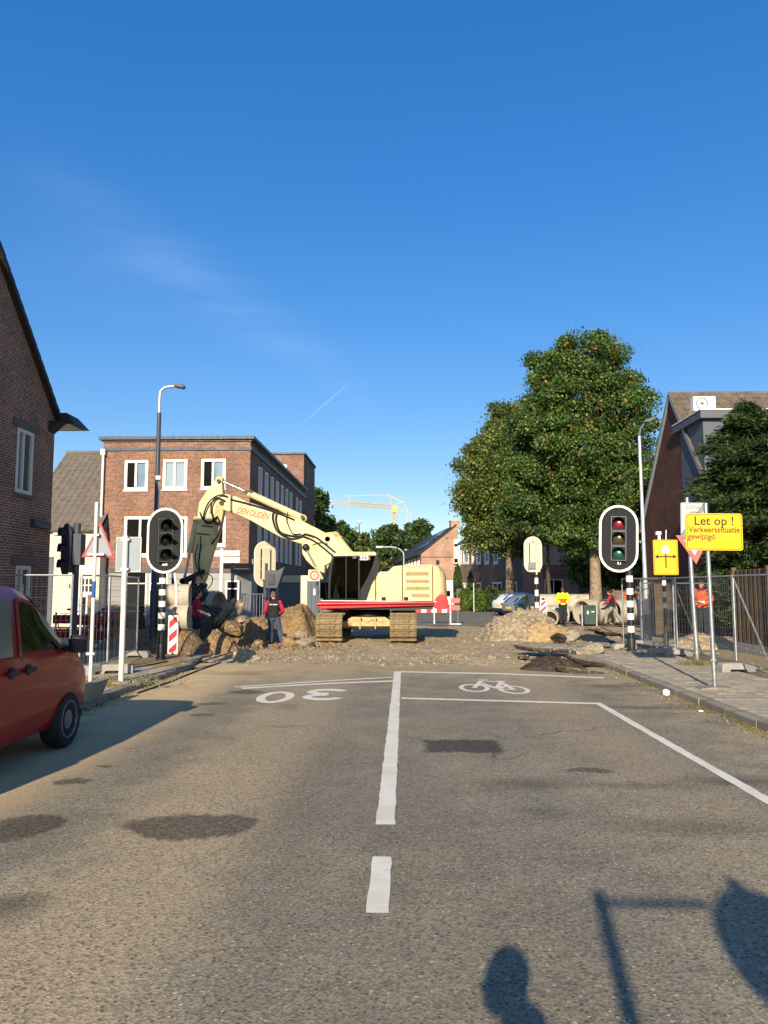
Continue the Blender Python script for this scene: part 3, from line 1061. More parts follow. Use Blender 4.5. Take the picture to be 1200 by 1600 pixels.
# left pavement: sanded slab ending in a rounded corner
lp = MB()
poly = [(-12, 9.6), (-6.9, 9.6), (-6.2, 9.8), (KL - 0.16, 10.6)] + [(KL - 0.16, 18.4), (KL - 0.5, 19.4), (-6.2, 20.2), (-12, 20.6)]
lp.add([(x, y, 0.112) for x, y in poly] + [(x, y, -0.12) for x, y in poly], [tuple(range(8))] + [(i, i + 8, (i + 1) % 8 + 8, (i + 1) % 8) for i in range(8)])
left_pave = struct(lp.build('left_pavement', M['sandy_paving']))
tile1 = None
for j in range(20):
    for i in range(6):
        x = KL - 0.17 - 0.3 * i - 0.15
        y = 11.2 + 0.3 * j
        if nz(x * 0.8, y * 0.5, 5) > 0.15 and y > 13:
            continue
        o = bpy.data.objects.new('paving_tile', tile0.data)
        col.objects.link(o)
        o.parent = left_pave
        o.location = (x, y, 0.094 + rnd.uniform(-0.003, 0.004))
        o.rotation_euler = (rnd.uniform(-.008, .008), rnd.uniform(-.008, .008), rnd.uniform(-.015, .015))
path = [(-7.4, 9.75), (-6.75, 9.75), (-5.9, 10.0), (KL - 0.075, 10.9)]
kk = [((-7.1, 9.72), 0.0), ((-6.15, 9.86), R(17)), ((-5.38, 10.3), R(40))]
for (x, y), a in kk:
    o = bpy.data.objects.new('kerb_stone', kerb0.data)
    col.objects.link(o)
    o.parent = left_pave
    o.location = (x, y, 0)
    o.rotation_euler = (0, 0, a + R(-90) + R(180) * 0)
for i in range(9):
    o = bpy.data.objects.new('kerb_stone', kerb0.data)
    col.objects.link(o)
    o.parent = left_pave
    o.location = (KL - 0.075 + rnd.uniform(-.012, .012) + (0.0 if i < 7 else -0.12 * (i - 6)), 11.2 + i * 1.0, rnd.uniform(-.01, .006))
    o.rotation_euler = (rnd.uniform(-.01, .01), 0, R(180) + rnd.uniform(-.015, .015) + (0 if i < 7 else 0.12))
# ------------------------------------------------------------------ buildings
ZV = Vector((0, 0, 1))


def XW(px, py, X):
    d = ray(px, py)
    t = X / d.x
    return Vector((X, d.y * t, CAM_H + d.z * t))


class Face:
    """a wall plane: O origin, U to the right as seen from outside, N outwards"""

    def __init__(self, O, U, N):
        self.O, self.U, self.N = Vector(O), Vector(U).normalized(), Vector(N).normalized()

    def p(self, u, v, d=0.0):
        return self.O + self.U * u + ZV * v + self.N * d

    def box(self, mb, u0, u1, v0, v1, d0, d1):
        c = [self.p(u, v, d) for d in (d0, d1) for u, v in ((u0, v0), (u1, v0), (u1, v1), (u0, v1))]
        return mb.add(c, [(0, 3, 2, 1), (4, 5, 6, 7), (0, 1, 5, 4), (1, 2, 6, 5), (2, 3, 7, 6), (3, 0, 4, 7)])

    def wall(self, mb, u0, u1, v0, v1, holes=(), depth=0.14):
        us = sorted({u0, u1} | {h[0] for h in holes} | {h[1] for h in holes})
        vv = sorted({v0, v1} | {h[2] for h in holes} | {h[3] for h in holes})
        us = [u for u in us if u0 <= u <= u1]
        vv = [v for v in vv if v0 <= v <= v1]
        for a, b in zip(us[:-1], us[1:]):
            for c, d in zip(vv[:-1], vv[1:]):
                m, n = (a + b) / 2, (c + d) / 2
                if any(h[0] < m < h[1] and h[2] < n < h[3] for h in holes):
                    continue
                mb.add([self.p(a, c), self.p(b, c), self.p(b, d), self.p(a, d)], [(0, 1, 2, 3)])
        for a, b, c, d in holes:
            q = [(a, c), (b, c), (b, d), (a, d)]
            for i in range(4):
                e, f = q[i], q[(i + 1) % 4]
                mb.add([self.p(*e), self.p(*f), self.p(*f, -depth), self.p(*e, -depth)], [(0, 1, 2, 3)])

    def poly(self, mb, pts, d=0.0):
        mb.add([self.p(u, v, d) for u, v in pts], [tuple(range(len(pts)))])


def window(parent, F, u0, u1, v0, v1, mull=(0.5,), trans=(), frame='white_frame', pane='glass', fw=0.08, sill='cream_frame', proud=0.012, inset=0.1, panes=None, name='window'):
    m = MB()
    d0, d1 = -inset, proud
    F.box(m, u0, u1, v0, v0 + fw, d0, d1)
    F.box(m, u0, u1, v1 - fw, v1, d0, d1)
    F.box(m, u0, u0 + fw, v0 + fw, v1 - fw, d0, d1)
    F.box(m, u1 - fw, u1, v0 + fw, v1 - fw, d0, d1)
    xs = [u0 + fw] + [u0 + (u1 - u0) * k for k in mull] + [u1 - fw]
    zs = [v0 + fw] + [v0 + (v1 - v0) * k for k in trans] + [v1 - fw]
    for k in mull:
        c = u0 + (u1 - u0) * k
        F.box(m, c - fw * .4, c + fw * .4, v0 + fw, v1 - fw, d0 + .02, d1 - .008)
    for k in trans:
        c = v0 + (v1 - v0) * k
        F.box(m, u0 + fw, u1 - fw, c - fw * .35, c + fw * .35, d0 + .025, d1 - .012)
    w = m.build(name, M[frame], parent)
    n = 0
    for a, b in zip(xs[:-1], xs[1:]):
        for c, d in zip(zs[:-1], zs[1:]):
            g = MB()
            F.box(g, a, b, c, d, -inset * .62, -inset * .45)
            pmx = panes[n % len(panes)] if panes else pane
            g.build('pane', M[pmx], w)
            n += 1
    if sill:
        s = MB()
        F.box(s, u0 - .05, u1 + .05, v0 - .07, v0 - .003, -.05, .06)
        s.build('sill', M[sill], w)
    return w


def tile_roof(parent, O, U, V, w, h, mat, tw=0.26, th=0.34, amp=0.022, name='roof_tiles', n=4):
    """courses of wavy tiles, each course lapping over the one below"""
    O, U, V = Vector(O), Vector(U).normalized(), Vector(V).normalized()
    N = U.cross(V)
    if N.z < 0:
        N = -N
    kx = int(w / tw * n)
    ky = int(math.ceil(h / th))
    m = MB()
    for j in range(ky):
        a, b = j * th, min((j + 1) * th + 0.03, h)
        row = []
        for i in range(kx + 1):
            u = min(i * tw / n, w)
            zz = amp * (math.sin(2 * math.pi * i / n + 0.6) * 0.8 + 0.3 * math.sin(4 * math.pi * i / n))
            jit = rnd.uniform(-.003, .003)
            p0 = O + U * u + V * (a + jit) + N * (0.035 + zz + jit)
            p1 = O + U * u + V * b + N * (0.006 + zz)
            row.append((p0, p1, O + U * u + V * a + N * (zz - 0.005)))
        base = len(m.v)
        for p0, p1, p2 in row:
            m.v += [tuple(p2), tuple(p0), tuple(p1)]
        for i in range(kx):
            a_, b_ = base + 3 * i, base + 3 * i + 3
            m.f += [(a_, b_, b_ + 1, a_ + 1), (a_ + 1, b_ + 1, b_ + 2, a_ + 2)]
    return m.build(name, M[mat], parent, fix=False, kind='stuff')


# ---- left brick house, seen along its street side
HX = -8.9
pc = XW(80, 800, HX)
HY1 = pc.y
va, vb = XW(0, 408, HX), XW(85, 648, HX)
slope = (va.z - vb.z) / (vb.y - va.y)
eave = vb.z - 0.15
peak = 9.2
yp = HY1 - (peak - eave) / slope
hl = thing('brick_house', 'dark red brick house with a steep gable and dark eaves box at the left edge', 'house', (HX, HY1, 0))
F = Face((0, -(HY1 - 6.0), 0), (0, 1, 0), (1, 0, 0))          # u = distance along +Y from Y=6
W0 = HY1 - 6.0


def hu(px, py):
    q = XW(px, py, HX)
    return q.y - 6.0, q.z


wa = (hu(26, 700)[0], hu(52, 700)[0], hu(40, 773)[1], hu(40, 672)[1])
wb = (hu(24, 900)[0], hu(47, 900)[0], 1.0, hu(38, 884)[1])
mb = MB()
F.wall(mb, 0, W0, 0, eave, [wb, wa])
F.poly(mb, [(0, eave), (W0, eave), (yp - 6.0, peak), (0, max(eave, peak - (yp - 6.0) * slope))])
mb.build('wall', M['brick_red'], hl)
bk = MB()
bk.box(-9, 0.0, -0.02, 0.0, 0, eave)
bk.build('rear_wall', M['brick_red'], hl)
for (a, b, c, d) in (wa, wb):
    window(hl, F, a, b, c, d, mull=(0.42,), frame='cream_frame', panes=['glass_sky', 'glass'], fw=.09, sill='grey_lintel')
    lb = MB()
    F.box(lb, a - .22, b + .22, d + .005, d + .2, -.02, .035)
    lb.build('lintel', M['grey_lintel'], hl)
    ab = MB()
    kx = 9
    for i in range(kx):
        u = a - .15 + (b - a + .3) * i / (kx - 1)
        hgt = .2 + .1 * math.sin(math.pi * i / (kx - 1))
        F.box(ab, u - .042, u + .042, d + .21, d + .21 + hgt, -.02, .014)
    ab.build('brick_arch', M['brick_red'], hl)
# roof slab and the ragged verge tiles
rf = MB()
e = Vector((0, 0.35, eave - 0.0)) - Vector((0, 0, 0))
sdir = Vector((0, -1, slope)).normalized()
ndir = Vector((0, slope, 1)).normalized()
L_ = math.hypot(peak - eave, yp - HY1) + 0.3
for xs0, xs1 in ((-9, -0.02),):
    p0 = Vector((0, 0.05, eave + .02))
    q0 = p0 + sdir * L_
    vs_ = []
    for x in (xs0, xs1):
        for p in (p0, q0):
            vs_ += [Vector((x, p.y, p.z)), Vector((x, p.y, p.z)) + ndir * .12]
    rf.add(vs_, [(0, 1, 3, 2), (4, 6, 7, 5), (0, 4, 5, 1), (2, 3, 7, 6), (1, 5, 7, 3), (0, 2, 6, 4)])
rf.box(-9, -0.02, -(HY1 - 6.0), yp - HY1, peak - .4, peak)
roof_l = rf.build('roof', M['roof_dark'], hl)
vm = MB()
vm.box(-.16, .14, 0, .36, -.02, .1)
vt = None
k = int(L_ / .31)
for i in range(k):
    o = vm.build('verge_tile', M['roof_dark'], hl) if vt is None else vt.copy()
    if vt is not None:
        col.objects.link(o)
    vt = o if vt is None else vt
    p = Vector((0, 0.12, eave - .05)) + sdir * (i * .31)
    rot = Matrix((Vector((1, 0, 0)), sdir, ndir)).transposed().to_4x4()
    ax = Matrix.Rotation(R(-3.5), 4, 'X')
    o.matrix_basis = Matrix.Translation(p) @ rot @ ax
# boxed eaves with a hipped underside at the corner
pe = XW(85, 660, HX).z
eb = MB()
eb.add([(-.5, .02, pe - .02), (.5, .02, pe - .02), (.5, .95, pe - .02), (-9, .95, pe - .02), (-9, .02, pe - .02),
        (-.35, .02, pe + .26), (.28, .02, pe + .26), (.28, .7, pe + .26), (-9, .7, pe + .26), (-9, .02, pe + .26)],
       [(0, 4, 3, 2, 1), (5, 6, 7, 8, 9), (0, 1, 6, 5), (1, 2, 7, 6), (2, 3, 8, 7)])
eb.build('eaves_box', M['black_trim'], hl)
sb = MB()
sb.box(-8.9, .36, .06, .8, pe - .035, pe - .022)
sb.build('soffit', M['cream_frame'], hl)
cb = MB()
cb.prism([(-.28, pe - .3), (.0, pe - .3), (.3, pe - .025), (-.5, pe - .025)], -.35, .0)
cb.build('eaves_bracket', M['black_trim'], hl)
nb_ = MB()
a, z = hu(47, 817)
b, _ = hu(73, 817)
F.box(nb_, a, b, z - .09, z + .09, .0, .12)
nb_.build('street_name_box', M['dark_trim'], hl)

# ---- three storey brick building on the corner
BY = 37.0
bx0, bx1 = Xat(155, BY), Xat(388, BY)
bb = thing('corner_building', 'three storey orange brick building with flat roof, white windows and grey ground floor', 'building', (bx0, BY, 0))
BW, BD = bx1 - bx0, 20.5
F = Face((0, 0, 0), (1, 0, 0), (0, -1, 0))
FS = Face((BW, 0, 0), (0, 1, 0), (1, 0, 0))


def bu(px, py):
    q = W(px, py, BY)
    return q.x - bx0, q.z


ztop = bu(270, 683)[1]
zpl = bu(270, 888)[1]


def brect(x0, y0, x1, y1):
    a, c = bu(x0, y1)
    b, d = bu(x1, y0)
    return (a, b, c, d)


up = [brect(194, 719, 232, 766), brect(254, 718, 293, 765), brect(314, 717, 353, 764)]
mid = [brect(193, 807, 293, 869), brect(318, 806, 353, 853)]
mb = MB()
F.wall(mb, 0, BW, zpl, ztop - .1, up + mid)
side_up = [(2.1 + 1.78 * i, 2.9 + 1.78 * i, up[0][2] + .05, up[0][3]) for i in range(7)] + [(15.6, 16.4, up[0][2] + .05, up[0][3]), (17.4, 18.2, up[0][2] + .05, up[0][3])]
side_mid = [(a, b, 3.35, 5.25) for a, b, c, d in side_up]
FS.wall(mb, 0, BD, zpl, ztop - .1, side_up + side_mid)
mb.box(-.0, BW - .02, BD - .02, BD, 0, ztop - .1)
mb.add([(0.01, 0.01, zpl), (0.01, BD, zpl), (0.01, BD, ztop - .1), (0.01, 0.01, ztop - .1)], [(0, 1, 2, 3)])
mb.build('wall', M['brick_orange'], bb)
panes_u = [['dark_room', 'glass_sky'], ['curtain', 'curtain'], ['dark_room', 'glass_sky']]
for r_, pn in zip(up, panes_u):
    window(bb, F, *r_, mull=(0.48,), panes=pn, fw=.13, proud=.03, inset=.16)
window(bb, F, *mid[0], mull=(0.25, .5, .75), panes=['dark_room', 'dark_room', 'glass', 'dark_room'], fw=.13, proud=.03, inset=.16)
window(bb, F, *mid[1], mull=(), panes=['dark_room'], fw=.13, proud=.03, inset=.16)
for i, (a, b, c, d) in enumerate(side_up + side_mid):
    window(bb, FS, a, b, c, d, mull=(), pane='glass', fw=.09, proud=.06, inset=.12, frame='white_frame', sill='grey_lintel')
for a, b, c, d in up + mid:
    sm = MB()
    k = int((b - a + .2) / .085)
    for i in range(k):
        u = a - .1 + (b - a + .2) * (i + .5) / k
        F.box(sm, u - .036, u + .036, d + .02, d + .25, -.02, .008)
    sm.build('soldier_course', M['brick_orange_soldier'], bb)
cm = MB()
cm.box(-.2, BW + .2, -.2, BD, ztop - .14, ztop + .02)
cm.box(-.08, BW + .08, -.08, BD, ztop - .22, ztop - .14)
cm.build('cornice', M['dark_trim'], bb)
cm = MB()
cm.box(-.01, BW + .06, -.06, 0.001, bu(270, 704)[1], bu(270, 699)[1])
cm.box(BW, BW + .06, 0, BD, bu(270, 704)[1], bu(270, 699)[1])
cm.build('string_band', M['dark_trim'], bb)
rm = MB()
rm.box(.1, BW - .1, .1, BD - .1, ztop - .3, ztop - .12)
rm.build('flat_roof', M['roof_dark'], bb)
# ground floor: grey facing with dark glazing
gl = [brect(195, 893, 230, 960), brect(352, 907, 374, 953), brect(232, 893, 262, 960)]
gm = MB()
F.wall(gm, 0, BW - .55, 0, zpl - .22, [(a, b, max(c, .55), d) for a, b, c, d in gl])
gm.add([(BW - .55, 0, 0), (BW, .8, 0), (BW, .8, zpl - .22), (BW - .55, 0, zpl - .22)], [(0, 1, 2, 3)])
FS.wall(gm, .8, BD, 0, zpl - .22, [(2.2, 4.2, .3, 2.3), (6, 8, .3, 2.3), (10, 12, .3, 2.3)])
gm.build('ground_floor_facing', M['grey_panel'], bb)
for a, b, c, d in gl:
    window(bb, F, a, b, max(c, .55), d, mull=(), trans=(.72,), pane='dark_room', fw=.07, proud=.01, inset=.14, sill=None)
for a in (2.2, 6, 10):
    window(bb, FS, a, a + 2, .3, 2.3, mull=(.5,), pane='glass_dark', fw=.06, proud=.01, inset=.14, sill=None, frame='wall_slate')
gp = MB()
gp.box(-.03, BW + .05, -.05, 0.0, zpl - .22, zpl + .03)
gp.box(BW, BW + .05, 0, BD, zpl - .22, zpl + .03)
gp.build('plinth_band', M['grey_lintel'], bb)
jm = MB()
for z in (.6, 1.15, 1.7, 2.25):
    jm.box(.0, gl[0][0] - .02, -.006, .0, z, z + .02)
    jm.box(gl[2][1] + .05, gl[1][0] - .05, -.006, 0, z, z + .02)
jm.build('panel_joint', M['grey_lintel'], bb)
# rain pipe at the left end
dp = MB()
dp.tube([(.05, -.16, 0.2), (.05, -.16, bu(157, 708)[1])], .06, 8)
dp.box(-.05, .15, -.26, -.06, bu(157, 712)[1], bu(157, 703)[1])
dp.build('rain_pipe', M['white_paint'], bb)
# wall light / small box
wl2 = MB()
FS.box(wl2, .55, .8, 3.0, 3.25, 0, .1)
wl2.build('wall_lamp', M['cream_frame'], bb)

# taller block behind
ty = BY + BD + .6
tx0, tx1 = Xat(405, ty), Xat(473, ty)
tb = thing('brick_block', 'taller dark orange brick block rising behind the far end of the flat roofed building', 'building', (tx0, ty, 0))
F = Face((0, 0, 0), (1, 0, 0), (0, -1, 0))
tz = Zat(709, ty)
q0, q1 = W(437, 738, ty), W(448, 726, ty)
hw = (q0.x - tx0, q1.x - tx0, q0.z, q1.z)
mb = MB()
F.wall(mb, 0, tx1 - tx0, 0, tz, [hw])
mb.add([(tx1 - tx0, 0, 0), (tx1 - tx0, 7, 0), (tx1 - tx0, 7, tz), (tx1 - tx0, 0, tz)], [(0, 1, 2, 3)])
mb.add([(0, 0, 0), (0, 7, 0), (0, 7, tz), (0, 0, tz)], [(0, 1, 2, 3)])
mb.build('wall', M['brick_orange'], tb)
window(tb, F, *hw, mull=(), pane='curtain', fw=.12, sill=None)
mb = MB()
mb.box(-.12, tx1 - tx0 + .12, -.12, 7, tz, tz + .14)
mb.build('cornice', M['dark_trim'], tb)

# ---- white house between the two, with a tiled roof
wy = 36.2
wx0, wx1 = Xat(20, wy), Xat(156, wy) - .02
wh = thing('white_house', 'white rendered house with a grey tiled roof, shaped gable and panelled front door', 'house', (wx0, wy, 0))
WW = wx1 - wx0
F = Face((0, 0, 0), (1, 0, 0), (0, -1, 0))


def wu(px, py):
    q = W(px, py, wy)
    return q.x - wx0, q.z


we = wu(130, 830)[1]
door = (wu(122, 900)[0], wu(150, 900)[0], 0.1, wu(130, 885)[1])
win = (wu(143, 900)[0], wu(150, 900)[0], wu(140, 866)[1] + .0, wu(140, 842)[1])
mb = MB()
F.wall(mb, 0, WW, 0, we, [door, win])
mb.add([(WW, 0, 0), (WW, 8, 0), (WW, 8, we), (WW, 0, we)], [(0, 1, 2, 3)])
mb.build('wall', M['white_render'], wh)
window(wh, F, *win, mull=(), pane='glass_dark', fw=.06, sill='grey_lintel')
# front door: glazed top lights, panelled foot
da, db, dc, dd = door
dm = MB()
F.box(dm, da, db, dc, dd, -.12, -.07)
F.box(dm, da, da + .1, dc, dd, -.07, .01)
F.box(dm, db - .1, db, dc, dd, -.07, .01)
F.box(dm, da + .1, db - .1, dd - .12, dd, -.07, .01)
dr = dm.build('door', M['white_frame'], wh)
for i in range(3):
    for j in range(2):
        u0 = da + .16 + i * (db - da - .32) / 3
        w_ = (db - da - .32) / 3 - .05
        g = MB()
        F.box(g, u0, u0 + w_, dc + 1.55 + j * .34, dc + 1.83 + j * .34, -.075, -.055)
        g.build('pane', M['glass_dark'], dr)
g = MB()
F.box(g, da + .16, (da + db) / 2 - .04, dc + .3, dc + 1.3, -.075, -.055)
g.build('pane', M['glass_dark'], dr)
g = MB()
F.box(g, (da + db) / 2 + .04, db - .12, dc + .2, dc + 1.42, -.075, -.04)
g.build('door_leaf', M['brown_door'], dr)
pb_ = MB()
F.box(pb_, wu(120, 0)[0], wu(157, 0)[0], wu(130, 836)[1], we + .1, 0, .12)
pb_.build('fascia', M['white_frame'], wh)
gp_ = MB()
F.box(gp_, wu(109, 0)[0], wu(121, 0)[0], .1, wu(130, 870)[1], 0, .05)
gp_.build('grey_shutter', M['wall_slate'], wh)
text('house_number', '10', .34, M['signal_black'], wh, F.p(wu(112, 916)[0] - .0, wu(112, 916)[1], .06))
# roof, facing us
rz = Zat(706, wy + 5.2)
tile_roof(wh, (0, -.25, we), (1, 0, 0), (0, 5.45, rz - we), WW, math.hypot(5.45, rz - we), 'roof_grey', .34, .36, .05)
rr = MB()
rr.tube([(0, 5.2, rz + .04), (WW, 5.2, rz + .04)], .11, 8)
rr.add([(0, -.25, we - .03), (WW, -.25, we - .03), (WW, 5.2, rz - .03), (0, 5.2, rz - .03)], [(0, 1, 2, 3)])
rr.add([(0, 5.2, rz - .03), (WW, 5.2, rz - .03), (WW, 10, we - .03), (0, 10, we - .03)], [(0, 1, 2, 3)])
rr.add([(WW - .01, 0, we), (WW - .01, 5.2, rz - .04), (WW - .01, 10, we)], [(0, 1, 2)])
rr.build('roof', M['roof_grey'], wh)
# the shaped gable that stands forward on the left
gy = wy - 1.0
gpts = [(0, 0), (wu(107, 0)[0], 0), (wu(107, 0)[0], wu(100, 812)[1]), (wu(102, 0)[0], wu(100, 806)[1]), (wu(98, 0)[0], wu(98, 803)[1]), (wu(92, 0)[0], wu(92, 790)[1]), (wu(88, 0)[0], wu(88, 776)[1]),
        (wu(88, 0)[0], wu(88, 772)[1]), (wu(84, 0)[0], wu(84, 770)[1])]
for i in range(1, 7):
    a = math.pi * .5 * i / 6
    gpts.append((wu(84, 0)[0] - .8 * math.sin(a), wu(84, 770)[1] + .75 * (1 - math.cos(a))))
gpts += [(0, wu(80, 745)[1])]
gm_ = MB()
gm_.prism(gpts, -1.0, -.7)
gm_.build('shaped_gable', M['white_render'], wh)

# ---- white garage with a blue grey door, beside the long side wall
ay = 46.0
ax0, ax1 = Xat(423, ay), Xat(482, ay)
ga = thing('white_garage', 'low white garage with a blue grey door under a thick white lintel', 'garage', (ax0, ay, 0))
AW = ax1 - ax0
az = Zat(899, ay)
F = Face((0, 0, 0), (1, 0, 0), (0, -1, 0))
d0, d1 = Xat(436, ay) - ax0, Xat(469, ay) - ax0
mb = MB()
mb.box(0, AW, 0, 5, az - .42, az)
mb.box(0, d0, 0, .3, 0, az - .42)
mb.box(d1, AW, 0, .3, 0, az - .42)
mb.box(AW - .2, AW, .3, 5, 0, az - .42)
mb.build('wall', M['white_render'], ga)
dr = MB()
dr.box(d0, d1, .12, .18, 0, az - .42)
dr = dr.build('garage_door', M['door_grey'], ga)
for i in range(1, 4):
    s_ = MB()
    s_.box(d0, d1, .105, .12, i * .55, i * .55 + .02)
    s_.build('door_rib', M['wall_slate'], dr)
# slate coloured boarded fence next to it
fy = 44.0
sf = thing('slate_fence', 'slate grey boarded fence stepping down between white garage and the machine', 'fence', (Xat(480, fy), fy, 0))
fx = Xat(480, fy)
tops = [(480, 907), (487, 899), (494, 915), (497, 935), (505, 938), (511, 940)]
for (pa, ta), (pb2, _) in zip(tops, tops[1:] + [(516, 0)]):
    m_ = MB()
    m_.box(Xat(pa, fy) - fx, Xat(pb2, fy) - fx - .015, 0, .08, 0, Zat(ta, fy))
    m_.build('board', M['wall_slate'], sf)
m_ = MB()
m_.box(Xat(490, fy) - fx, Xat(493, fy) - fx, -.02, 0, Zat(930, fy), Zat(920, fy))
m_.build('notice', M['white_paint'], sf)
# tall pale house wall far behind the cab
vy = 60.0
vx0, vx1 = Xat(495, vy), Xat(540, vy)
vb_ = thing('pale_shed', 'pale grey shed with a dark doorway standing behind the machine cab', 'shed', (vx0, vy, 0))
F = Face((0, 0, 0), (1, 0, 0), (0, -1, 0))
mb = MB()
F.wall(mb, 0, vx1 - vx0, 0, Zat(870, vy), [(.3, 1.9, 0, Zat(910, vy))])
mb.box(0, vx1 - vx0, .2, 6, Zat(870, vy) - .1, Zat(870, vy))
mb.build('wall', M['sign_grey'], vb_)
mb = MB()
mb.box(.3, 1.9, .15, .2, 0, Zat(910, vy))
mb.build('doorway', M['dark_room'], vb_)

# ---- right hand house: gable to the street, roof slope to us
GX = 11.2
pk = XW(1048, 617, GX)
le = XW(1092, 722, GX)
sl_ = (pk.z - le.z) / (pk.y - le.y)
ez = 4.6
y0_ = pk.y - (pk.z - ez) / sl_
y1_ = pk.y + (pk.z - ez) / sl_
hr = thing('dark_brick_house', 'dark brown brick house with a tiled roof and grey dormer behind the conifer', 'house', (GX, pk.y, 0))
ya, yb = y0_ - pk.y, y1_ - pk.y
mb = MB()
F = Face((0, 0, 0), (0, -1, 0), (-1, 0, 0))
mb.add([(0, yb, 0), (0, ya, 0), (0, ya, ez), (0, 0, pk.z - .02), (0, yb, ez)], [(0, 1, 2, 3, 4)])
mb.add([(0, ya + .02, 0), (14, ya + .02, 0), (14, ya + .02, ez), (0, ya + .02, ez)], [(0, 1, 2, 3)])
mb.build('wall', M['brick_brown'], hr)
Ls = math.hypot(ya, pk.z - ez)
tile_roof(hr, (-.12, ya - .2, ez - .15), (1, 0, 0), (0, -ya, pk.z - ez), 13, Ls + .2, 'roof_brown', .3, .36, .045)
rr = MB()
rr.add([(-.05, ya, ez - .02), (13, ya, ez - .02), (13, 0, pk.z - .02), (-.05, 0, pk.z - .02)], [(0, 1, 2, 3)])
rr.add([(-.05, yb, ez - .02), (13, yb, ez - .02), (13, 0, pk.z - .02), (-.05, 0, pk.z - .02)], [(0, 1, 2, 3)])
rr.tube([(-.1, 0, pk.z + .03), (13, 0, pk.z + .03)], .1, 8)
rr.build('roof', M['roof_brown'], hr)
vg = MB()
vg.beam((-.07, ya - .15, ez - .2), (-.07, 0, pk.z + .0), .1, .16)
vg.beam((-.07, yb + .1, ez - .1), (-.07, 0, pk.z - .0), .1, .16)
vg.build('verge_board', M['sign_grey'], hr)
# dormer
dz1 = XW(1094, 655, GX + .9).z
dyf = ya + 1.1
q = W(1093, 655, pk.y + dyf)
dxl = q.x - GX
dzt = q.z
dm = MB()
dm.box(dxl + .12, 9, dyf, -1.0, ez + .6, dzt)
dm = dm.build('dormer', M['wall_slate'], hr)
t_ = MB()
t_.box(dxl - .05, 9.2, dyf - .25, -.6, dzt, dzt + .3)
t_.build('dormer_roof', M['wall_slate'], dm)
t_ = MB()
t_.box(dxl - .08, 9.23, dyf - .28, -.6, dzt + .3, dzt + .34)
t_.build('roof_edging', M['white_paint'], dm)
w_ = MB()
w_.box(dxl + 1.0, dxl + 2.6, dyf - .03, dyf + .02, dzt - 1.7, dzt - .35)
w_.build('window', M['glass_sky'], dm)
ac = thing('air_conditioner', 'white air conditioner unit standing on the flat dormer roof', 'air conditioner', (0, 0, 0))
q = W(1102, 652, pk.y + dyf + .3)
ac.location = (q.x, q.y, dzt + .34)
m_ = MB()
m_.box(-.42, .42, 0, .34, .06, .62)
m_.build('casing', M['white_paint'], ac, bevel=.02)
m_ = MB()
m_.lathe([(.2, 0), (.23, 0), (.23, .02), (.2, .02)], 20, Matrix.Translation((-.1, -.002, .34)) @ Matrix.Rotation(R(90), 4, 'X'), closed=True)
for i in range(6):
    a = i * math.pi / 6
    m_.beam((-.1 - .22 * math.cos(a), -.008, .34 - .22 * math.sin(a)), (-.1 + .22 * math.cos(a), -.008, .34 + .22 * math.sin(a)), .012, .012)
m_.build('fan_guard', M['wall_slate'], ac)
m_ = MB()
m_.box(-.35, -.28, .02, .32, 0, .06).box(.28, .35, .02, .32, 0, .06)
m_.build('foot', M['galv_dark'], ac)

# ---- gable house with solar panels, far down the street
sy = 84.0
sx0, sx1 = Xat(658, sy), Xat(717, sy)
sh = thing('gable_house', 'pale pink brick gable house with solar panels on its dark roof slope', 'house', (sx0, sy, 0), R(6))
se, spk = Zat(866, sy), Zat(822, sy)
SW = sx1 - sx0
F = Face((0, 0, 0), (1, 0, 0), (0, -1, 0))
bay = (SW - .55, SW - .06, Zat(881, sy), Zat(843, sy))
gdoor = (SW - 2.4, SW - .6, 0, Zat(906, sy))
mb = MB()
F.wall(mb, 0, SW, 0, se, [gdoor])
F.poly(mb, [(0, se), (SW, se), (SW, spk), (SW - .5, spk)])
mb.add([(0, 0, 0), (0, 34, 0), (0, 34, se), (0, 0, se)], [(0, 1, 2, 3)])
mb.add([(SW, 0, 0), (SW, 34, 0), (SW, 34, spk), (SW, 0, spk)], [(0, 1, 2, 3)])
mb.build('wall', M['brick_pink'], sh)
m_ = MB()
F.box(m_, *gdoor, -.2, -.1)
m_.build('garage_door', M['white_frame'], sh)
m_ = MB()
m_.box(SW - 2.0, SW - .9, .05, .099, .9, 1.5)
m_.build('pane', M['glass_dark'], sh)
V_ = Vector((SW - .3, 0, spk - se))
rm = MB()
rm.add([(-.35, -.2, se - .15), (-.35, 34, se - .15), (SW - .2, 34, spk + .12), (SW - .2, -.2, spk + .12), (-.35, -.2, se - .0), (-.35, 34, se - .0), (SW - .2, 34, spk + .26), (SW - .2, -.2, spk + .26)],
       [(0, 1, 2, 3), (7, 6, 5, 4), (0, 3, 7, 4), (1, 5, 6, 2), (0, 4, 5, 1), (3, 2, 6, 7)])
roof_s = rm.build('roof', M['roof_dark'], sh)
ud = (Vector((SW - .2, 0, spk + .26)) - Vector((-.35, 0, se))).normalized()
nd = Vector((-ud.z, 0, ud.x))
k = None
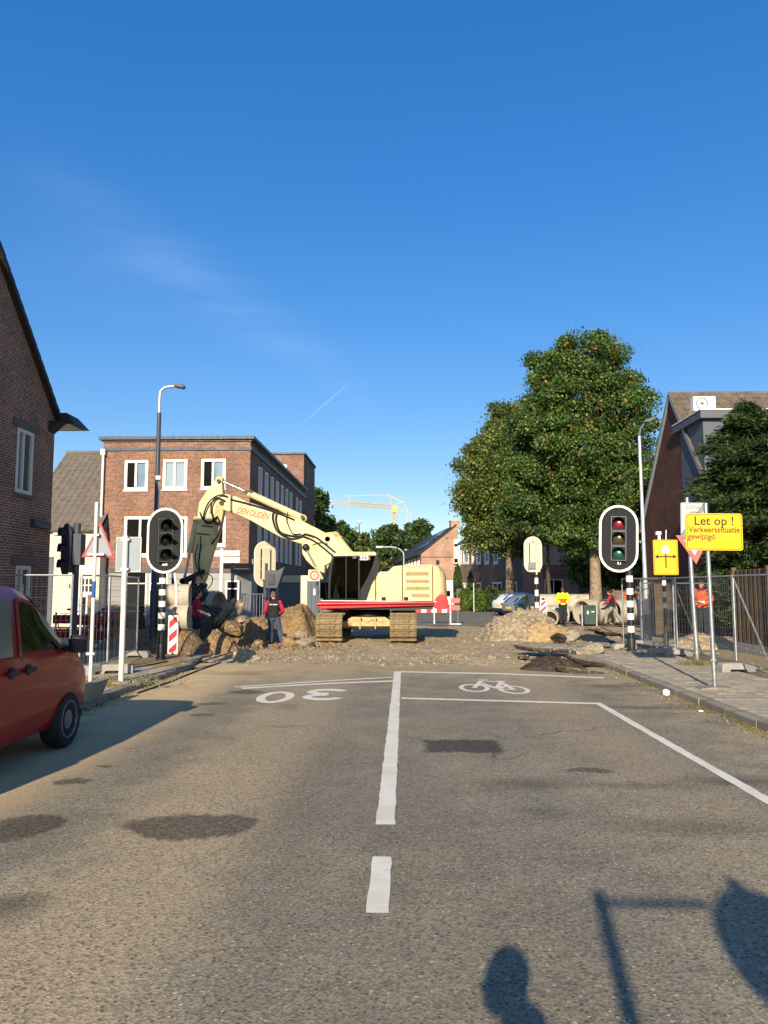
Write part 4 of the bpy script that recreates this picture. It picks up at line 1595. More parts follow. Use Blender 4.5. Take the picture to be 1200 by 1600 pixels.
for j in range(6):
    for i in range(2):
        pm_ = MB()
        a = Vector((-.35, 0, se)) + ud * (1.3 + i * 1.6) + nd * .05
        yy = 2.2 + j * 1.75
        pm_.add([a + Vector((0, yy, 0)), a + ud * 1.5 + Vector((0, yy, 0)), a + ud * 1.5 + Vector((0, yy + 1.68, 0)), a + Vector((0, yy + 1.68, 0)),
                 a + nd * .05 + Vector((0, yy, 0)), a + ud * 1.5 + nd * .05 + Vector((0, yy, 0)), a + ud * 1.5 + nd * .05 + Vector((0, yy + 1.68, 0)), a + nd * .05 + Vector((0, yy + 1.68, 0))],
                [(0, 1, 2, 3), (7, 6, 5, 4), (0, 4, 5, 1), (1, 5, 6, 2), (2, 6, 7, 3), (3, 7, 4, 0)])
        pm_.build('solar_panel', M['solar'], sh)
cm = MB()
cm.box(SW - .75, SW + .2, .1, 1.3, spk - .1, Zat(814, sy))
cm = cm.build('chimney', M['brick_pink'], sh)
m_ = MB()
m_.box(SW - .8, SW + .25, .05, 1.35, Zat(814, sy), Zat(814, sy) + .12)
m_.build('chimney_cap', M['concrete'], cm)
for i in range(5):
    FL = Face((0, 0, 0), (0, -1, 0), (-1, 0, 0))
    yy = 1.2 + i * 3.2
    window(sh, FL, -yy - 1.4, -yy, se - 1.5, se - .25, mull=(.5,), fw=.12, proud=.08, sill=None)
bw = MB()
F.box(bw, *bay, 0, .35)
bw = bw.build('bay', M['cream_frame'], sh)
for (c, d) in ((Zat(854, sy), Zat(850, sy)), (Zat(879, sy), Zat(873, sy))):
    m_ = MB()
    F.box(m_, bay[0] + .06, bay[1] - .06, c, d, .352, .36)
    m_.build('pane', M['glass_dark'], bw)
bd_ = MB()
F.box(bd_, 0, SW - .6, Zat(871, sy), Zat(870, sy), 0, .02)
bd_.build('brick_band', M['brick_brown'], sh)
m_ = MB()
F.box(m_, Xat(698, sy) - sx0, Xat(700.5, sy) - sx0, Zat(842, sy), Zat(839.5, sy), 0, .03)
m_.build('wall_vent', M['dark_trim'], sh)

# ---- terrace along the right, its front mostly in the shade of the trees
ry0, ry1 = 82.0, 62.0
rx0, rx1 = Xat(718, ry0) + .1, Xat(842, ry1)
rt_ = thing('terraced_house', 'grey brown brick terrace with white framed windows half hidden by the plane trees', 'house', (rx0, ry0, 0))
U_ = Vector((rx1 - rx0, ry1 - ry0, 0))
UL = U_.length
F = Face((0, 0, 0), U_, (U_.y, -U_.x, 0))


def ru(px):
    d = ray(px, 900)
    o = Vector((rx0, ry0, 0))
    a = np.array([[d.x, -U_.x / UL], [d.y, -U_.y / UL]])
    t, u = np.linalg.solve(a, np.array([o.x, o.y]))
    return float(u), float(t)


def rz_(px, py):
    u, t = ru(px)
    d = ray(px, py)
    return CAM_H + d.z * t


hz_up = (3.55, 5.35)
cols_up = [(716.5, 722), (724, 733), (737.5, 740.5), (745, 752), (758, 765), (772, 779)]
cols_dn = [(721, 731), (744, 752), (770, 784), (800, 808), (818, 826)]
ho = []
for a, b in cols_up:
    ho.append((max(.1, ru(a)[0]), ru(b)[0], rz_((a + b) / 2, 881), rz_((a + b) / 2, 860)))
hd = []
for a, b in cols_dn:
    hd.append((ru(a)[0], ru(b)[0], .5, 2.35))
ztp = 6.3
mb = MB()
F.wall(mb, 0, UL, 0, ztp, ho + hd)
mb.build('wall', M['brick_grey'], rt_)
for h in ho:
    window(rt_, F, *h, mull=(), pane='curtain', fw=.22, proud=.04)
for i, h in enumerate(hd):
    window(rt_, F, *h, mull=(.5,), pane='glass_dark' if i > 1 else 'glass', fw=.16, proud=.04)
e_ = F.N * -4.5
rm = MB()
a, b = F.p(0, ztp, .35), F.p(UL, ztp, .35)
rm.add([a, b, b + e_ + ZV * 3.6, a + e_ + ZV * 3.6, a + ZV * .15, b + ZV * .15, b + e_ + ZV * 3.75, a + e_ + ZV * 3.75], [(0, 1, 2, 3), (7, 6, 5, 4), (0, 4, 5, 1), (1, 5, 6, 2), (2, 6, 7, 3), (3, 7, 4, 0)])
rm.build('roof', M['roof_dark'], rt_)
mb = MB()
p_ = [F.p(UL, 0), F.p(UL, 0) + e_ * 2, F.p(UL, ztp) + e_ * 2, F.p(UL, ztp) + e_ + ZV * 3.5, F.p(UL, ztp)]
mb.add(p_, [(0, 1, 2, 3, 4)])
mb.build('end_wall', M['brick_grey'], rt_)

# ---- pinkish brick house behind the big tree, with an awning
py_ = 55.0
px0, px1 = Xat(846, py_), Xat(905, py_)
ph = thing('pink_brick_house', 'pinkish brick house with a rust red awning behind the big plane tree trunk', 'house', (px0, py_, 0))
PW = px1 - px0
pz = Zat(842, py_)
F = Face((0, 0, 0), (1, 0, 0), (0, -1, 0))
dw = (.2, 1.5, .1, Zat(905, py_))
mb = MB()
F.wall(mb, 0, PW, 0, pz, [dw])
F.poly(mb, [(0, pz), (PW, pz), (PW * .5, pz + 2.4)])
mb.add([(0, 0, 0), (0, 9, 0), (0, 9, pz), (0, 0, pz)], [(0, 1, 2, 3)])
mb.build('wall', M['brick_pink'], ph)
window(ph, F, *dw, mull=(.5,), pane='glass_dark', fw=.08, sill=None)
rm = MB()
for s in (0, 1):
    x0, x1_ = (-.2, PW / 2) if s == 0 else (PW + .2, PW / 2)
    rm.add([(x0, -.2, pz - .1), (x0, 9, pz - .1), (x1_, 9, pz + 2.5), (x1_, -.2, pz + 2.5), (x0, -.2, pz + .05), (x0, 9, pz + .05), (x1_, 9, pz + 2.65), (x1_, -.2, pz + 2.65)],
           [(0, 1, 2, 3), (7, 6, 5, 4), (0, 3, 7, 4), (1, 5, 6, 2), (0, 4, 5, 1), (3, 2, 6, 7)])
rm.build('roof', M['roof_dark'], ph)
aw = MB()
z1, z2 = Zat(883, py_), Zat(899, py_)
n_ = 14
for i in range(n_):
    x0, x1_ = -.1 + 1.8 * i / n_, -.1 + 1.8 * (i + 1) / n_
    dz = .03 if i % 2 else 0
    aw.add([(x0, -.05, z1 + dz), (x1_, -.05, z1 + dz), (x1_, -1.3, z2 + dz), (x0, -1.3, z2 + dz), (x0, -.05, z1 + dz - .03), (x1_, -.05, z1 + dz - .03), (x1_, -1.3, z2 + dz - .03), (x0, -1.3, z2 + dz - .03)],
           [(0, 1, 2, 3), (7, 6, 5, 4), (0, 4, 5, 1), (1, 5, 6, 2), (2, 6, 7, 3), (3, 7, 4, 0)])
aw.build('awning', M['awning'], ph)

# far flat roofs glimpsed between the trees
for i, (a, b, t_, b_, yy, lab) in enumerate(((612, 650, 866, 900, 165, 'long white flat roofed building far beyond the trees'), (586, 640, 884, 905, 110, 'low dark roofed house far behind the machine cab'))):
    x0, x1_ = Xat(a, yy), Xat(b, yy)
    fb = thing('far_building', lab, 'building', (x0, yy, 0))
    m_ = MB()
    m_.box(0, x1_ - x0, 0, 12, 0, Zat(t_, yy) - .6)
    m_.build('wall', M['white_render'] if i == 0 else M['brick_grey'], fb)
    m_ = MB()
    m_.box(-.3, x1_ - x0 + .3, -.3, 12.3, Zat(t_, yy) - .6, Zat(t_, yy))
    m_.build('roof', M['white_paint'] if i == 0 else M['roof_dark'], fb)
    for j in range(4):
        w_ = MB()
        w_.box((x1_ - x0) * (j + .25) / 4, (x1_ - x0) * (j + .75) / 4, -.05, 0, .9, 2.1)
        w_.build('window', M['glass'], fb)
# ------------------------------------------------------------------ excavator
EX, EY = Xat(577, 28.5), 28.5
ex = thing('excavator', 'cream tracked excavator with red trim, its boom reaching left over the dug up crossing', 'excavator', (EX, EY, -0.02))
SY = -1.38                                     # the side of the upper body that faces us
TG = 1.26                                      # half of the track gauge


def eo(px, py, y):
    """outline of a machine part -> (x,z) in the machine's own frame, in its plane at depth y"""
    q = W(px, py, EY + y)
    return (q.x - EX, q.z + 0.02)


# tracks, running towards us
shoe = MB()
shoe.box(-.45, .45, -.095, .095, -.018, .018)
shoe.prism([(-.45, 0.018), (.45, 0.018), (.45, 0.065), (-.45, 0.065)], .055, .092)
shoe.prism([(-.45, 0.018), (.45, 0.018), (.45, 0.03), (-.45, 0.03)], -.02, .0)
shoe.box(-.06, .06, -.03, .03, .018, .045)
shoe_me = None
for sgn in (-1, 1):
    cx = sgn * TG
    fm = MB()
    fm.box(cx - .2, cx + .2, -1.75, 1.75, .28, .62)
    fm.build('track_frame', M['machine_dark'], ex, bevel=.02)
    r, hl_ = .42, 1.85
    per = 4 * hl_ + 2 * math.pi * r
    ns = 52
    for k in range(ns):
        s = per * k / ns
        if s < 2 * hl_:
            y, z, a = -hl_ + s, 2 * r, 0.0
        elif s < 2 * hl_ + math.pi * r:
            b = (s - 2 * hl_) / r
            y, z, a = hl_ + r * math.sin(b), r + r * math.cos(b), -b
        elif s < 4 * hl_ + math.pi * r:
            y, z, a = hl_ - (s - 2 * hl_ - math.pi * r), 0, math.pi
        else:
            b = (s - 4 * hl_ - math.pi * r) / r
            y, z, a = -hl_ - r * math.sin(b), r - r * math.cos(b), math.pi - b
        if shoe_me is None:
            o = shoe.build('track_shoe', M['track'], ex)
            shoe_me = o.data
        else:
            o = bpy.data.objects.new('track_shoe', shoe_me)
            col.objects.link(o)
            o.parent = ex
        o.location = (cx, y, z + .07)
        o.rotation_euler = (a, rnd.uniform(-.01, .01), rnd.uniform(-.01, .01))
    for yy in (-1.85, 1.85):
        w = MB()
        w.lathe([(.1, -.16), (.34, -.16), (.37, -.06), (.37, .06), (.34, .16), (.1, .16)], 20, Matrix.Translation((cx, yy, r + .07)) @ Matrix.Rotation(R(90), 4, 'Y'))
        w.build('idler_wheel', M['machine_dark'], ex, smooth=True)
    for i in range(7):
        w = MB()
        w.lathe([(.1, -.2), (.1, .2)], 12, Matrix.Translation((cx, -1.35 + i * .45, .2)) @ Matrix.Rotation(R(90), 4, 'Y'))
        w.build('track_roller', M['machine_dark'], ex, smooth=True)
um = MB()
um.prism([(-.95, .42), (.95, .42), (.95, .6), (.6, .82), (-.6, .82), (-.95, .6)], -.75, .75)
um.build('undercarriage', M['cream_dirty'], ex, bevel=.03)
um = MB()
um.box(-.97, .97, -1.1, -.85, .5, .68).box(-.3, -.24, -1.14, -.8, .4, .8).box(.24, .3, -1.14, -.8, .4, .8)
um.build('cross_beam', M['cream_dirty'], ex, bevel=.02)
um = MB()
um.lathe([(.72, .8), (.78, .84), (.78, 1.0), (.7, 1.12)], 32)
um.build('slew_ring', M['machine_black'], ex, smooth=True)

# upper frame with red skirt
fm = MB()
fm.box(-1.55, 2.3, SY + .1, 1.35, 1.1, 1.34)
fm.build('upper_frame', M['machine_dark'], ex)
a0, b0 = eo(497, 948, SY), eo(682, 941, SY)
sk = MB()
zt = eo(560, 940, SY)[1]
zb_ = eo(560, 952, SY)[1]
sk.prism([(a0[0] + .05, zb_), (b0[0], zb_ + .12), (b0[0] + .05, zt), (a0[0], zt + .02), (a0[0] - .05, zt - .1)], SY - .03, SY + .12)
sk.build('side_skirt', M['machine_red'], ex, bevel=.03)
sk = MB()
sk.tube([(a0[0] - .02, SY - .05, (zt + zb_) / 2 + .05), (b0[0] - .1, SY - .05, (zt + zb_) / 2 + .1)], .06, 10)
sk.build('side_rail', M['machine_red'], ex, smooth=True)
sk = MB()
sk.prism([(a0[0] + .1, zt + .03), (b0[0], zt - .015), (b0[0], zt + .01), (a0[0] + .1, zt + .05)], SY - .045, SY - .02)
sk.build('skirt_line', M['white_paint'], ex)  # thin white line along the top of the skirt

# engine house, with a rounded tail
hp = [eo(568, 940, SY), eo(573, 918, SY), eo(584, 900, SY), eo(594, 893, SY), eo(606, 893, SY), eo(614, 885, SY), eo(630, 883, SY), eo(692, 882, SY), eo(696, 887, SY), eo(699, 905, SY), eo(701, 940, SY)]
hp[0] = (eo(566, 940, SY)[0], zt + .02)
hp[-1] = (hp[-1][0], zt + .02)
xt = eo(676, 900, SY)[0]


def clip_poly(poly, x0, x1):
    out = []
    for (lim, keep) in ((x0, 1), (x1, -1)):
        src, out = (poly if lim == x0 else out), []
        for i in range(len(src)):
            a, b = src[i], src[(i + 1) % len(src)]
            ia, ib = (a[0] - lim) * keep >= 0, (b[0] - lim) * keep >= 0
            if ia:
                out.append(a)
            if ia != ib:
                t = (lim - a[0]) / (b[0] - a[0])
                out.append((lim, a[1] + (b[1] - a[1]) * t))
    return out


xj = [hp[0][0], eo(587, 900, SY)[0], eo(629, 900, SY)[0], xt]
for a, b in zip(xj[:-1], xj[1:]):
    m_ = MB()
    m_.prism(clip_poly(hp, a + .012, b - .012), SY, 1.3)
    m_.build('side_door' if a != xj[0] else 'storage_box', M['cream_machine'], ex, bevel=.035, seg=3)
# the counterweight is turned round in plan
cw = MB()
tail = []
zlo, zhi = zt - .22, hp[6][1] - .01
rows = []
for k in range(7):
    z = zlo + (zhi - zlo) * k / 6
    px_ = np.interp(z, [hp[-1][1], hp[-2][1], hp[-3][1], hp[-4][1]], [hp[-1][0], hp[-2][0], hp[-3][0], hp[-4][0]])
    if k == 0:
        px_ -= .1
    if k == 6:
        px_ -= .12
    row = []
    for j in range(17):
        a = -math.pi / 2 + math.pi * j / 16
        xx = xt + .014 + (px_ - xt) * (abs(math.cos(a)) ** .55)
        row.append((xx, (-.04 + (abs(math.sin(a)) ** .7) * math.copysign(1, math.sin(a)) * (1.34)), z))
    rows.append(row)
vv = [p for r_ in rows for p in r_]
ff = [(k * 17 + j, k * 17 + j + 1, (k + 1) * 17 + j + 1, (k + 1) * 17 + j) for k in range(6) for j in range(16)]
ff += [tuple(range(16, -1, -1)), tuple(6 * 17 + j for j in range(17)), ] + [(k * 17, (k + 1) * 17, (k + 1) * 17 + 16, k * 17 + 16) for k in range(6)]
cw.add(vv, ff)
cw = cw.build('counterweight', M['cream_machine'], ex, smooth=True, bevel=.04, seg=3)
# red lower corner of the tail
rc = MB()
rp = [eo(678, 941, SY), eo(681, 934, SY), eo(686, 929, SY), eo(697, 929, SY), eo(701, 941, SY), eo(701, 948, SY), eo(697, 952, SY), eo(680, 951, SY), eo(676, 946, SY)]
rc.prism(rp, SY - .04, SY + 1.0)
rc.build('tail_guard', M['machine_red'], ex, bevel=.02, seg=3)
# louvres
for (x0, y0, x1, y1) in ((634, 896.5, 670, 899), (634, 894.5 + 0, 670, 899.5), (634, 905.5, 670.5, 911), (634.5, 917, 671, 922), (643, 928, 671, 932.5)):
    pass
for (x0, y0, x1, y1) in ((634, 893.5, 670, 899.5), (634, 905.5, 670.5, 911), (634.5, 916.5, 671, 922), (643, 927.5, 671, 933.5)):
    a, d = eo(x0, y1, SY)
    b, c = eo(x1, y0, SY)
    m_ = MB()
    m_.box(a, b, SY - .006, SY + .02, d, c)
    v_ = m_.build('louvre', M['vent'], ex)
    m_ = MB()
    for i in range(12):
        x = a + (b - a) * (i + .5) / 12
        m_.box(x - .008, x + .008, SY - .012, SY - .006, d, c)
    m_.build('louvre_rib', M['cream_dirty'], v_)
m_ = MB()
a, d = eo(634, 886.5, SY)
b, c = eo(670, 884.5, SY)
for i in range(16):
    x = a + (b - a) * i / 16
    m_.box(x, x + .03, SY - .012, SY + .01, d, c)
m_.build('vent_slots', M['vent'], ex)
for px_ in (599.5, 634.5):
    m_ = MB()
    x, z = eo(px_, 935.5, SY)
    m_.cbox((x, SY - .01, z), (.15, .04, .12))
    m_.build('door_latch', M['machine_black'], ex, bevel=.01)
m_ = MB()
x, z = eo(684, 879, -.6)
m_.cbox((x, -.6, z), (.12, .14, .16))
x, z = eo(615, 878, -.2)
m_.tube([(x, -.2, z - .2), (x, -.2, z + .35)], .05, 10)
m_.tube([(x + .14, -.1, z - .2), (x + .14, -.1, z + .75)], .02, 8)
m_.build('exhaust', M['machine_black'], ex)
m_ = MB()
for (p, q) in (((604, 893), (604, 884)), ((612, 886), (612, 877)), ((604, 884), (612, 877))):
    a, b = eo(*p, SY + .3), eo(*q, SY + .3)
    m_.tube([(a[0], SY + .3, a[1]), (b[0], SY + .3, b[1])], .02, 8)
m_.build('hand_rail', M['machine_black'], ex)
m_ = MB()
x, z = eo(606, 893, SY)
m_.lathe([(0.0001, 0.14), (.1, .12), (.16, .05), (.17, 0)], 16, Matrix.Translation((x, SY + .45, z)))
m_.build('air_intake', M['machine_black'], ex, smooth=True)
# the far side of the upper body
m_ = MB()
m_.box(-1.5, .1, .25, 1.3, 1.36, 2.1)
m_.build('battery_box', M['cream_machine'], ex, bevel=.04)

# cab
cy0, cy1 = SY, SY + .98
c_fb, c_ft = eo(512, 940, SY), eo(519, 868, SY)      # front foot, front head
c_rt, c_rm, c_rb = eo(590, 866, SY), eo(594, 882, SY), eo(572, 940, SY)
outl = [c_fb, eo(513, 905, SY), eo(516, 880, SY), c_ft, c_rt, c_rm, eo(590, 898, SY), eo(580, 915, SY), c_rb]


def loop_tubes(m, pts, y, r):
    for a, b in zip(pts, pts[1:] + pts[:1]):
        m.tube([(a[0], y, a[1]), (b[0], y, b[1])], r, 6)


def inset(poly, d):
    cx_ = sum(p[0] for p in poly) / len(poly)
    cz_ = sum(p[1] for p in poly) / len(poly)
    out = []
    for x, z in poly:
        v_ = Vector((x - cx_, z - cz_))
        k = max(0, 1 - d / v_.length)
        out.append((cx_ + v_.x * k, cz_ + v_.y * k))
    return out


cab = MB()
for y in (cy0 + .03, cy1 - .03):
    o_, i_ = outl, inset(outl, .1)
    cab.ringprism(o_, i_, y - .03, y + .03)
for p in (outl[0], outl[3], outl[4], outl[8]):
    cab.beam((p[0], cy0 + .05, p[1]), (p[0], cy1 - .05, p[1]), .09, .09)
cab.box(outl[0][0], outl[8][0], cy0, cy1, zt - .02, zt + .1)
# door pillar, and the black rear lower panel
px_a, px_b = eo(541, 940, SY)[0], eo(562, 940, SY)[0]
pt_a, pt_b = eo(541, 870, SY)[0], eo(561, 870, SY)[0]
cab.prism([(px_b - .06, zt + .05), (px_b + .02, zt + .05), (pt_b + .03, c_ft[1]), (pt_b - .04, c_ft[1])], cy0 - .005, cy0 + .05)
cab.prism([(px_a - .03, zt + .05), (px_a + .02, zt + .05), (pt_a + .02, c_ft[1]), (pt_a - .03, c_ft[1])], cy0 - .006, cy0 + .04)
cabo = cab.build('cab', M['machine_black'], ex, bevel=.012)
rp_ = [eo(563, 940, SY), eo(563, 922, SY), eo(573, 905, SY), eo(582, 885, SY), eo(587, 868, SY), c_rt, c_rm, eo(590, 898, SY), eo(580, 915, SY), c_rb]
for y0_, y1_2 in ((cy0 - .012, cy0 + .05), (cy1 - .05, cy1)):
    m_ = MB()
    m_.prism(rp_, y0_, y1_2)
    m_.build('rear_panel', M['machine_black'], cabo)
io = inset(outl, .07)
for y in (cy0 + .03, cy1 - .03):
    m_ = MB()
    m_.prism(io, y - .004, y + .004)
    m_.build('side_pane', M['glass_clear' if y < cy0 + .1 else 'dark_room'], cabo, fix=False)  # far pane is an opaque dark sheet standing in for the cab's inner shade
m_ = MB()
pts = outl[:4]
vv = []
for p in pts:
    vv += [(p[0] + .03, cy0 + .08, p[1]), (p[0] + .03, cy1 - .08, p[1])]
m_.add(vv, [(2 * i, 2 * i + 1, 2 * i + 3, 2 * i + 2) for i in range(3)])
m_.build('windscreen', M['glass_clear'], cabo, fix=False)
# lower glass of the door is dark and dusty
rt2 = [eo(519, 868, SY), eo(588, 866, SY)]
roofp = [eo(520, 869, SY), eo(523, 864, SY), eo(530, 862.5, SY), eo(585, 862, SY), eo(588, 864, SY), eo(588, 868, SY)]
m_ = MB()
m_.prism(roofp, cy0 - .02, cy1 + .02)
m_.build('cab_roof', M['cream_machine'], cabo, bevel=.02)
# seat, levers and the far wall seen through the glass
m_ = MB()
m_.box(px_a - .15, px_a + .4, cy0 + .3, cy0 + .75, zt + .1, zt + .55)
m_.box(px_a + .3, px_a + .45, cy0 + .3, cy0 + .75, zt + .5, zt + 1.25)
m_.box(px_a - .25, px_a + .25, cy0 + .18, cy0 + .28, zt + .5, zt + .62)
m_.build('seat', M['dark_room'], cabo, bevel=.04)
m_ = MB()
m_.prism([eo(519, 935, SY), eo(524, 912, SY), eo(531, 935, SY)], cy0 + .1, cy0 + .14)
m_.tube([(eo(519, 935, SY)[0], cy0 + .3, zt + .1), (eo(529, 900, SY)[0], cy0 + .35, zt + .9)], .03, 6)
m_.build('control_lever', M['galv_dark'], cabo)
m_ = MB()
m_.box(px_b, px_b + .5, cy1 - .1, cy1 - .07, zt + .1, c_ft[1])
m_.build('rear_wall', M['machine_black'], cabo)
# number on the cab, with its red square
x0, z0 = eo(564, 877.5, SY)
x1, z1 = eo(576.5, 867.5, SY)
m_ = MB()
m_.box(x0, x1 + .02, cy0 - .016, cy0 - .006, z0 + .04, z1 - .02)
np_ = m_.build('number_plate', M['machine_black'], cabo)
text('number', '323', .21, M['white_paint'], cabo, ((x0 + x1) / 2 - .03, cy0 - .022, (z0 + z1) / 2 + .01), off=.008)
m_ = MB()
m_.box(x1 - .02, x1 + .04, cy0 - .024, cy0 - .018, z0 + .06, z1 - .05)
m_.build('red_mark', M['machine_red'], cabo)
x0, z0 = eo(554, 871, SY)
text('maker_mark', 'CF', .12, M['print_grey'], cabo, (x0, cy0 - .012, z0), off=.003)
m_ = MB()
m_.tube([(outl[0][0] - .03, cy0 - .02, zt + .1), (outl[0][0] - .1, cy0 - .08, zt + .7), (outl[3][0] - .08, cy0 - .05, c_ft[1] - .3)], .018, 6)
m_.build('grab_rail', M['machine_black'], cabo)
m_ = MB()
m_.cbox((outl[3][0] - .22, cy0 - .1, c_ft[1] - .5), (.06, .2, .34))
m_.beam((outl[3][0], cy0 + .1, c_ft[1] - .2), (outl[3][0] - .2, cy0 - .08, c_ft[1] - .36), .03, .03)
m_.build('mirror', M['machine_black'], ex)

# boom: foot section and the long upper section
BYo = .05
def outline(pp):
    return [eo(x, y, BYo) for x, y in pp]


lower = outline([(478, 845), (473, 851), (474, 866), (480, 876), (490, 886), (499, 892), (508, 896), (513, 888), (520, 878), (534, 872), (560, 900), (566, 880), (545, 862), (530, 846), (520, 832), (505, 834), (490, 842)])
m_ = MB()
m_.prism(lower, BYo - .3, BYo + .3)
m_.build('boom_foot', M['cream_machine'], ex, bevel=.03)
upper = outline([(343, 783), (346, 775), (356, 773), (372, 777), (386, 784), (410, 792), (440, 803), (468, 812), (494, 825), (511, 834), (519, 842), (520, 849), (512, 854), (498, 853), (484, 851), (470, 850), (458, 846), (440, 840), (418, 828), (395, 815), (372, 804), (352, 798), (344, 792)])
m_ = MB()
m_.prism(upper, BYo - .24, BYo + .24)
boom = m_.build('boom', M['cream_machine'], ex, bevel=.03)
a, b = eo(397, 803.5, BYo), eo(372, 799, BYo)
t_ = text('lettering', 'DEN OUDEN', .34, M['print_red'], boom, (a[0], BYo - .246, a[1]), rot=(R(90), -math.atan2(eo(372, 799, BYo)[1] - eo(423, 810.5, BYo)[1], eo(423, 810, BYo)[0] - eo(372, 799, BYo)[0]) * -1, 0), shear=.28, off=.006)
# fit the words to the length they have on the boom
L_want = math.hypot(eo(423, 809, BYo)[0] - eo(371.5, 798, BYo)[0], eo(423, 809, BYo)[1] - eo(371.5, 798, BYo)[1])
t_.scale = (L_want / max(v.co.x for v in t_.data.vertices) / 2, 1.0, 1)


def cyl(name, parent, p, q, r1, r2, split, y):
    """hydraulic cylinder: barrel from p, bright rod to q, eyes at both ends"""
    a, b = eo(*p, y), eo(*q, y)
    A, B = Vector((a[0], y, a[1])), Vector((b[0], y, b[1]))
    S = A.lerp(B, split)
    m = MB()
    m.tube([A, S], r1, 14)
    m.tube([S, S + (B - A).normalized() * .09], r1 * 1.18, 14)
    o = m.build(name, M['cream_machine'], parent, smooth=True)
    m = MB()
    m.tube([S, B], r2, 10)
    m.build('piston_rod', M['chrome'], o, smooth=True)
    for P_ in (A, B):
        m = MB()
        m.tube([P_ + Vector((0, -r1 * 1.1, 0)), P_ + Vector((0, r1 * 1.1, 0))], r1 * 1.1, 12)
        m.build('cylinder_eye', M['cream_dirty'], o, smooth=True)
    return o


cyl('arm_cylinder', ex, (474, 810), (344, 750), .13, .055, .63, BYo)
cyl('boom_cylinder', ex, (548, 868), (524, 838), .16, .09, .8, BYo + .25)
cyl('boom_cylinder', ex, (503, 903), (478, 857), .05, .04, .3, BYo - .36)
# pins
for (px_, py_2, yy, r_) in ((478, 856, -.34, .1), (513, 843, -.3, .1), (349, 787, -.29, .09), (344, 753, -.3, .07), (474, 809, -.3, .07)):
    x, z = eo(px_, py_2, BYo)
    m_ = MB()
    m_.tube([(x, BYo + yy, z), (x, BYo - yy, z)], r_, 14)
    m_.build('pin', M['machine_dark'], ex, smooth=True)
# arm
arm = outline([(341, 747), (346, 750), (349, 756), (350, 775), (351, 800), (346, 825), (338, 850), (330, 876), (324, 900), (318, 914), (306, 912), (304, 890), (303, 868), (306, 846), (309, 826), (311, 802), (313, 786), (322, 772)])
m_ = MB()
m_.prism(arm, BYo - .2, BYo + .2)
arm = m_.build('arm', M['cream_machine'], ex, bevel=.03)
m_ = MB()
m_.prism(outline([(341, 785), (352, 785), (351, 802), (346, 826), (338, 836), (334, 820), (338, 800)]), BYo - .245, BYo - .2)
m_.build('pivot_plate', M['cream_dirty'], arm)
m_ = MB()
for (x0, y0, x1, y1) in ((318, 822, 336, 824), (310, 834, 330, 836), (316, 838, 316, 858), (330, 800, 340, 815)):
    a, b = eo(x0, y0, BYo), eo(x1, y1, BYo)
    m_.beam((a[0], BYo - .215, a[1]), (b[0], BYo - .215, b[1]), .03, .04)
m_.build('pipe_clamp', M['machine_dark'], arm)
cyl('bucket_cylinder', ex, (307, 812), (287, 908), .11, .055, .5, BYo - .02)
# linkage and quick coupler
for (p, q, w_) in (((287, 908), (320, 893), .16), ((287, 908), (298, 930), .14), ((318, 914), (303, 936), .2), ((306, 905), (300, 925), .12)):
    m_ = MB()
    a, b = eo(*p, BYo), eo(*q, BYo)
    m_.beam((a[0], BYo - .22, a[1]), (b[0], BYo - .22, b[1]), .08, w_, side=(0, 1, 0))
    m_.beam((a[0], BYo + .22, a[1]), (b[0], BYo + .22, b[1]), .08, w_, side=(0, 1, 0))
    m_.tube([(a[0], BYo - .3, a[1]), (a[0], BYo + .3, a[1])], .08, 12)
    m_.tube([(b[0], BYo - .3, b[1]), (b[0], BYo + .3, b[1])], .08, 12)
    m_.build('bucket_link', M['machine_dark'], ex)
cq = MB()
cq.prism(outline([(290, 922), (300, 914), (316, 914), (324, 926), (318, 936), (308, 946), (296, 946), (289, 936)]), BYo - .3, BYo + .3)
cq.build('quick_coupler', M['machine_dark'], ex, bevel=.03)
hk = MB()
x, z = eo(290, 937, BYo)
hk.tube([(x + .12 * math.cos(a), BYo, z + .12 * math.sin(a)) for a in [R(60 + 26 * i) for i in range(10)]], .035, 8)
hk.build('lifting_hook', M['machine_dark'], ex, smooth=True)
# bucket: wide shell with side plates and teeth
def bucket(parent, outl_, y0, y1, lip, mat='bucket'):
    side = outl_
    for y in (y0, y1):
        m = MB()
        m.prism(side, y - .025, y + .025)
        m.build('bucket_side', M[mat], parent, bevel=.01)
    m = MB()
    back = side[lip:] + side[:1] if lip else side
    n = len(back)
    vs2 = []
    for x, z in back:
        vs2 += [(x, y0 + .025, z), (x, y1 - .025, z)]
    m.add(vs2, [(2 * i, 2 * i + 1, 2 * i + 3, 2 * i + 2) for i in range(n - 1)])
    o = m.build('bucket_shell', M[mat], parent, fix=False)
    s = o.modifiers.new('thick', 'SOLIDIFY')
    s.thickness = .04
    return o


bo = outline([(313, 946), (322, 947), (340, 954), (352, 962), (353, 984), (347, 992), (334, 998), (320, 994), (313, 982), (309, 962)])
bucket(ex, bo, BYo - .75, BYo + .75, 3)
for i in range(5):
    m_ = MB()
    x, z = bo[2]
    y = BYo - .65 + i * .325
    m_.prism([(bo[3][0] - .06, bo[3][1] - .05), (bo[3][0] + .05, bo[3][1] + .04), (bo[2][0] - .2, bo[2][1] + .16), (bo[2][0] - .1, bo[2][1] - .02)], y - .05, y + .05)
    m_.build('bucket_tooth', M['machine_dark'], ex)
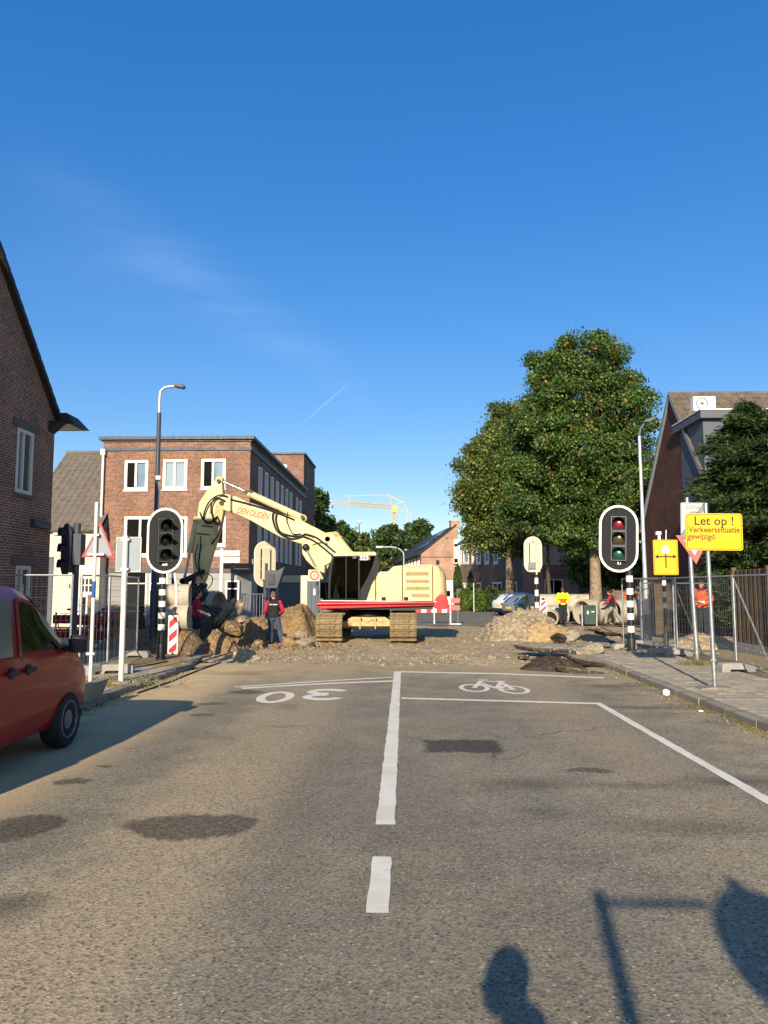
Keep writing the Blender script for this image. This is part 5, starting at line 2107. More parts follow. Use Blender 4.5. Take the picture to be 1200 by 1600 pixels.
# hoses
hz = [([(352, 783), (338, 778), (330, 792), (334, 812), (342, 820)], .03), ([(356, 776), (342, 774), (326, 786), (318, 808), (326, 818), (340, 806)], .03),
      ([(312, 800), (318, 812), (332, 815), (340, 806)], .025), ([(430, 795), (426, 808), (432, 828), (445, 838), (458, 842), (474, 838)], .035),
      ([(434, 796), (431, 812), (437, 830), (450, 836), (466, 838), (476, 835)], .035), ([(450, 800), (448, 812), (452, 824), (458, 834), (470, 834)], .02),
      ([(474, 838), (490, 845), (505, 856), (520, 868), (534, 874)], .035), ([(476, 834), (494, 840), (510, 852), (528, 866), (545, 872)], .035),
      ([(360, 780), (392, 788), (425, 798), (460, 812)], .028), ([(340, 808), (345, 822), (340, 838), (330, 850)], .03), ([(309, 850), (305, 870), (310, 890), (320, 898)], .02),
      ([(314, 850), (311, 880), (316, 905)], .03), ([(322, 895), (332, 902), (330, 914), (322, 922)], .018), ([(488, 852), (500, 848), (512, 850)], .02)]
for pts, r_ in hz:
    P_ = [Vector((*(lambda q: (q[0], BYo - .3 - .03 * math.sin(i), q[1]))(eo(*p, BYo - .3)),)) for i, p in enumerate(pts)]
    sm_ = []
    for i in range(len(P_) - 1):
        p0, p1, p2, p3 = P_[max(i - 1, 0)], P_[i], P_[i + 1], P_[min(i + 2, len(P_) - 1)]
        for k in range(5):
            t = k / 5
            sm_.append(0.5 * ((2 * p1) + (p2 - p0) * t + (2 * p0 - 5 * p1 + 4 * p2 - p3) * t * t + (3 * p1 - p0 - 3 * p2 + p3) * t ** 3))
    sm_.append(P_[-1])
    m_ = MB()
    m_.tube(sm_, r_, 7)
    m_.build('hose', M['rubber'], ex, smooth=True)
x, z = eo(478, 855, BYo - .36)
m_ = MB()
m_.ball((x, BYo - .38, z), .13, 14, 8)
m_.build('work_lamp', M['machine_dark'], ex, smooth=True)


# ------------------------------------------------------------------ cars and van: lofted bodies
def loft_body(stations):
    """stations: (y, half profile from the sill up to the middle of the roof as (x,z))"""
    n = len(stations[0][1])
    m = MB()
    for y, prof in stations:
        full = prof + [(-x, z) for x, z in reversed(prof)]
        m.v += [(x, y, z) for x, z in full]
    k = 2 * n
    for i in range(len(stations) - 1):
        for j in range(k):
            j2 = (j + 1) % k
            m.f.append((i * k + j, i * k + j2, (i + 1) * k + j2, (i + 1) * k + j))
    m.f.append(tuple(range(k)))
    m.f.append(tuple((len(stations) - 1) * k + j for j in range(k - 1, -1, -1)))
    return m


def sta_at(stations, y):
    ys = [s[0] for s in stations]
    for i in range(len(ys) - 1):
        if ys[i] <= y <= ys[i + 1]:
            t = (y - ys[i]) / (ys[i + 1] - ys[i])
            return [(a[0] + (b[0] - a[0]) * t, a[1] + (b[1] - a[1]) * t) for a, b in zip(stations[i][1], stations[i + 1][1])]
    return stations[0][1] if y < ys[0] else stations[-1][1]


def side_patch(stations, quad, k0, k1, sgn=1, off=.008, n=8):
    """a pane lying on the body between profile points k0 and k1: quad = y at (bottom rear, bottom front, top front, top rear), t inset"""
    m = MB()
    yb0, yb1, yt1, yt0, v0, v1 = quad
    rows = []
    for j in range(5):
        v = v0 + (v1 - v0) * j / 4
        for i in range(n + 1):
            u = i / n
            y = (yb0 + (yb1 - yb0) * u) * (1 - j / 4) + (yt0 + (yt1 - yt0) * u) * j / 4
            pr = sta_at(stations, y)
            a, b = pr[k0], pr[k1]
            rows.append(((a[0] + (b[0] - a[0]) * v + off) * sgn, y, a[1] + (b[1] - a[1]) * v))
    m.add(rows, [(j * (n + 1) + i, j * (n + 1) + i + 1, (j + 1) * (n + 1) + i + 1, (j + 1) * (n + 1) + i) for j in range(4) for i in range(n)])
    return m


def wheel(parent, x, y, r, w, rim, sgn, spokes=8, flat=False):
    m = MB()
    mt = Matrix.Translation((x, y, r)) @ Matrix.Rotation(R(90) * sgn, 4, 'Y')
    m.lathe([(r * .62, -w / 2), (r * .9, -w / 2), (r * .98, -w * .36), (r, -w * .2), (r, w * .2), (r * .98, w * .36), (r * .9, w / 2), (r * .62, w / 2)], 28, mt, closed=True)
    wo = m.build('wheel', M['rubber'], parent, smooth=True)
    m = MB()
    m.lathe([(.0001, -w * .3), (r * .66, -w * .3), (r * .66, w * .5), (r * .62, w * .53), (r * .57, w * .4), (r * .2, w * .44), (r * .16, w * .52), (0.0001, w * .53)], 28, mt)
    m.lathe([(r * .63, -w * .4), (r * .6, w * .2), (.001, w * .2)], 20, mt)
    o = m.build('rim', M[rim], wo, smooth=True)
    m = MB()
    for i in range(spokes):
        a = 2 * math.pi * i / spokes
        m.lathe([(.045 * r / .33, 0), (.045 * r / .33, .006)], 10, mt @ Matrix.Translation((r * .46 * math.cos(a), r * .46 * math.sin(a), w * .435)))
    m.build('rim_hole', M['rubber'], wo)
    return wo


VX, VY = G(108, 1168).x - .12, G(108, 1168).y      # front right wheel
van = thing('panel_van', 'deep red panel van parked at the left kerb with black door handles and mirror', 'van', (VX - .84, VY, 0))


def vp(wb, wm, wt, zs, zb, zr, crown=.04):
    return [(wb - .06, zs), (wb, zs + .12), (wm, (zs + zb) / 2 + .1), (wm - .015, zb), (wm - .02, zb + .02), (wt + (wm - wt) * .16, zb + (zr - zb) * .86), (wt - .06, zr - .01), (wt * .5, zr + crown * .8), (0.001, zr + crown)]


vst = [(-4.02, vp(.86, .9, .74, .42, 1.1, 1.74)), (-3.95, vp(.9, .955, .8, .3, 1.12, 1.86)), (-2.2, vp(.915, .965, .82, .27, 1.13, 1.88)), (-1.15, vp(.915, .965, .815, .27, 1.12, 1.87)),
       (-.82, vp(.915, .965, .80, .27, 1.12, 1.80)), (-.45, vp(.915, .962, .78, .27, 1.115, 1.60)), (-.1, vp(.91, .955, .76, .27, 1.11, 1.36)), (.12, vp(.905, .945, .74, .27, 1.10, 1.19, .03)),
       (.32, vp(.89, .93, .74, .28, .98, 1.05, .03)), (.54, vp(.865, .9, .7, .30, .84, .92, .03)), (.72, vp(.80, .83, .62, .32, .68, .76, .02)), (.82, vp(.72, .75, .55, .34, .58, .64, .02)), (.89, vp(.58, .6, .48, .38, .52, .56, .015))]
body = loft_body(vst).build('body', M['van_red'], van, smooth=True)
arch = MB()
for yy in (0, -3.2):
    k_ = MB()
    k_.lathe([(.385, -1.3), (.385, 1.3)], 30, Matrix.Translation((0, yy, .345)) @ Matrix.Rotation(R(90), 4, 'Y'))
    cut(body, [k_])
try:
    body.data.set_sharp_from_angle(angle=R(32))
except Exception:
    pass
body.data.materials.clear()
body.data.materials.append(M['van_red'])
m_ = MB()
for yy in (0, -3.2):
    m_.box(-.82, .82, yy - .42, yy + .42, .34, .78)
m_.box(-.8, .8, -4, .7, .25, .34)
m_.build('underbody', M['machine_black'], van)
for yy in (0, -3.2):
    for sg in (-1, 1):
        wheel(van, sg * .84, yy, .325, .225, 'wheel_grey', sg, 12)
for sg in (1, -1):
    side_patch(vst, (-1.17, -.1, -.62, -1.1, .08, .93), 4, 5, sg).build('window', M['glass_dark'], van, smooth=True)
    side_patch(vst, (-2.45, -1.36, -1.3, -2.4, .03, .93), 4, 5, sg).build('window', M['glass_reflect_beige'], van, smooth=True)
    side_patch(vst, (-3.8, -2.62, -2.56, -3.7, .03, .93), 4, 5, sg).build('window', M['glass_reflect_beige'], van, smooth=True)
    side_patch(vst, (-1.24, -1.18, -1.12, -1.2, .02, .97), 4, 5, sg, off=.01, n=2).build('pillar_trim', M['van_red'], van, smooth=True)
    # frame of the driver's window and the dark corner by the mirror
    side_patch(vst, (-.12, .13, -.05, -.2, .02, .4), 4, 5, sg, off=.011).build('quarter_panel', M['plastic'], van, smooth=True)
    for a, b in ((-1.2, -1.185), (-2.5, -2.485), (-.02, -.006)):
        side_patch(vst, (a, b, b, a, .05, 1.0), 1, 3, sg, off=.003, n=1).build('door_seam', M['machine_black'], van)
    side_patch(vst, (-3.3, .2, .2, -3.3, .93, .96), 1, 3, sg, off=.003, n=12).build('body_crease', M['van_red'], van)
    for y in (-1.05, -1.4):
        h_ = MB()
        h_.lathe([(.0001, 0), (.06, .002), (.062, .004)], 16, Matrix.Translation((sg * .958, y, 1.0)) @ Matrix.Rotation(R(90) * sg, 4, 'Y'))
        h_.beam((sg * .985, y - .1, 1.0), (sg * .985, y + .1, 1.0), .03, .045)
        h_.build('door_handle', M['plastic'], van, bevel=.01)
    mr = MB()
    mr.rings([(sg * 1.06, -.12, 1.1, .08, .05), (sg * 1.08, -.12, 1.12, .1, .08), (sg * 1.08, -.12, 1.27, .1, .08), (sg * 1.06, -.12, 1.3, .08, .05)], 16)
    mr.beam((sg * .93, -.1, 1.14), (sg * 1.04, -.12, 1.16), .09, .07)
    mr = mr.build('wing_mirror', M['plastic'], van, smooth=True, bevel=.01)
    k_ = MB()
    k_.rings([(sg * 1.08, -.203, 1.13, .085, .003), (sg * 1.08, -.205, 1.265, .085, .003)], 12)
    k_.build('mirror_glass', M['glass_dark'], mr)
ws = MB()
row = []
for y in (-.74, -.45, -.1, .06):
    pr = sta_at(vst, y)
    for s in (-1, -.5, 0, .5, 1):
        w_ = pr[6][0] + .02
        zz = pr[8][1] + (pr[6][1] - pr[8][1]) * s * s + .012
        row.append((s * w_, y + .01, zz))
ws.add(row, [(j * 5 + i, j * 5 + i + 1, (j + 1) * 5 + i + 1, (j + 1) * 5 + i) for j in range(3) for i in range(4)])
ws.build('windscreen', M['glass_dark'], van, smooth=True)
for sg in (1, -1):
    side_patch(vst, (.5, .76, .74, .42, .55, .98), 1, 3, sg, off=.01).build('headlight', M['glass_sky'], van, smooth=True)
    m_ = MB()
    m_.box(sg * .88 - .05, sg * .88 + .05, -4.06, -4.0, .8, 1.3)
    m_.build('tail_light', M['tail_red'], van)
m_ = MB()
m_.box(-.75, .75, .78, .9, .34, .55)
m_.build('bumper', M['plastic'], van, bevel=.04)
m_ = MB()
m_.box(px_a * 0 + .25, .7, -1.0, -.9, 1.0, 1.5)
m_.build('cabin_seat', M['machine_black'], van)


def car(name, label, cat, loc, rz, paint, scale=1.0, group=None):
    def cp(wb, wm, wt, zs, zb, zr):
        return [(wb - .05, zs), (wb, zs + .12), (wm, (zs + zb) / 2 + .08), (wm - .03, zb), (wm - .05, zb + .02), (wt + .05, zb + (zr - zb) * .85), (wt - .06, zr - .01), (wt * .5, zr + .03), (.001, zr + .04)]
    st = [(-2.12, cp(.6, .66, .5, .42, .84, .88)), (-2.06, cp(.74, .8, .6, .32, .92, .98)), (-1.9, cp(.82, .88, .64, .26, .96, 1.12)), (-1.62, cp(.84, .9, .62, .24, .97, 1.36)), (-1.2, cp(.85, .91, .62, .22, .97, 1.48)), (-.3, cp(.85, .91, .64, .22, .95, 1.52)),
          (.3, cp(.85, .91, .63, .22, .93, 1.44)), (.75, cp(.85, .905, .62, .22, .92, 1.16)), (1.05, cp(.84, .9, .62, .22, .9, .97)), (1.7, cp(.82, .87, .6, .24, .8, .88)), (2.05, cp(.72, .76, .55, .3, .66, .74)), (2.18, cp(.58, .6, .45, .36, .52, .58))]
    o = thing(name, label, cat, loc, rz, group)
    o.scale = (scale,) * 3
    b = loft_body(st).build('body', M[paint], o, smooth=True)
    for yy in (1.3, -1.3):
        k = MB()
        k.lathe([(.36, -1.2), (.36, 1.2)], 20, Matrix.Translation((0, yy, .32)) @ Matrix.Rotation(R(90), 4, 'Y'))
        cut(b, [k])
        for sg in (-1, 1):
            wheel(o, sg * .78, yy, .315, .2, 'wheel_grey', sg, 6)
    b.data.materials.clear()
    b.data.materials.append(M[paint])
    m = MB()
    m.box(-.7, .7, -1.9, 1.9, .2, .6)
    m.build('underbody', M['machine_black'], o)
    for sg in (-1, 1):
        side_patch(st, (-.4, .78, .32, -.35, .1, .92), 4, 5, sg).build('window', M['glass_dark'], o)
        side_patch(st, (-1.75, -.5, -.42, -1.5, .1, .92), 4, 5, sg).build('window', M['glass_dark'], o)
        m = MB()
        m.cbox((sg * .76, -2.02, .88), (.26, .16, .13))
        m.build('tail_light', M['tail_red'], o, bevel=.03)
        m = MB()
        m.cbox((sg * .97, .55, .98), (.18, .1, .12))
        m.build('wing_mirror', M[paint], o, bevel=.03)
    row = []
    for y in (-2.0, -1.9, -1.66):
        pr = sta_at(st, y)
        for s in (-1, 0, 1):
            row.append((s * (pr[6][0] + .02), y - .03, pr[6][1] + .0))
    m = MB()
    m.add(row, [(j * 3 + i, j * 3 + i + 1, (j + 1) * 3 + i + 1, (j + 1) * 3 + i) for j in range(2) for i in range(2)])
    m.build('rear_window', M['glass_dark'], o)
    m = MB()
    m.box(-.75, .75, -2.16, -1.98, .3, .5)
    m.build('bumper', M['plastic'], o, bevel=.05)
    m = MB()
    m.box(-.26, .26, -2.14, -2.1, .62, .73)
    m.build('licence_plate', M['yellow_sign'], o)
    return o


g1 = G(826, 953)
car('parked_car', 'silver blue hatchback parked nearer of the two light cars beside the rubble heap', 'car', (Xat(838, 47), 47.5, 0), R(-62), 'car_silver', .95, 'cars parked under the trees')
car('parked_car', 'white hatchback parked behind the silver blue one', 'car', (Xat(820, 52), 52.5, 0), R(-62), 'car_white', 1.0, 'cars parked under the trees')
car('parked_car', 'dark green car parked behind the concrete pipes and the yellow jacketed worker', 'car', (Xat(868, 43.5), 44, 0), R(-74), 'car_green', 1.0, 'cars parked under the trees')
# ------------------------------------------------------------------ signals, signs, posts
def stadium(w, h, n=12):
    r = w / 2
    pts = []
    for i in range(n + 1):
        a = math.pi * i / n
        pts.append((r * math.cos(a), h / 2 - r + r * math.sin(a)))
    for i in range(n + 1):
        a = math.pi + math.pi * i / n
        pts.append((r * math.cos(a), -h / 2 + r + r * math.sin(a)))
    return pts


def roundrect(w, h, r=.05, n=5):
    pts = []
    for cx, cz, a0 in ((w / 2 - r, h / 2 - r, 0), (-w / 2 + r, h / 2 - r, 90), (-w / 2 + r, -h / 2 + r, 180), (w / 2 - r, -h / 2 + r, 270)):
        for i in range(n + 1):
            a = R(a0 + 90 * i / n)
            pts.append((cx + r * math.cos(a), cz + r * math.sin(a)))
    return pts


def signal_head(parent, x, z, w, h, yaw, lenses, number=None, back='cream_paint', side=False, y=-.12, roll=0.0, face_yaw=0.0, rim='white_paint', vis=1.0):
    """three lamps on a big oval backing board; built facing -y and turned by yaw about its post"""
    mt = Matrix.Rotation(yaw, 4, 'Z') @ Matrix.Translation((x, y, z)) @ Matrix.Rotation(roll, 4, 'Y')
    m = MB()
    m.prism(stadium(w * .97, h * .98), .0, .02, mt)
    bo_ = m.build('backing_board', M['signal_black'], parent)
    m = MB()
    m.ringprism(stadium(w, h), stadium(w * .885, h * .932), -.012, .022, mt)
    m.build('board_rim', M[rim], bo_)
    m = MB()
    m.prism(stadium(w * .96, h * .975), .022, .03, mt)
    m.build('board_back', M[back], bo_)
    s = h * .215
    mf = mt @ Matrix.Rotation(face_yaw, 4, 'Z')
    for i, ln in enumerate(lenses):
        zc = (1 - i) * s * 1.03
        m = MB()
        m.prism([(p[0], p[1] + zc) for p in roundrect(s * .99, s * .98, .02, 3)], -.09, .1, mf)
        hb = m.build('lamp_housing', M['signal_black'], parent)
        m = MB()
        m.ringprism([(a[0], a[1] + zc) for a in roundrect(s * .99, s * .98, .02, 3)], [(a[0] * .95, a[1] * .95 + zc) for a in roundrect(s * .99, s * .98, .02, 3)], -.094, -.088, mf)
        m.build('housing_edge', M['galv_dark'], hb)
        m = MB()
        r = s * .37
        prof = [(r, 0), (r * .8, .02), (r * .45, .035), (.0001, .04)]
        m.lathe(prof, 24, mf @ Matrix.Translation((0, -.091, zc)) @ Matrix.Rotation(R(90), 4, 'X'))
        m.build('lens', M[ln], hb, smooth=True)
        m = MB()
        n = 18
        vv, ff = [], []
        for k in range(n + 1):
            a = R(-25) + R(230) * k / n
            dep = .08 * vis + .2 * vis * max(0, math.sin((a + R(25)) / R(230) * math.pi)) ** .8
            for rr, yy in ((r * 1.05, -.09), (r * 1.05, -.09 - dep), (r * 1.12, -.09 - dep), (r * 1.12, -.09)):
                vv.append((rr * math.cos(a), yy, rr * math.sin(a) + zc))
        for k in range(n):
            for q in range(4):
                ff.append((4 * k + q, 4 * k + (q + 1) % 4, 4 * k + 4 + (q + 1) % 4, 4 * k + 4 + q))
        m.add(vv, ff, mf)
        m.build('visor', M['black'], hb, smooth=True)
    m = MB()
    m.box(-s * .42, s * .42, .03, .16, -s * 1.6, s * 1.6, mt)
    m.build('lamp_casing', M['signal_black'] if not side else M['cream_paint'], parent, bevel=.015)
    if number:
        t_ = text('signal_number', number, h * .05, M['white_paint'], parent, mt @ Vector((w * .02, -.006, -h * .365)), rot=(R(90), 0, yaw), off=.004)
    return bo_


def banded_pole(parent, h, r, z0, bands, bw, top=None):
    m = MB()
    m.tube([(0, 0, 0), (0, 0, h)], r, 16)
    po = m.build('pole', M['black'], parent, smooth=True)
    for i in range(bands):
        m = MB()
        z = z0 + i * 2 * bw
        m.tube([(0, 0, z), (0, 0, z + bw)], r + .004, 16)
        m.build('white_band', M['white_paint'], po, smooth=True)
    m = MB()
    m.lathe([(r * 1.5, 0), (r * 1.5, .05), (r * 1.25, .07), (r * 1.25, .35), (r * 1.02, .38)], 16)
    m.build('pole_foot', M['machine_dark'], po, smooth=True)
    return po


PZ = .115
# left signal
b = G(251, 1030, PZ)
tl = thing('traffic_light', 'oval black traffic light with long visors on a banded pole, beside the slate lamp post', 'traffic light', b, 0, 'traffic lights facing us')
px2m = b.y / 1200
zc = Zat(845, b.y, 255) - PZ
banded_pole(tl, Zat(800, b.y) - PZ, 5.2 * px2m, Zat(985, b.y) - PZ, 5, 9.0 * px2m)
signal_head(tl, 4 * px2m, zc, 57 * px2m, 103 * px2m, 0, ['lens_dark', 'lens_dark', 'lens_teal'], '8.01', face_yaw=R(24), vis=1.5)
m_ = MB()
m_.tube([(.28, 0, zc - .75), (.33, .05, zc - 1.2), (.33, .05, zc - 1.6)], .03, 8)
m_.build('push_button_arm', M['white_paint'], tl)
# right signal
b = G(987, 1018, PZ)
tr = thing('traffic_light', 'oval black traffic light with red and green lenses, number 5.1, on the right pavement', 'traffic light', b, 0, 'traffic lights facing us')
px2m = b.y / 1200
zc = Zat(842, b.y, 969) - PZ
banded_pole(tr, Zat(850, b.y) - PZ, 5.0 * px2m, Zat(1007, b.y) - PZ, 6, 9.6 * px2m)
signal_head(tr, -16.5 * px2m, zc, 60 * px2m, 104 * px2m, 0, ['lens_red', 'lens_amber', 'lens_green'], '5.1', roll=R(2.0), face_yaw=R(-16))
# rear of a signal, seen from behind, left of the machine
by_ = 30.0
b = Vector((Xat(415, by_), by_, 0))
ts = thing('traffic_light', 'cream traffic light seen from behind with a blue grey lamp box, left of the cab', 'traffic light', b, 0, 'traffic lights seen from behind')
k_ = by_ / 1200
m_ = MB()
m_.tube([(0, 0, 0), (0, 0, Zat(880, by_))], .09, 12)
m_.build('pole', M['pole_blue'], ts, smooth=True)
zc = Zat(881, by_)
signal_head(ts, 0, zc, 36 * k_, 72 * k_, R(180) + R(34), ['lens_dark', 'lens_dark', 'lens_dark'], y=-.1, side=True)
m_ = MB()
m_.prism([(.02, zc - .95), (.5, zc - .95), (.78, zc - .1), (.5, zc - .25), (.02, zc - .25)], -.2, .22)
m_.build('side_lamp_box', M['pole_blue'], ts, bevel=.02)
m_ = MB()
m_.box(.14, .4, -.24, -.2, zc - .8, zc - .4)
m_.build('box_door', M['black'], ts)
# rear of the one behind the rubble heap
by_ = 36.0
b = Vector((Xat(838, by_), by_, 0))
tq = thing('traffic_light', 'cream backed traffic light seen from behind on a banded pole behind the rubble heap', 'traffic light', b, 0, 'traffic lights seen from behind')
k_ = by_ / 1200
banded_pole(tq, Zat(893, by_), .085, .9, 4, .28)
signal_head(tq, .12, Zat(867, by_), 28 * k_, 57 * k_, R(180), ['lens_dark', 'lens_dark', 'lens_dark'], y=-.12, side=True)
m_ = MB()
m_.cbox((-.22, -.2, Zat(884, by_)), (.32, .14, .3))
m_.build('control_box', M['galv_dark'], tq)
m_ = MB()
m_.tube([(0, -.13, Zat(898, by_)), (0, -.13, Zat(846, by_)), (-.2, -.13, Zat(846, by_))], .05, 8)
m_.cbox((-.1, -.14, Zat(888, by_)), (.5, .06, .35))
m_.build('head_bracket', M['cream_paint'], tq)
# side-on signal at the left, dark grey
by_ = 17.2
b = Vector((Xat(118, by_), by_, PZ))
tz_ = thing('traffic_light', 'dark grey traffic light turned side on, beside the brick house and mesh fence', 'traffic light', b, 0)
k_ = by_ / 1200
zc = Zat(858, by_) - PZ
m_ = MB()
m_.tube([(0, 0, 0), (0, 0, zc + .6)], .075, 12)
m_.build('pole', M['pole_blue'], tz_, smooth=True)
mt = Matrix.Translation((-16 * k_, 0, zc)) @ Matrix.Rotation(R(-48), 4, 'Z')
m_ = MB()
m_.prism(stadium(.62, 1.2), -.03, 0, mt)
bo_ = m_.build('backing_board', M['pole_blue'], tz_)
m_ = MB()
m_.box(-.17, .17, 0, .16, -.52, .52, mt)
m_.build('lamp_casing', M['pole_blue'], tz_, bevel=.02)
for i in range(3):
    m_ = MB()
    n = 12
    vv, ff = [], []
    for q in range(n + 1):
        a = R(-20) + R(220) * q / n
        for rr, yy in ((.13, -.03), (.13, -.17), (.14, -.17), (.14, -.03)):
            vv.append((rr * math.cos(a), yy, rr * math.sin(a) + (1 - i) * .36))
    for q in range(n):
        for s in range(4):
            ff.append((4 * q + s, 4 * q + (s + 1) % 4, 4 * q + 4 + (s + 1) % 4, 4 * q + 4 + s))
    m_.add(vv, ff, mt)
    m_.build('visor', M['black'], tz_, smooth=True)
m_ = MB()
m_.box(-.1, .16, -.16, .1, -.35 + zc, .35 + zc)
m_.beam((-.3, 0, zc + .4), (0, 0, zc + .4), .06, .06)
m_.beam((-.3, 0, zc - .4), (0, 0, zc - .4), .06, .06)
m_.build('mounting_bracket', M['pole_blue'], tz_)

# warning triangle seen from behind
b = G(141, 1066, PZ)
k_ = b.y / 1200
st = thing('traffic_sign', 'grey back of a red edged warning triangle on a thin white pole', 'sign', b, 0)
m_ = MB()
m_.tube([(0, 0, 0), (0, 0, Zat(783, b.y) - PZ)], .034, 10)
m_.build('pole', M['pole_white'], st, smooth=True)
h0, h1 = Zat(870, b.y) - PZ, Zat(814, b.y) - PZ
wt_ = 25 * k_
tri = [(-wt_, h0), (wt_, h0), (.02, h1)]
mt = Matrix.Translation((.04, .06, 0)) @ Matrix.Rotation(R(12), 4, 'Z')
cx_, cz_ = 0, (h0 * 2 + h1) / 3
m_ = MB()
m_.ringprism(tri, [(cx_ + (x - cx_) * .84, cz_ + (z - cz_) * .84) for x, z in tri], -.02, .012, mt)
m_.build('red_edge', M['red_sign'], st)
m_ = MB()
m_.prism([(cx_ + (x - cx_) * .9, cz_ + (z - cz_) * .9) for x, z in tri], -.008, .008, mt)
m_.build('sign_plate', M['sign_grey'], st)
m_ = MB()
m_.cbox((0, 0, .52), (.16, .1, .05)).cbox((.03, 0, h0 + .05), (.3, .07, .04)).cbox((.02, 0, h1 - .25), (.1, .07, .04))
m_.build('clamp', M['galv'], st)
m_ = MB()
m_.tube([(0, 0, 1.55), (0, 0, 1.85)], .037, 10)
m_.build('blue_sticker', pm('blue sticker', lin('1f4f8f'), .5), st, smooth=True)

# square grey sign backs on a spotted white pole
b = G(189, 1065, PZ)
k_ = b.y / 1200
s2 = thing('traffic_sign', 'pair of pale grey rectangular sign backs on a rust spotted white pole', 'sign', b, 0)
m_ = MB()
m_.tube([(0, 0, 0), (0, 0, Zat(836, b.y) - PZ)], .05, 12)
m_.build('pole', M['pole_white'], s2, smooth=True)
h0, h1 = Zat(893, b.y) - PZ, Zat(838, b.y) - PZ
m_ = MB()
m_.box(-16 * k_, 24 * k_, .055, .075, h0, h1)
m_.build('sign_plate', M['sign_grey'], s2)
m_ = MB()
m_.ringprism([(-16 * k_, h0), (24 * k_, h0), (24 * k_, h1), (-16 * k_, h1)], [(-15 * k_, h0 + .012), (23 * k_, h0 + .012), (23 * k_, h1 - .012), (-15 * k_, h1 - .012)], .045, .08)
m_.build('sign_edge', M['galv'], s2)
m_ = MB()
m_.cbox((0, .02, h0 + .05), (.16, .1, .04)).cbox((0, .02, h1 - .05), (.16, .1, .04))
m_.build('clamp', M['galv'], s2)

# street direction boards
by_ = 35.6
b = Vector((Xat(346, by_), by_, 0))
dsn = thing('direction_sign', 'white pole with three white street direction boards in front of the brick building', 'sign', b, 0)
m_ = MB()
m_.tube([(0, 0, 0), (0, 0, Zat(857, by_))], .085, 12)
m_.build('pole', M['white_paint'], dsn, smooth=True)
for (x0, y0, x1, y1) in ((349, 860, 374, 868.5), (348, 870, 374, 879), (325, 860, 343, 869)):
    m_ = MB()
    m_.box(Xat(x0, by_) - b.x, Xat(x1, by_) - b.x, -.03, .03, Zat(y1, by_), Zat(y0, by_))
    pl_ = m_.build('direction_board', M['white_paint'], dsn, bevel=.01)

# slate lamp post
b = G(238, 1018, 0.0)
lp_ = thing('street_lamp', 'tall slate blue lamp post with a pale bent top, left of the brick building', 'street lamp', b, 0)
H_ = Zat(602, b.y, 238)
m_ = MB()
m_.tube([(0, 0, -.1), (0, 0, 1.75), (0, 0, 1.8), (0, 0, Zat(645, b.y, 238))], [.115, .115, .08, .06], 14)
m_.build('post', M['pole_blue'], lp_, smooth=True)
m_ = MB()
zt_ = Zat(645, b.y, 238)
pts = [(0, 0, zt_), (0, 0, H_ - .35)] + [(.25 - .25 * math.cos(a), 0, H_ - .3 + .25 * math.sin(a)) for a in [R(18 * i) for i in range(1, 6)]] + [(.55, 0, H_ - .02)]
m_.tube(pts, .042, 10)
m_.build('arm', M['pole_light'], lp_, smooth=True)
m_ = MB()
m_.prism([(.42, H_ + .02), (.5, H_ + .045), (.72, H_ + .01), (.76, H_ - .06), (.72, H_ - .12), (.45, H_ - .06)], -.11, .11)
m_.build('lamp_head', M['wall_slate'], lp_, bevel=.03)
m_ = MB()
zz = Zat(747, b.y, 240)
m_.cbox((.05, -.08, zz), (.14, .05, .11))
m_.build('number_tag', M['white_paint'], lp_)
m_ = MB()
m_.tube([(.07, -.06, zz - .1), (.07, -.06, zz - 1.4)], .014, 6)
m_.build('cable_conduit', M['pole_light'], lp_)

# right lamp post
b = G(1012, 1006, PZ)
lr = thing('street_lamp', 'slim pale grey lamp post with a dark head before the big plane tree', 'street lamp', b, 0)
H_ = Zat(655, b.y, 1004) - PZ
m_ = MB()
lean = Xat(1003, b.y) - b.x + .06
m_.tube([(0, 0, 0), (0, 0, 1.2), (lean * .3, 0, 2.2), (lean, 0, H_ - .55)], [.115, .11, .065, .045], 12)
m_.build('post', M['pole_light'], lr, smooth=True)
m_ = MB()
m_.tube([(0, 0, -.02), (0, 0, .9)], .13, 12)
m_.build('post_foot', M['galv_dark'], lr, smooth=True)
m_ = MB()
m_.tube([(lean, 0, H_ - .55), (lean + .05, 0, H_ - .3), (lean + .22, 0, H_ - .08)], .035, 8)
m_.build('arm', M['wall_slate'], lr, smooth=True)
m_ = MB()
m_.prism([(lean + .12, H_ - .12), (lean + .2, H_ - .02), (lean + .5, H_ + .06), (lean + .52, H_ + .0), (lean + .3, H_ - .12)], -.13, .13)
m_.build('lamp_head', M['wall_slate'], lr, bevel=.02)
m_ = MB()
zz = Zat(846, b.y, 1008) - PZ
m_.tube([(lean * .62, 0, zz - .02), (lean * .62, 0, zz + .03)], .075, 12)
m_.build('collar', M['galv'], lr)

# yellow "Let op!" board
b = G(1117, 1077, PZ)
k_ = b.y / 1200
lo = thing('notice_sign', 'big yellow Let op board with brown lettering on a bare galvanised pole', 'sign', b, 0)
m_ = MB()
m_.tube([(0, 0, -.05), (-.03, 0, Zat(786, b.y, 1110) - PZ)], .037, 12)
m_.build('pole', M['galv'], lo, smooth=True)
m_ = MB()
m_.cbox((-.02, .0, Zat(1030, b.y) - PZ), (.09, .09, .03))
m_.build('pole_collar', M['galv'], lo)
sc_ = W(1113.5, 831.5, b.y)
w_, h_ = 86.5 * k_, 57 * k_
mt = Matrix.Translation((sc_.x - b.x, -.06, sc_.z - PZ)) @ Matrix.Rotation(R(.6), 4, 'Y')
m_ = MB()
m_.prism(roundrect(w_, h_, .05), -.01, .02, mt)
m_.build('sign_plate', M['yellow_sign'], lo, bevel=.004)
m_ = MB()
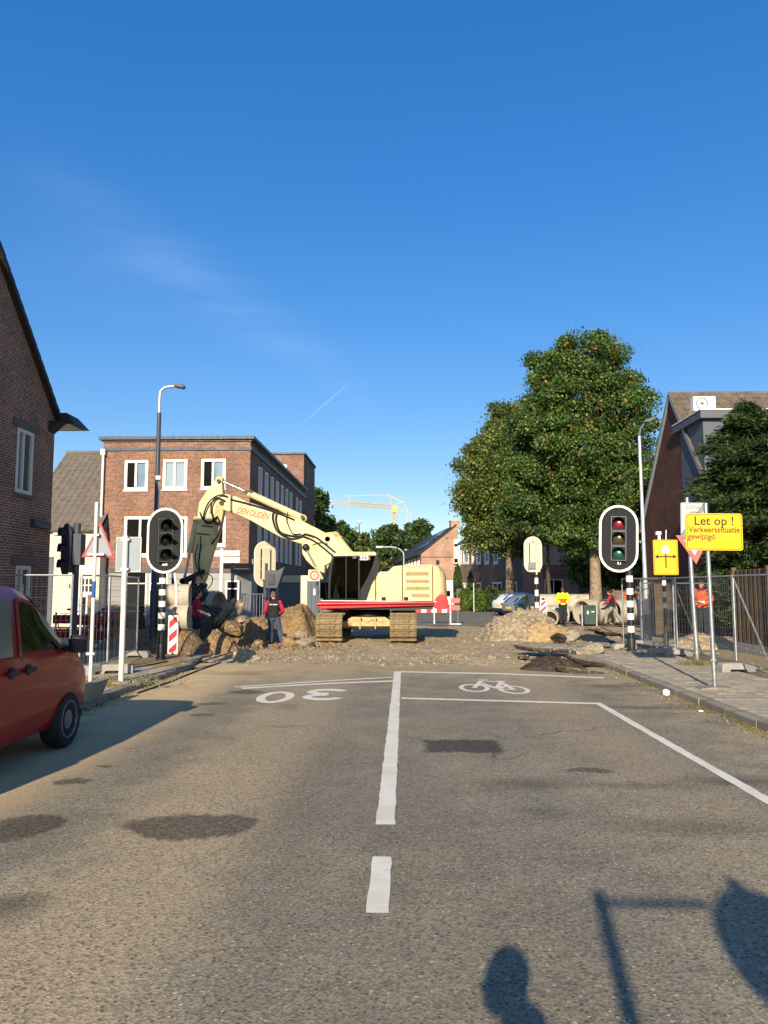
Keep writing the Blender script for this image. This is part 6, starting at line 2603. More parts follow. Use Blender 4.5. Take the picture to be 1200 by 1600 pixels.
m_.ringprism(roundrect(w_ * .965, h_ * .945, .045), roundrect(w_ * .94, h_ * .91, .04), -.0125, -.0105, mt)
m_.build('sign_border', M['print_brown'], lo)
for s, sz, x, z, mat_, sp in (('Let op !', .215, .0, .185, 'print_brown', 1.0), ('Verkeerssituatie', .148, 0, .035, 'print_faded', 1.0), ('gewijzigd.', .142, -.21, -.085, 'print_faded', 1.0), ('voorrang', .14, -.22, -.19, 'print_ghost', 1.0)):
    t_ = text('lettering', s, sz, M[mat_], lo, mt @ Vector((x, -.0125, z)), rot=(R(90), R(.6), 0), off=.004)
    want = {'Let op !': .67, 'Verkeerssituatie': .885, 'gewijzigd.': .49, 'voorrang': .45}[s]
    wd = max(v.co.x for v in t_.data.vertices) - min(v.co.x for v in t_.data.vertices)
    t_.scale = (want * w_ / .975 / wd, 1, 1)
m_ = MB()
m_.cbox((-.02, .005, sc_.z - PZ + .2), (.12, .09, .04)).cbox((-.02, .005, sc_.z - PZ - .2), (.12, .09, .04))
m_.build('clamp', M['galv'], lo)
m_ = MB()
m_.prism([(-.3, 0), (.24, 0), (.26, .03), (.1, .055), (-.1, .05), (-.28, .03)], -.16, .16)
m_.build('base_slab', M['kerb'], lo, bevel=.012)

# yield triangle and end-of-zone board on one post
b = G(1090, 1035, PZ)
k_ = b.y / 1200
ys = thing('traffic_sign', 'faded red and white yield triangle below a white ZONE end board, behind the yellow board', 'sign', b, 0)
m_ = MB()
m_.tube([(0, 0, -.05), (-.05, 0, 1.5), (-.1, 0, Zat(779, b.y) - PZ)], [.055, .055, .042], 12)
m_.build('pole', M['galv'], ys, smooth=True)
sc_ = W(1082, 836, b.y)
tp = W(1086, 881, b.y)
x0, x1 = Xat(1057, b.y) - b.x, Xat(1110, b.y) - b.x
tri = [(x0, Zat(838, b.y) - PZ), (x1, Zat(838, b.y) - PZ), (tp.x - b.x, tp.z - PZ)]
cx_, cz_ = (x0 + x1) / 2, (tri[0][1] * 2 + tri[2][1]) / 3
m_ = MB()
m_.prism(tri, -.07, -.055)
m_.build('sign_plate', M['white_paint'], ys)
m_ = MB()
m_.ringprism([(cx_ + (x - cx_) * 1.02, cz_ + (z - cz_) * 1.02) for x, z in tri], [(cx_ + (x - cx_) * .55, cz_ + (z - cz_) * .55) for x, z in tri], -.076, -.058)
m_.build('red_edge', M['red_faded'], ys)
zs = W(1083, 813, b.y)
zw, zh = 41 * k_, 54 * k_
mt = Matrix.Translation((zs.x - b.x, -.06, zs.z - PZ)) @ Matrix.Rotation(R(1.5), 4, 'Y')
m_ = MB()
m_.prism(roundrect(zw, zh, .04), -.01, .015, mt)
zb2 = m_.build('zone_plate', M['zone_white'], ys)
m_ = MB()
m_.ringprism(roundrect(zw * .94, zh * .95, .035), roundrect(zw * .91, zh * .925, .03), -.013, -.0105, mt)
m_.build('plate_border', M['print_grey'], zb2)
text('lettering', 'ZONE', .13, M['print_grey'], zb2, mt @ Vector((-.03, -.0125, zh * .36)), rot=(R(90), R(1.5), 0))
m_ = MB()
m_.lathe([(.17, 0), (.21, 0), (.21, .003), (.17, .003)], 24, mt @ Matrix.Translation((0, -.0105, 0)) @ Matrix.Rotation(R(90), 4, 'X'), closed=True)
m_.build('grey_ring', M['print_grey'], zb2)
m_ = MB()
for i in range(3):
    o_ = (i - 1) * .045
    m_.add([mt @ Vector((-zw * .46 + o_, -.0145, -zh * .46)), mt @ Vector((-zw * .46 + .022 + o_, -.0145, -zh * .46)), mt @ Vector((zw * .44 + o_, -.0145, zh * .46)), mt @ Vector((zw * .44 - .022 + o_, -.0145, zh * .46))], [(0, 1, 2, 3)])
m_.build('diagonal_bars', M['signal_black'], zb2, fix=False)

# amber diversion board
b = G(1040, 1022, PZ)
b.y += 2.6
b = Vector((Xat(1037, b.y), b.y, PZ))
k_ = b.y / 1200
yd = thing('diversion_sign', 'amber sign with a double arrow under a white disc, in front of the gable', 'sign', b, 0)
banded_pole(yd, Zat(842, b.y) - PZ, .06, Zat(950, b.y) - PZ, 4, 8.5 * k_)
sc_ = W(1038.5, 871, b.y)
w_, h_ = 37.5 * k_, 54 * k_
mt = Matrix.Translation((sc_.x - b.x, -.09, sc_.z - PZ))
m_ = MB()
m_.prism(roundrect(w_, h_, .035), -.01, .015, mt)
m_.build('sign_plate', M['amber_sign'], yd, bevel=.004)
m_ = MB()
m_.ringprism(roundrect(w_ * .94, h_ * .96, .03), roundrect(w_ * .91, h_ * .94, .025), -.0125, -.0105, mt)
m_.build('sign_border', M['print_faded'], yd)
m_ = MB()
az_ = .02
m_.box(-.25, .25, -.0135, -.011, az_ - .02, az_ + .02, mt).box(-.02, .02, -.014, -.0112, az_ - .33, az_ - .02, mt).box(-.02, .02, -.014, -.0112, az_ + .02, az_ + .12, mt)
m_.prism([(-.32, az_), (-.22, az_ + .07), (-.22, az_ - .07)], -.0135, -.011, mt).prism([(.32, az_), (.22, az_ + .07), (.22, az_ - .07)], -.0135, -.011, mt)
m_.build('arrow', M['print_brown'], yd)
m_ = MB()
m_.lathe([(.115, 0), (.115, .004)], 24, mt @ Matrix.Translation((0, -.0145, az_ + .21)) @ Matrix.Rotation(R(-90), 4, 'X'))
m_.build('white_disc', M['white_paint'], yd)
m_ = MB()
m_.cbox((-.12, 0, h_ / 2 + sc_.z - PZ + .2), (.14, .14, .1)).cbox((-.1, 0, h_ / 2 + sc_.z - PZ + .08), (.07, .07, .2))
m_.tube([(.1, 0, h_ / 2 + sc_.z - PZ - .1), (.12, 0, h_ / 2 + sc_.z - PZ + .3)], .015, 6)
m_.build('detector', M['white_paint'], yd)

# 30-zone plate by the garage
by_ = 40.0
b = Vector((Xat(496, by_), by_, 0))
z3 = thing('speed_sign', 'white board with a red ring standing between garage and machine cab', 'sign', b, 0)
m_ = MB()
m_.tube([(.1, 0, 0), (.1, 0, Zat(889, by_))], .04, 8)
m_.build('pole', M['galv'], z3)
m_ = MB()
m_.box(Xat(482, by_) - b.x, Xat(500, by_) - b.x, -.08, -.05, Zat(908, by_), Zat(890, by_))
p_ = m_.build('sign_plate', M['cream_paint'], z3)
m_ = MB()
m_.lathe([(.17, 0), (.24, 0), (.24, .01), (.17, .01)], 20, Matrix.Translation((Xat(491.5, by_) - b.x, -.082, Zat(899, by_))) @ Matrix.Rotation(R(90), 4, 'X'), closed=True)
m_.build('red_ring', M['red_sign'], p_)
text('lettering', '30', .2, M['signal_black'], p_, (Xat(491.5, by_) - b.x, -.083, Zat(899, by_)))

# hazard beacons
def beacon(loc, w, h, label, lean=0.0, group='red and white beacons'):
    o = thing('hazard_beacon', label, 'beacon', loc, 0, group)
    o.rotation_euler = (0, lean, 0)
    m = MB()
    m.prism(roundrect(w, h, .02, 2), -.02, .02, Matrix.Translation((0, 0, .16 + h / 2)))
    bd = m.build('board', M['white_paint'], o, bevel=.006)
    x0, x1, z0, z1 = -w / 2 + .03, w / 2 - .03, .2, .12 + h
    sl_ = .9
    stp = (z1 - z0) / 2.6
    for i in range(-1, 4):
        a = z0 + i * stp - .1
        quad = [(x0, a), (x1, a + (x1 - x0) * sl_), (x1, a + (x1 - x0) * sl_ + stp * .5), (x0, a + stp * .5)]
        # keep each stripe inside the board
        poly = quad
        for lim, sg in ((z0, 1), (z1, -1)):
            out = []
            for k in range(len(poly)):
                p, q = poly[k], poly[(k + 1) % len(poly)]
                ip, iq = (p[1] - lim) * sg >= 0, (q[1] - lim) * sg >= 0
                if ip:
                    out.append(p)
                if ip != iq:
                    t = (lim - p[1]) / (q[1] - p[1])
                    out.append((p[0] + (q[0] - p[0]) * t, lim))
            poly = out
            if not poly:
                break
        if len(poly) > 2:
            m = MB()
            m.prism(poly, -.0235, -.0215)
            m.build('red_stripe', M['red_sign'], bd)
    m = MB()
    m.box(-.2, .2, -.3, .3, 0, .1).box(-.04, .04, -.03, .03, .1, .2)
    m.build('foot', M['rubber'], o, bevel=.02)
    m = MB()
    m.box(-.05, .05, -.03, .03, .16 + h, .26 + h)
    m.build('lamp_socket', M['plastic'], o)
    return o


by_ = 20.3
beacon((Xat(273, by_), by_, zdirt(Xat(273, by_), by_) + .02), 16 * by_ / 1200, 60 * by_ / 1200, 'red and white striped beacon in the shade beside the banded traffic light pole')
by_ = 34.5
beacon((Xat(848, by_), by_, .35), 10.5 * by_ / 1200, 27 * by_ / 1200, 'red and white striped beacon standing in the rubble heap behind the yellow jacket')
# thin banded post behind the beacon
by_ = 28.0
pp_ = thing('banded_post', 'thin black and white banded post behind the left traffic light', 'post', (Xat(271, by_), by_, 0), 0)
banded_pole(pp_, Zat(886, by_), .07, 1.0, 5, .2)

# ------------------------------------------------------------------ site fences
def mesh_panel(a, b, label, h=2.0, braces=0, feet=(0, 1), z=PZ, group='mesh site fence panels'):
    a, b = Vector((a[0], a[1], 0)), Vector((b[0], b[1], 0))
    L = (b - a).length
    o = thing('mesh_fence', label, 'fence', (a.x, a.y, z), math.atan2(b.y - a.y, b.x - a.x), group)
    m = MB()
    m.tube([(0, 0, .1), (0, 0, h)], .021, 8).tube([(L, 0, .1), (L, 0, h)], .021, 8)
    m.tube([(0, 0, h - .02), (L, 0, h - .02)], .019, 8).tube([(0, 0, .2), (L, 0, .2)], .016, 8)
    m.build('frame', M['galv'], o, smooth=True)
    m = MB()
    n = int(L / .1)
    for i in range(1, n):
        x = L * i / n
        m.tube([(x, 0, .2), (x, 0, h - .02)], .0026, 4, cap=False)
    for i in range(1, 8):
        zz = .2 + (h - .22) * i / 8
        m.tube([(0, .004, zz), (L, .004, zz)], .0026, 4, cap=False)
    m.build('wire_mesh', M['galv_dark'], o, fix=False, kind='stuff')
    for f in feet:
        m = MB()
        x = f * L
        m.prism([(-.34, 0), (-.2, 0), (-.17, .05), (.17, .05), (.2, 0), (.34, 0), (.34, .1), (.27, .16), (-.27, .16), (-.34, .1)], -.12, .12, Matrix.Translation((x, 0, -.005)) @ Matrix.Rotation(R(80), 4, 'Z'))
        m.build('foot', M['concrete_foot'], o, bevel=.012)
    if braces:
        m = MB()
        m.tube([(L * .98, 0, 1.9), (L * .98, braces, .1)], .02, 8).tube([(L * .9, braces * .97, .12), (L * 1.04, braces * .97, .12)], .02, 8).tube([(L * .98, 0, .35), (L * .98, braces * .85, .35)], .016, 8)
        m.build('brace', M['galv'], o, smooth=True)
    return o


FX = 6.9
mesh_panel((FX, 16.5), (FX - .02, 12.9), 'mesh fence panel nearest on the right pavement, in front of the boarded fence', feet=(0,), braces=-.0)
mesh_panel((FX + .02, 20.05), (FX, 16.56), 'mesh fence panel behind the yield triangle post on the right pavement', feet=(0, 1))
mesh_panel((FX + .2, 23.6), (FX + .02, 20.1), 'mesh fence panel behind the amber diversion sign', feet=(0,))
mesh_panel((FX - .75, 22.2), (FX + .0, 20.2), 'short turned mesh fence panel at the foot of the right lamp post', feet=(0,))
mesh_panel((7.1, 23.7), (10.5, 24.6), 'mesh fence panel crossing behind the orange jacketed worker', feet=(1,), z=0)
for i, (x, y, dx) in enumerate(((FX + .45, 16.6, .75), (FX + .42, 20.2, .7))):
    br = thing('sloping_prop', ['sloping galvanised brace leaning on the nearest fence joint', 'sloping galvanised brace behind the amber diversion sign'][i], 'brace', (x, y, PZ), 0, 'fence braces')
    m_ = MB()
    m_.tube([(-.4, 0, 1.92), (dx - .4, .1, .04)], .02, 8)
    m_.build('brace_tube', M['galv'], br, smooth=True)
    m_ = MB()
    m_.tube([(-.38, 0, .5), (dx - .42, .08, .32)], .016, 8).tube([(dx - .75, .1, .04), (dx + .05, .1, .04)], .02, 8)
    m_.build('brace_rail', M['galv'], br, smooth=True)
# loose feet
for i, (px_, py_2, lab) in enumerate(((1150, 1050, 'grey concrete fence foot behind the Let op pole'), (1035, 1024, 'grey concrete fence foot under the amber sign'), (180, 1052, 'grey concrete fence foot beside the white sign pole'), (152, 1053, 'grey concrete fence foot under the warning triangle pole'))):
    q = G(px_, py_2, PZ)
    fo = MB()
    fo.prism([(-.36, 0), (-.2, 0), (-.17, .06), (.17, .06), (.2, 0), (.36, 0), (.36, .15), (.3, .19), (-.3, .19), (-.36, .15)], -.12, .12)
    o = fo.build('concrete_block', M['concrete_foot'], None, bevel=.012)
    o.location = (q.x, q.y, q.z + .0)
    o.rotation_euler = (0, 0, [R(8), R(-4), R(12), R(70)][i])
    tag(o, lab, 'fence foot', 'loose concrete fence feet')
# left panels
q0, q1, q2 = G(-60, 1075, PZ), G(86, 1062, PZ), G(158, 1052, PZ)
mesh_panel((q1.x - 3.2, q1.y + .4), (q1.x, q1.y + .6), 'mesh fence panel in front of the brick house behind the red van', feet=(1,))
mesh_panel((q1.x + .15, q1.y + .7), (q2.x, q2.y + .3), 'mesh fence panel between the warning triangle and the side on signal', feet=(1,))
mesh_panel((q2.x - .05, q2.y + .45), (q2.x - .55, q2.y + 3.6), 'mesh fence panel running back from the left fence corner', feet=(1,))
q = G(175, 1092, PZ)
sl2 = MB()
sl2.prism([(-.42, 0), (-.1, 0), (.02, .3), (-.05, .33), (-.42, .06)], -.3, .3)
o = sl2.build('concrete_slab', M['tile'], None, bevel=.01)
o.location = (G(138, 1096, PZ).x + .1, G(138, 1096, PZ).y + .2, PZ - .01)
tag(o, 'tilted grey paving slab lying by the kerb in front of the red van', 'slab')

# boarded fence on the right, with concrete foot boards
bf = thing('board_fence', 'tall weathered brown board fence with a concrete foot, along the right pavement', 'fence', (9.05, 21.6, 0), 0)
bm0 = MB()
bm0.box(-.012, .012, -.07, .07, .36, 2.33)
bd0 = None
y = 0.0
i = 0
while y < 12.5:
    o = bm0.build('board', M['wood_fence'], bf) if bd0 is None else bd0.copy()
    if bd0 is not None:
        col.objects.link(o)
    bd0 = o if bd0 is None else bd0
    o.location = (rnd.uniform(-.006, .006) + (.03 if i % 2 else 0), -y, rnd.uniform(-.012, .012))
    o.rotation_euler = (rnd.uniform(-.006, .006), 0, rnd.uniform(-.03, .03))
    y += .128
    i += 1
for k in range(7):
    m_ = MB()
    m_.box(-.06, .06, -.06 - 2.05 * k, .06 - 2.05 * k, 0, 2.4)
    m_.build('fence_post', M['wood_fence'], bf)
    m_ = MB()
    m_.box(-.025, .025, -2.05 * k - 1.98, -2.05 * k - .07, 0.08, .37)
    m_.build('foot_board', M['concrete_foot'], bf)
m_ = MB()
m_.box(.06, .1, -12.5, 0, .6, .68).box(.06, .1, -12.5, 0, 1.9, 1.98)
m_.build('rail', M['wood_fence'], bf)
# second run of boards at the back, dark
bk_ = thing('board_fence', 'dark board fence crossing at the back behind the orange jacketed worker', 'fence', (9.6, 30.0, 0), 0)
d0_ = None
for i in range(40):
    o = bm0.build('board', M['wood_fence'], bk_) if d0_ is None else d0_.copy()
    if d0_ is not None:
        col.objects.link(o)
    d0_ = o if d0_ is None else d0_
    o.location = (i * .13, rnd.uniform(-.01, .01), -.3 + rnd.uniform(-.02, .02))
    o.rotation_euler = (0, 0, R(90))

# galvanised crowd barrier behind the worker in the black vest
by_ = 29.5
x0, x1 = Xat(379, by_), Xat(411, by_)
cbb = thing('crowd_barrier', 'galvanised crowd barrier behind the worker in the black vest', 'barrier', (x0, by_, .55), 0)
m_ = MB()
L = x1 - x0
m_.tube([(0, 0, 0), (0, 0, 1.05), (L, 0, 1.05), (L, 0, 0)], .028, 8).tube([(0, 0, .15), (L, 0, .15)], .024, 8)
m_.build('frame', M['galv'], cbb, smooth=True)
for i in range(1, 7):
    m_ = MB()
    m_.tube([(L * i / 7, 0, .15), (L * i / 7, 0, 1.05)], .014, 6)
    m_.build('bar', M['galv'], cbb)
m_ = MB()
m_.box(-.03, .03, -.3, .3, -.05, 0).box(L - .03, L + .03, -.3, .3, -.05, 0)
m_.build('foot', M['galv'], cbb)

# red and white road barrier beyond the tail
by_ = 40.0
x0, x1 = Xat(650, by_), Xat(706, by_)
rb_ = thing('road_barrier', 'red and white plank barrier standing in the street behind the excavator tail', 'barrier', (x0, by_, 0), 0)
L = x1 - x0
seg_ = 7
for i in range(seg_):
    m_ = MB()
    m_.box(L * i / seg_, L * (i + 1) / seg_ - .002, -.02, .02, Zat(957, by_), Zat(949, by_))
    m_.build('plank_field', M['red_sign'] if i % 2 == 0 else M['white_paint'], rb_)
for x in (L * .5, L - .1):
    m_ = MB()
    m_.box(x - .03, x + .03, -.05, -.022, 0, Zat(938, by_)).box(x - .04, x + .04, -.4, .4, 0, .06)
    m_.build('leg', M['galv'], rb_)
by_ = 39.0
x0 = Xat(704, by_)
rm_ = thing('marker_board', 'small double red board on a post right of the excavator tail', 'marker', (x0, by_, 0), 0)
for (y0, y1) in ((934.5, 942), (946, 953.5)):
    m_ = MB()
    m_.box(0, .46, -.02, .02, Zat(y1, by_), Zat(y0, by_))
    m_.build('red_board', M['red_faded'], rm_, bevel=.01)
m_ = MB()
m_.tube([(.03, .03, 0), (.03, .03, Zat(934, by_))], .025, 8).tube([(.35, .03, 0), (.35, .03, Zat(950, by_))], .02, 8).box(-.1, .5, -.2, .25, 0, .07)
m_.build('post', M['galv'], rm_)

# red site barriers behind the left fence
for i, (px_, yy, lab) in enumerate(((112, 25.0, 'red plastic site barrier left behind the mesh fence'), (140, 24.0, 'red plastic site barrier under the warning triangle'), (172, 26.5, 'red plastic site barrier next to the spare bucket'))):
    o = thing('site_barrier', lab, 'barrier', (Xat(px_, yy), yy, 0.0), R([4, -6, 8][i]), 'red plastic site barriers')
    for z0 in (.22, .68):
        m_ = MB()
        m_.box(-.55, .55, -.03, .03, z0, z0 + .28)
        m_.build('red_plank', M['machine_red'], o, bevel=.02)
    for x in (-.45, .45):
        m_ = MB()
        m_.box(x - .03, x + .03, -.02, .02, 0, 1.05).box(x - .05, x + .05, -.3, .3, 0, .07)
        m_.build('leg', M['white_paint'], o)

# bicycles parked against the buildings
def bicycle(loc, rz, label, paint):
    o = thing('bicycle', label, 'bicycle', loc, rz, 'bicycles parked by the corner building')
    for x in (-.52, .52):
        m = MB()
        m.lathe([(.31, -.018), (.345, -.018), (.345, .018), (.31, .018)], 22, Matrix.Translation((x, 0, .345)) @ Matrix.Rotation(R(90), 4, 'X'), closed=True)
        w = m.build('wheel', M['rubber'], o, smooth=True)
        m = MB()
        for i in range(8):
            a = i * math.pi / 8
            m.tube([(x - .31 * math.cos(a), 0, .345 - .31 * math.sin(a)), (x + .31 * math.cos(a), 0, .345 + .31 * math.sin(a))], .004, 4)
        m.build('spokes', M['galv'], w)
    m = MB()
    for p, q in (((-.52, .345), (-.1, .33)), ((-.1, .33), (-.26, .85)), ((-.52, .345), (-.22, .72)), ((-.1, .33), (.36, .78)), ((-.24, .72), (.35, .84)), ((.36, .95), (.52, .345))):
        m.tube([(p[0], 0, p[1]), (q[0], 0, q[1])], .02, 8)
    m.build('frame', M[paint], o, smooth=True)
    m = MB()
    m.rings([(-.28, 0, .86, .13, .06), (-.28, 0, .92, .15, .09), (-.28, 0, .95, .1, .06)], 12)
    m.build('saddle', M['machine_black'], o, smooth=True)
    m = MB()
    m.tube([(.2, -.3, 1.05), (.33, -.2, 1.08), (.36, 0, 1.0), (.33, .2, 1.08), (.2, .3, 1.05)], .014, 8).tube([(.36, 0, .9), (.36, 0, 1.02)], .016, 8)
    m.build('handlebar', M['galv'], o, smooth=True)
    m = MB()
    m.tube([(-.1, -.08, .33), (.05, -.1, .28)], .012, 6).tube([(-.1, .08, .33), (-.25, .1, .38)], .012, 6)
    m.lathe([(.09, -.005), (.09, .005)], 16, Matrix.Translation((-.1, -.05, .33)) @ Matrix.Rotation(R(90), 4, 'X'))
    m.build('crank', M['galv_dark'], o)
    m = MB()
    m.box(-.75, -.32, -.07, .07, .72, .74)
    m.build('carrier', M['galv_dark'], o)
    return o


for i, (px_, yy, a, p_, lab) in enumerate(((120, 33.5, 60, 'white_paint', 'white bicycle leaning before the white house'), (142, 33.0, 120, 'crane_yellow', 'yellow bicycle before the panelled front door'), (170, 34.0, 75, 'galv', 'bare grey bicycle at the left end of the corner building'),
                                           (185, 33.6, 100, 'black', 'black bicycle behind the spare bucket'), (200, 34.2, 60, 'black', 'black bicycle half hidden by the spotted white pole'), (216, 33.4, 110, 'white_paint', 'white framed bicycle left of the slate lamp post'),
                                           (229, 33.8, 80, 'machine_red', 'red bicycle right beside the slate lamp post'))):
    bicycle((Xat(px_, yy), yy, 0.0), R(a), lab, p_)

# spare digger bucket on the ground
by_ = 27.0
sbk = thing('spare_bucket', 'wide dark digger bucket with a row of teeth lying in the shade on the left', 'bucket', (Xat(190, by_), by_, 0.05), 0)
k_ = by_ / 1200
prof = [(-.5, .95), (.05, 1.0), (.4, .75), (.5, .35), (.42, .05), (.2, -.0), (-.6, .06)]
mt = Matrix.Rotation(R(90), 4, 'Z')
tmp = []
for s in (-.72, .72):
    m_ = MB()
    m_.prism(prof, s - .025, s + .025, mt)
    m_.build('bucket_side', M['machine_dark'], sbk)
m_ = MB()
vv = []
for x, z in prof[0:]:
    vv += [mt @ Vector((x, -.7, z)), mt @ Vector((x, .7, z))]
m_.add(vv, [(2 * i, 2 * i + 1, 2 * i + 3, 2 * i + 2) for i in range(len(prof) - 1)])
m_.build('bucket_shell', M['machine_dark'], sbk, fix=False)
for i in range(7):
    m_ = MB()
    s = -.6 + .2 * i
    m_.prism([(-.55, .04), (-.55, .12), (-.85, .05)], s - .05, s + .05, mt)
    m_.build('bucket_tooth', M['galv_dark'], sbk)

# things on poles far off
by_ = 120.0
ls = thing('street_lamp', 'small white globe lamp on a thin pole far down the street', 'street lamp', (Xat(561, by_), by_, 0), 0)
m_ = MB()
m_.tube([(0, 0, 0), (0, 0, Zat(819, by_))], .09, 8)
m_.build('post', M['galv_dark'], ls)
m_ = MB()
m_.ball((0, 0, Zat(815, by_)), .36, 12, 8, (1, 1, .8))
m_.build('lamp_globe', M['white_paint'], ls, smooth=True)
by_ = 75.0
ls = thing('street_lamp', 'curved white armed street lamp far behind the machine house', 'street lamp', (Xat(631, by_), by_, 0), 0)
m_ = MB()
zt_ = Zat(858, by_)
pts = [(0, 0, 0), (0, 0, zt_ - .6)] + [(-.0 - 1.2 * (1 - math.cos(a)), 0, zt_ - .6 + .8 * math.sin(a)) for a in [R(15 * i) for i in range(1, 7)]] + [(-2.2, 0, zt_ + .22)]
m_.tube(pts, .07, 8)
m_.build('post', M['pole_light'], ls, smooth=True)
m_ = MB()
m_.cbox((-2.4, 0, zt_ + .22), (.6, .25, .14))
m_.build('lamp_head', M['pole_light'], ls)

# ------------------------------------------------------------------ tower crane in the distance
cy_ = 230.0
cr = thing('tower_crane', 'yellow and white tower crane far off, its jib reaching left over the street', 'crane', (Xat(617, cy_), cy_, 0), 0)
k_ = cy_ / 1200


def co(px_, py_2):
    q = W(px_, py_2, cy_)
    return Vector((q.x - cr.location.x, 0, q.z))


def lattice(m, a, b, w, n, r):
    a, b = Vector(a), Vector(b)
    d = (b - a).normalized()
    u = Vector((0, 1, 0))
    v_ = d.cross(u)
    c = [(-1, -1), (1, -1), (1, 1), (-1, 1)]
    for i, j in c:
        o = (u * i + v_ * j) * w / 2
        m.tube([a + o, b + o], r, 5)
    for k in range(n):
        p, q = a.lerp(b, k / n), a.lerp(b, (k + 1) / n)
        for s in range(4):
            i, j = c[s], c[(s + 1) % 4]
            m.tube([p + (u * i[0] + v_ * i[1]) * w / 2, q + (u * j[0] + v_ * j[1]) * w / 2], r * .6, 4)


m_ = MB()
lattice(m_, (0, 0, 0), co(617, 793), 1.4, 18, .12)
m_.build('mast', M['crane_yellow'], cr)
m_ = MB()
a = co(617, 794)
m_.box(a.x - .8, a.x + .8, -.8, .8, a.z - 1.3, a.z + .4)
m_.build('slewing_cabin', M['crane_yellow'], cr)
m_ = MB()
lattice(m_, co(548, 787), co(611, 792), 1.0, 14, .09)
m_.build('inner_jib', M['crane_yellow'], cr)
m_ = MB()
lattice(m_, co(486, 783), co(548, 787), .8, 14, .08)
m_.build('outer_jib', M['crane_pale'], cr)
for p, q in (((548, 787), (545, 775)), ((545, 775), (606, 773)), ((606, 773), (613, 790)), ((606, 773), (630, 786)), ((613, 792), (629, 783)), ((629, 783), (638, 800)), ((486, 784), (487, 774)), ((615, 792), (638, 800)), ((613, 776), (630, 786))):
    m_ = MB()
    m_.tube([co(*p), co(*q)], .09, 5)
    m_.build('strut', M['crane_pale'], cr)
m_ = MB()
for p, q in (((545, 775), (518, 786)), ((487, 774), (545, 774)), ((606, 773), (580, 789)), ((629, 783), (606, 773))):
    m_.tube([co(*p), co(*q)], .05, 4)
m_.build('tie_rope', M['crane_pale'], cr)
m_ = MB()
lattice(m_, co(638.5, 800), co(638, 848), .7, 8, .14)
m_.build('rear_stay', M['crane_pale'], cr)
# ------------------------------------------------------------------ people
def remesh(o, vox, it=4, fac=.5):
    r = o.modifiers.new('one_skin', 'REMESH')
    r.mode = 'VOXEL'
    r.voxel_size = vox
    r.use_smooth_shade = True
    s = o.modifiers.new('soft', 'SMOOTH')
    s.iterations = it
    s.factor = fac
    return o


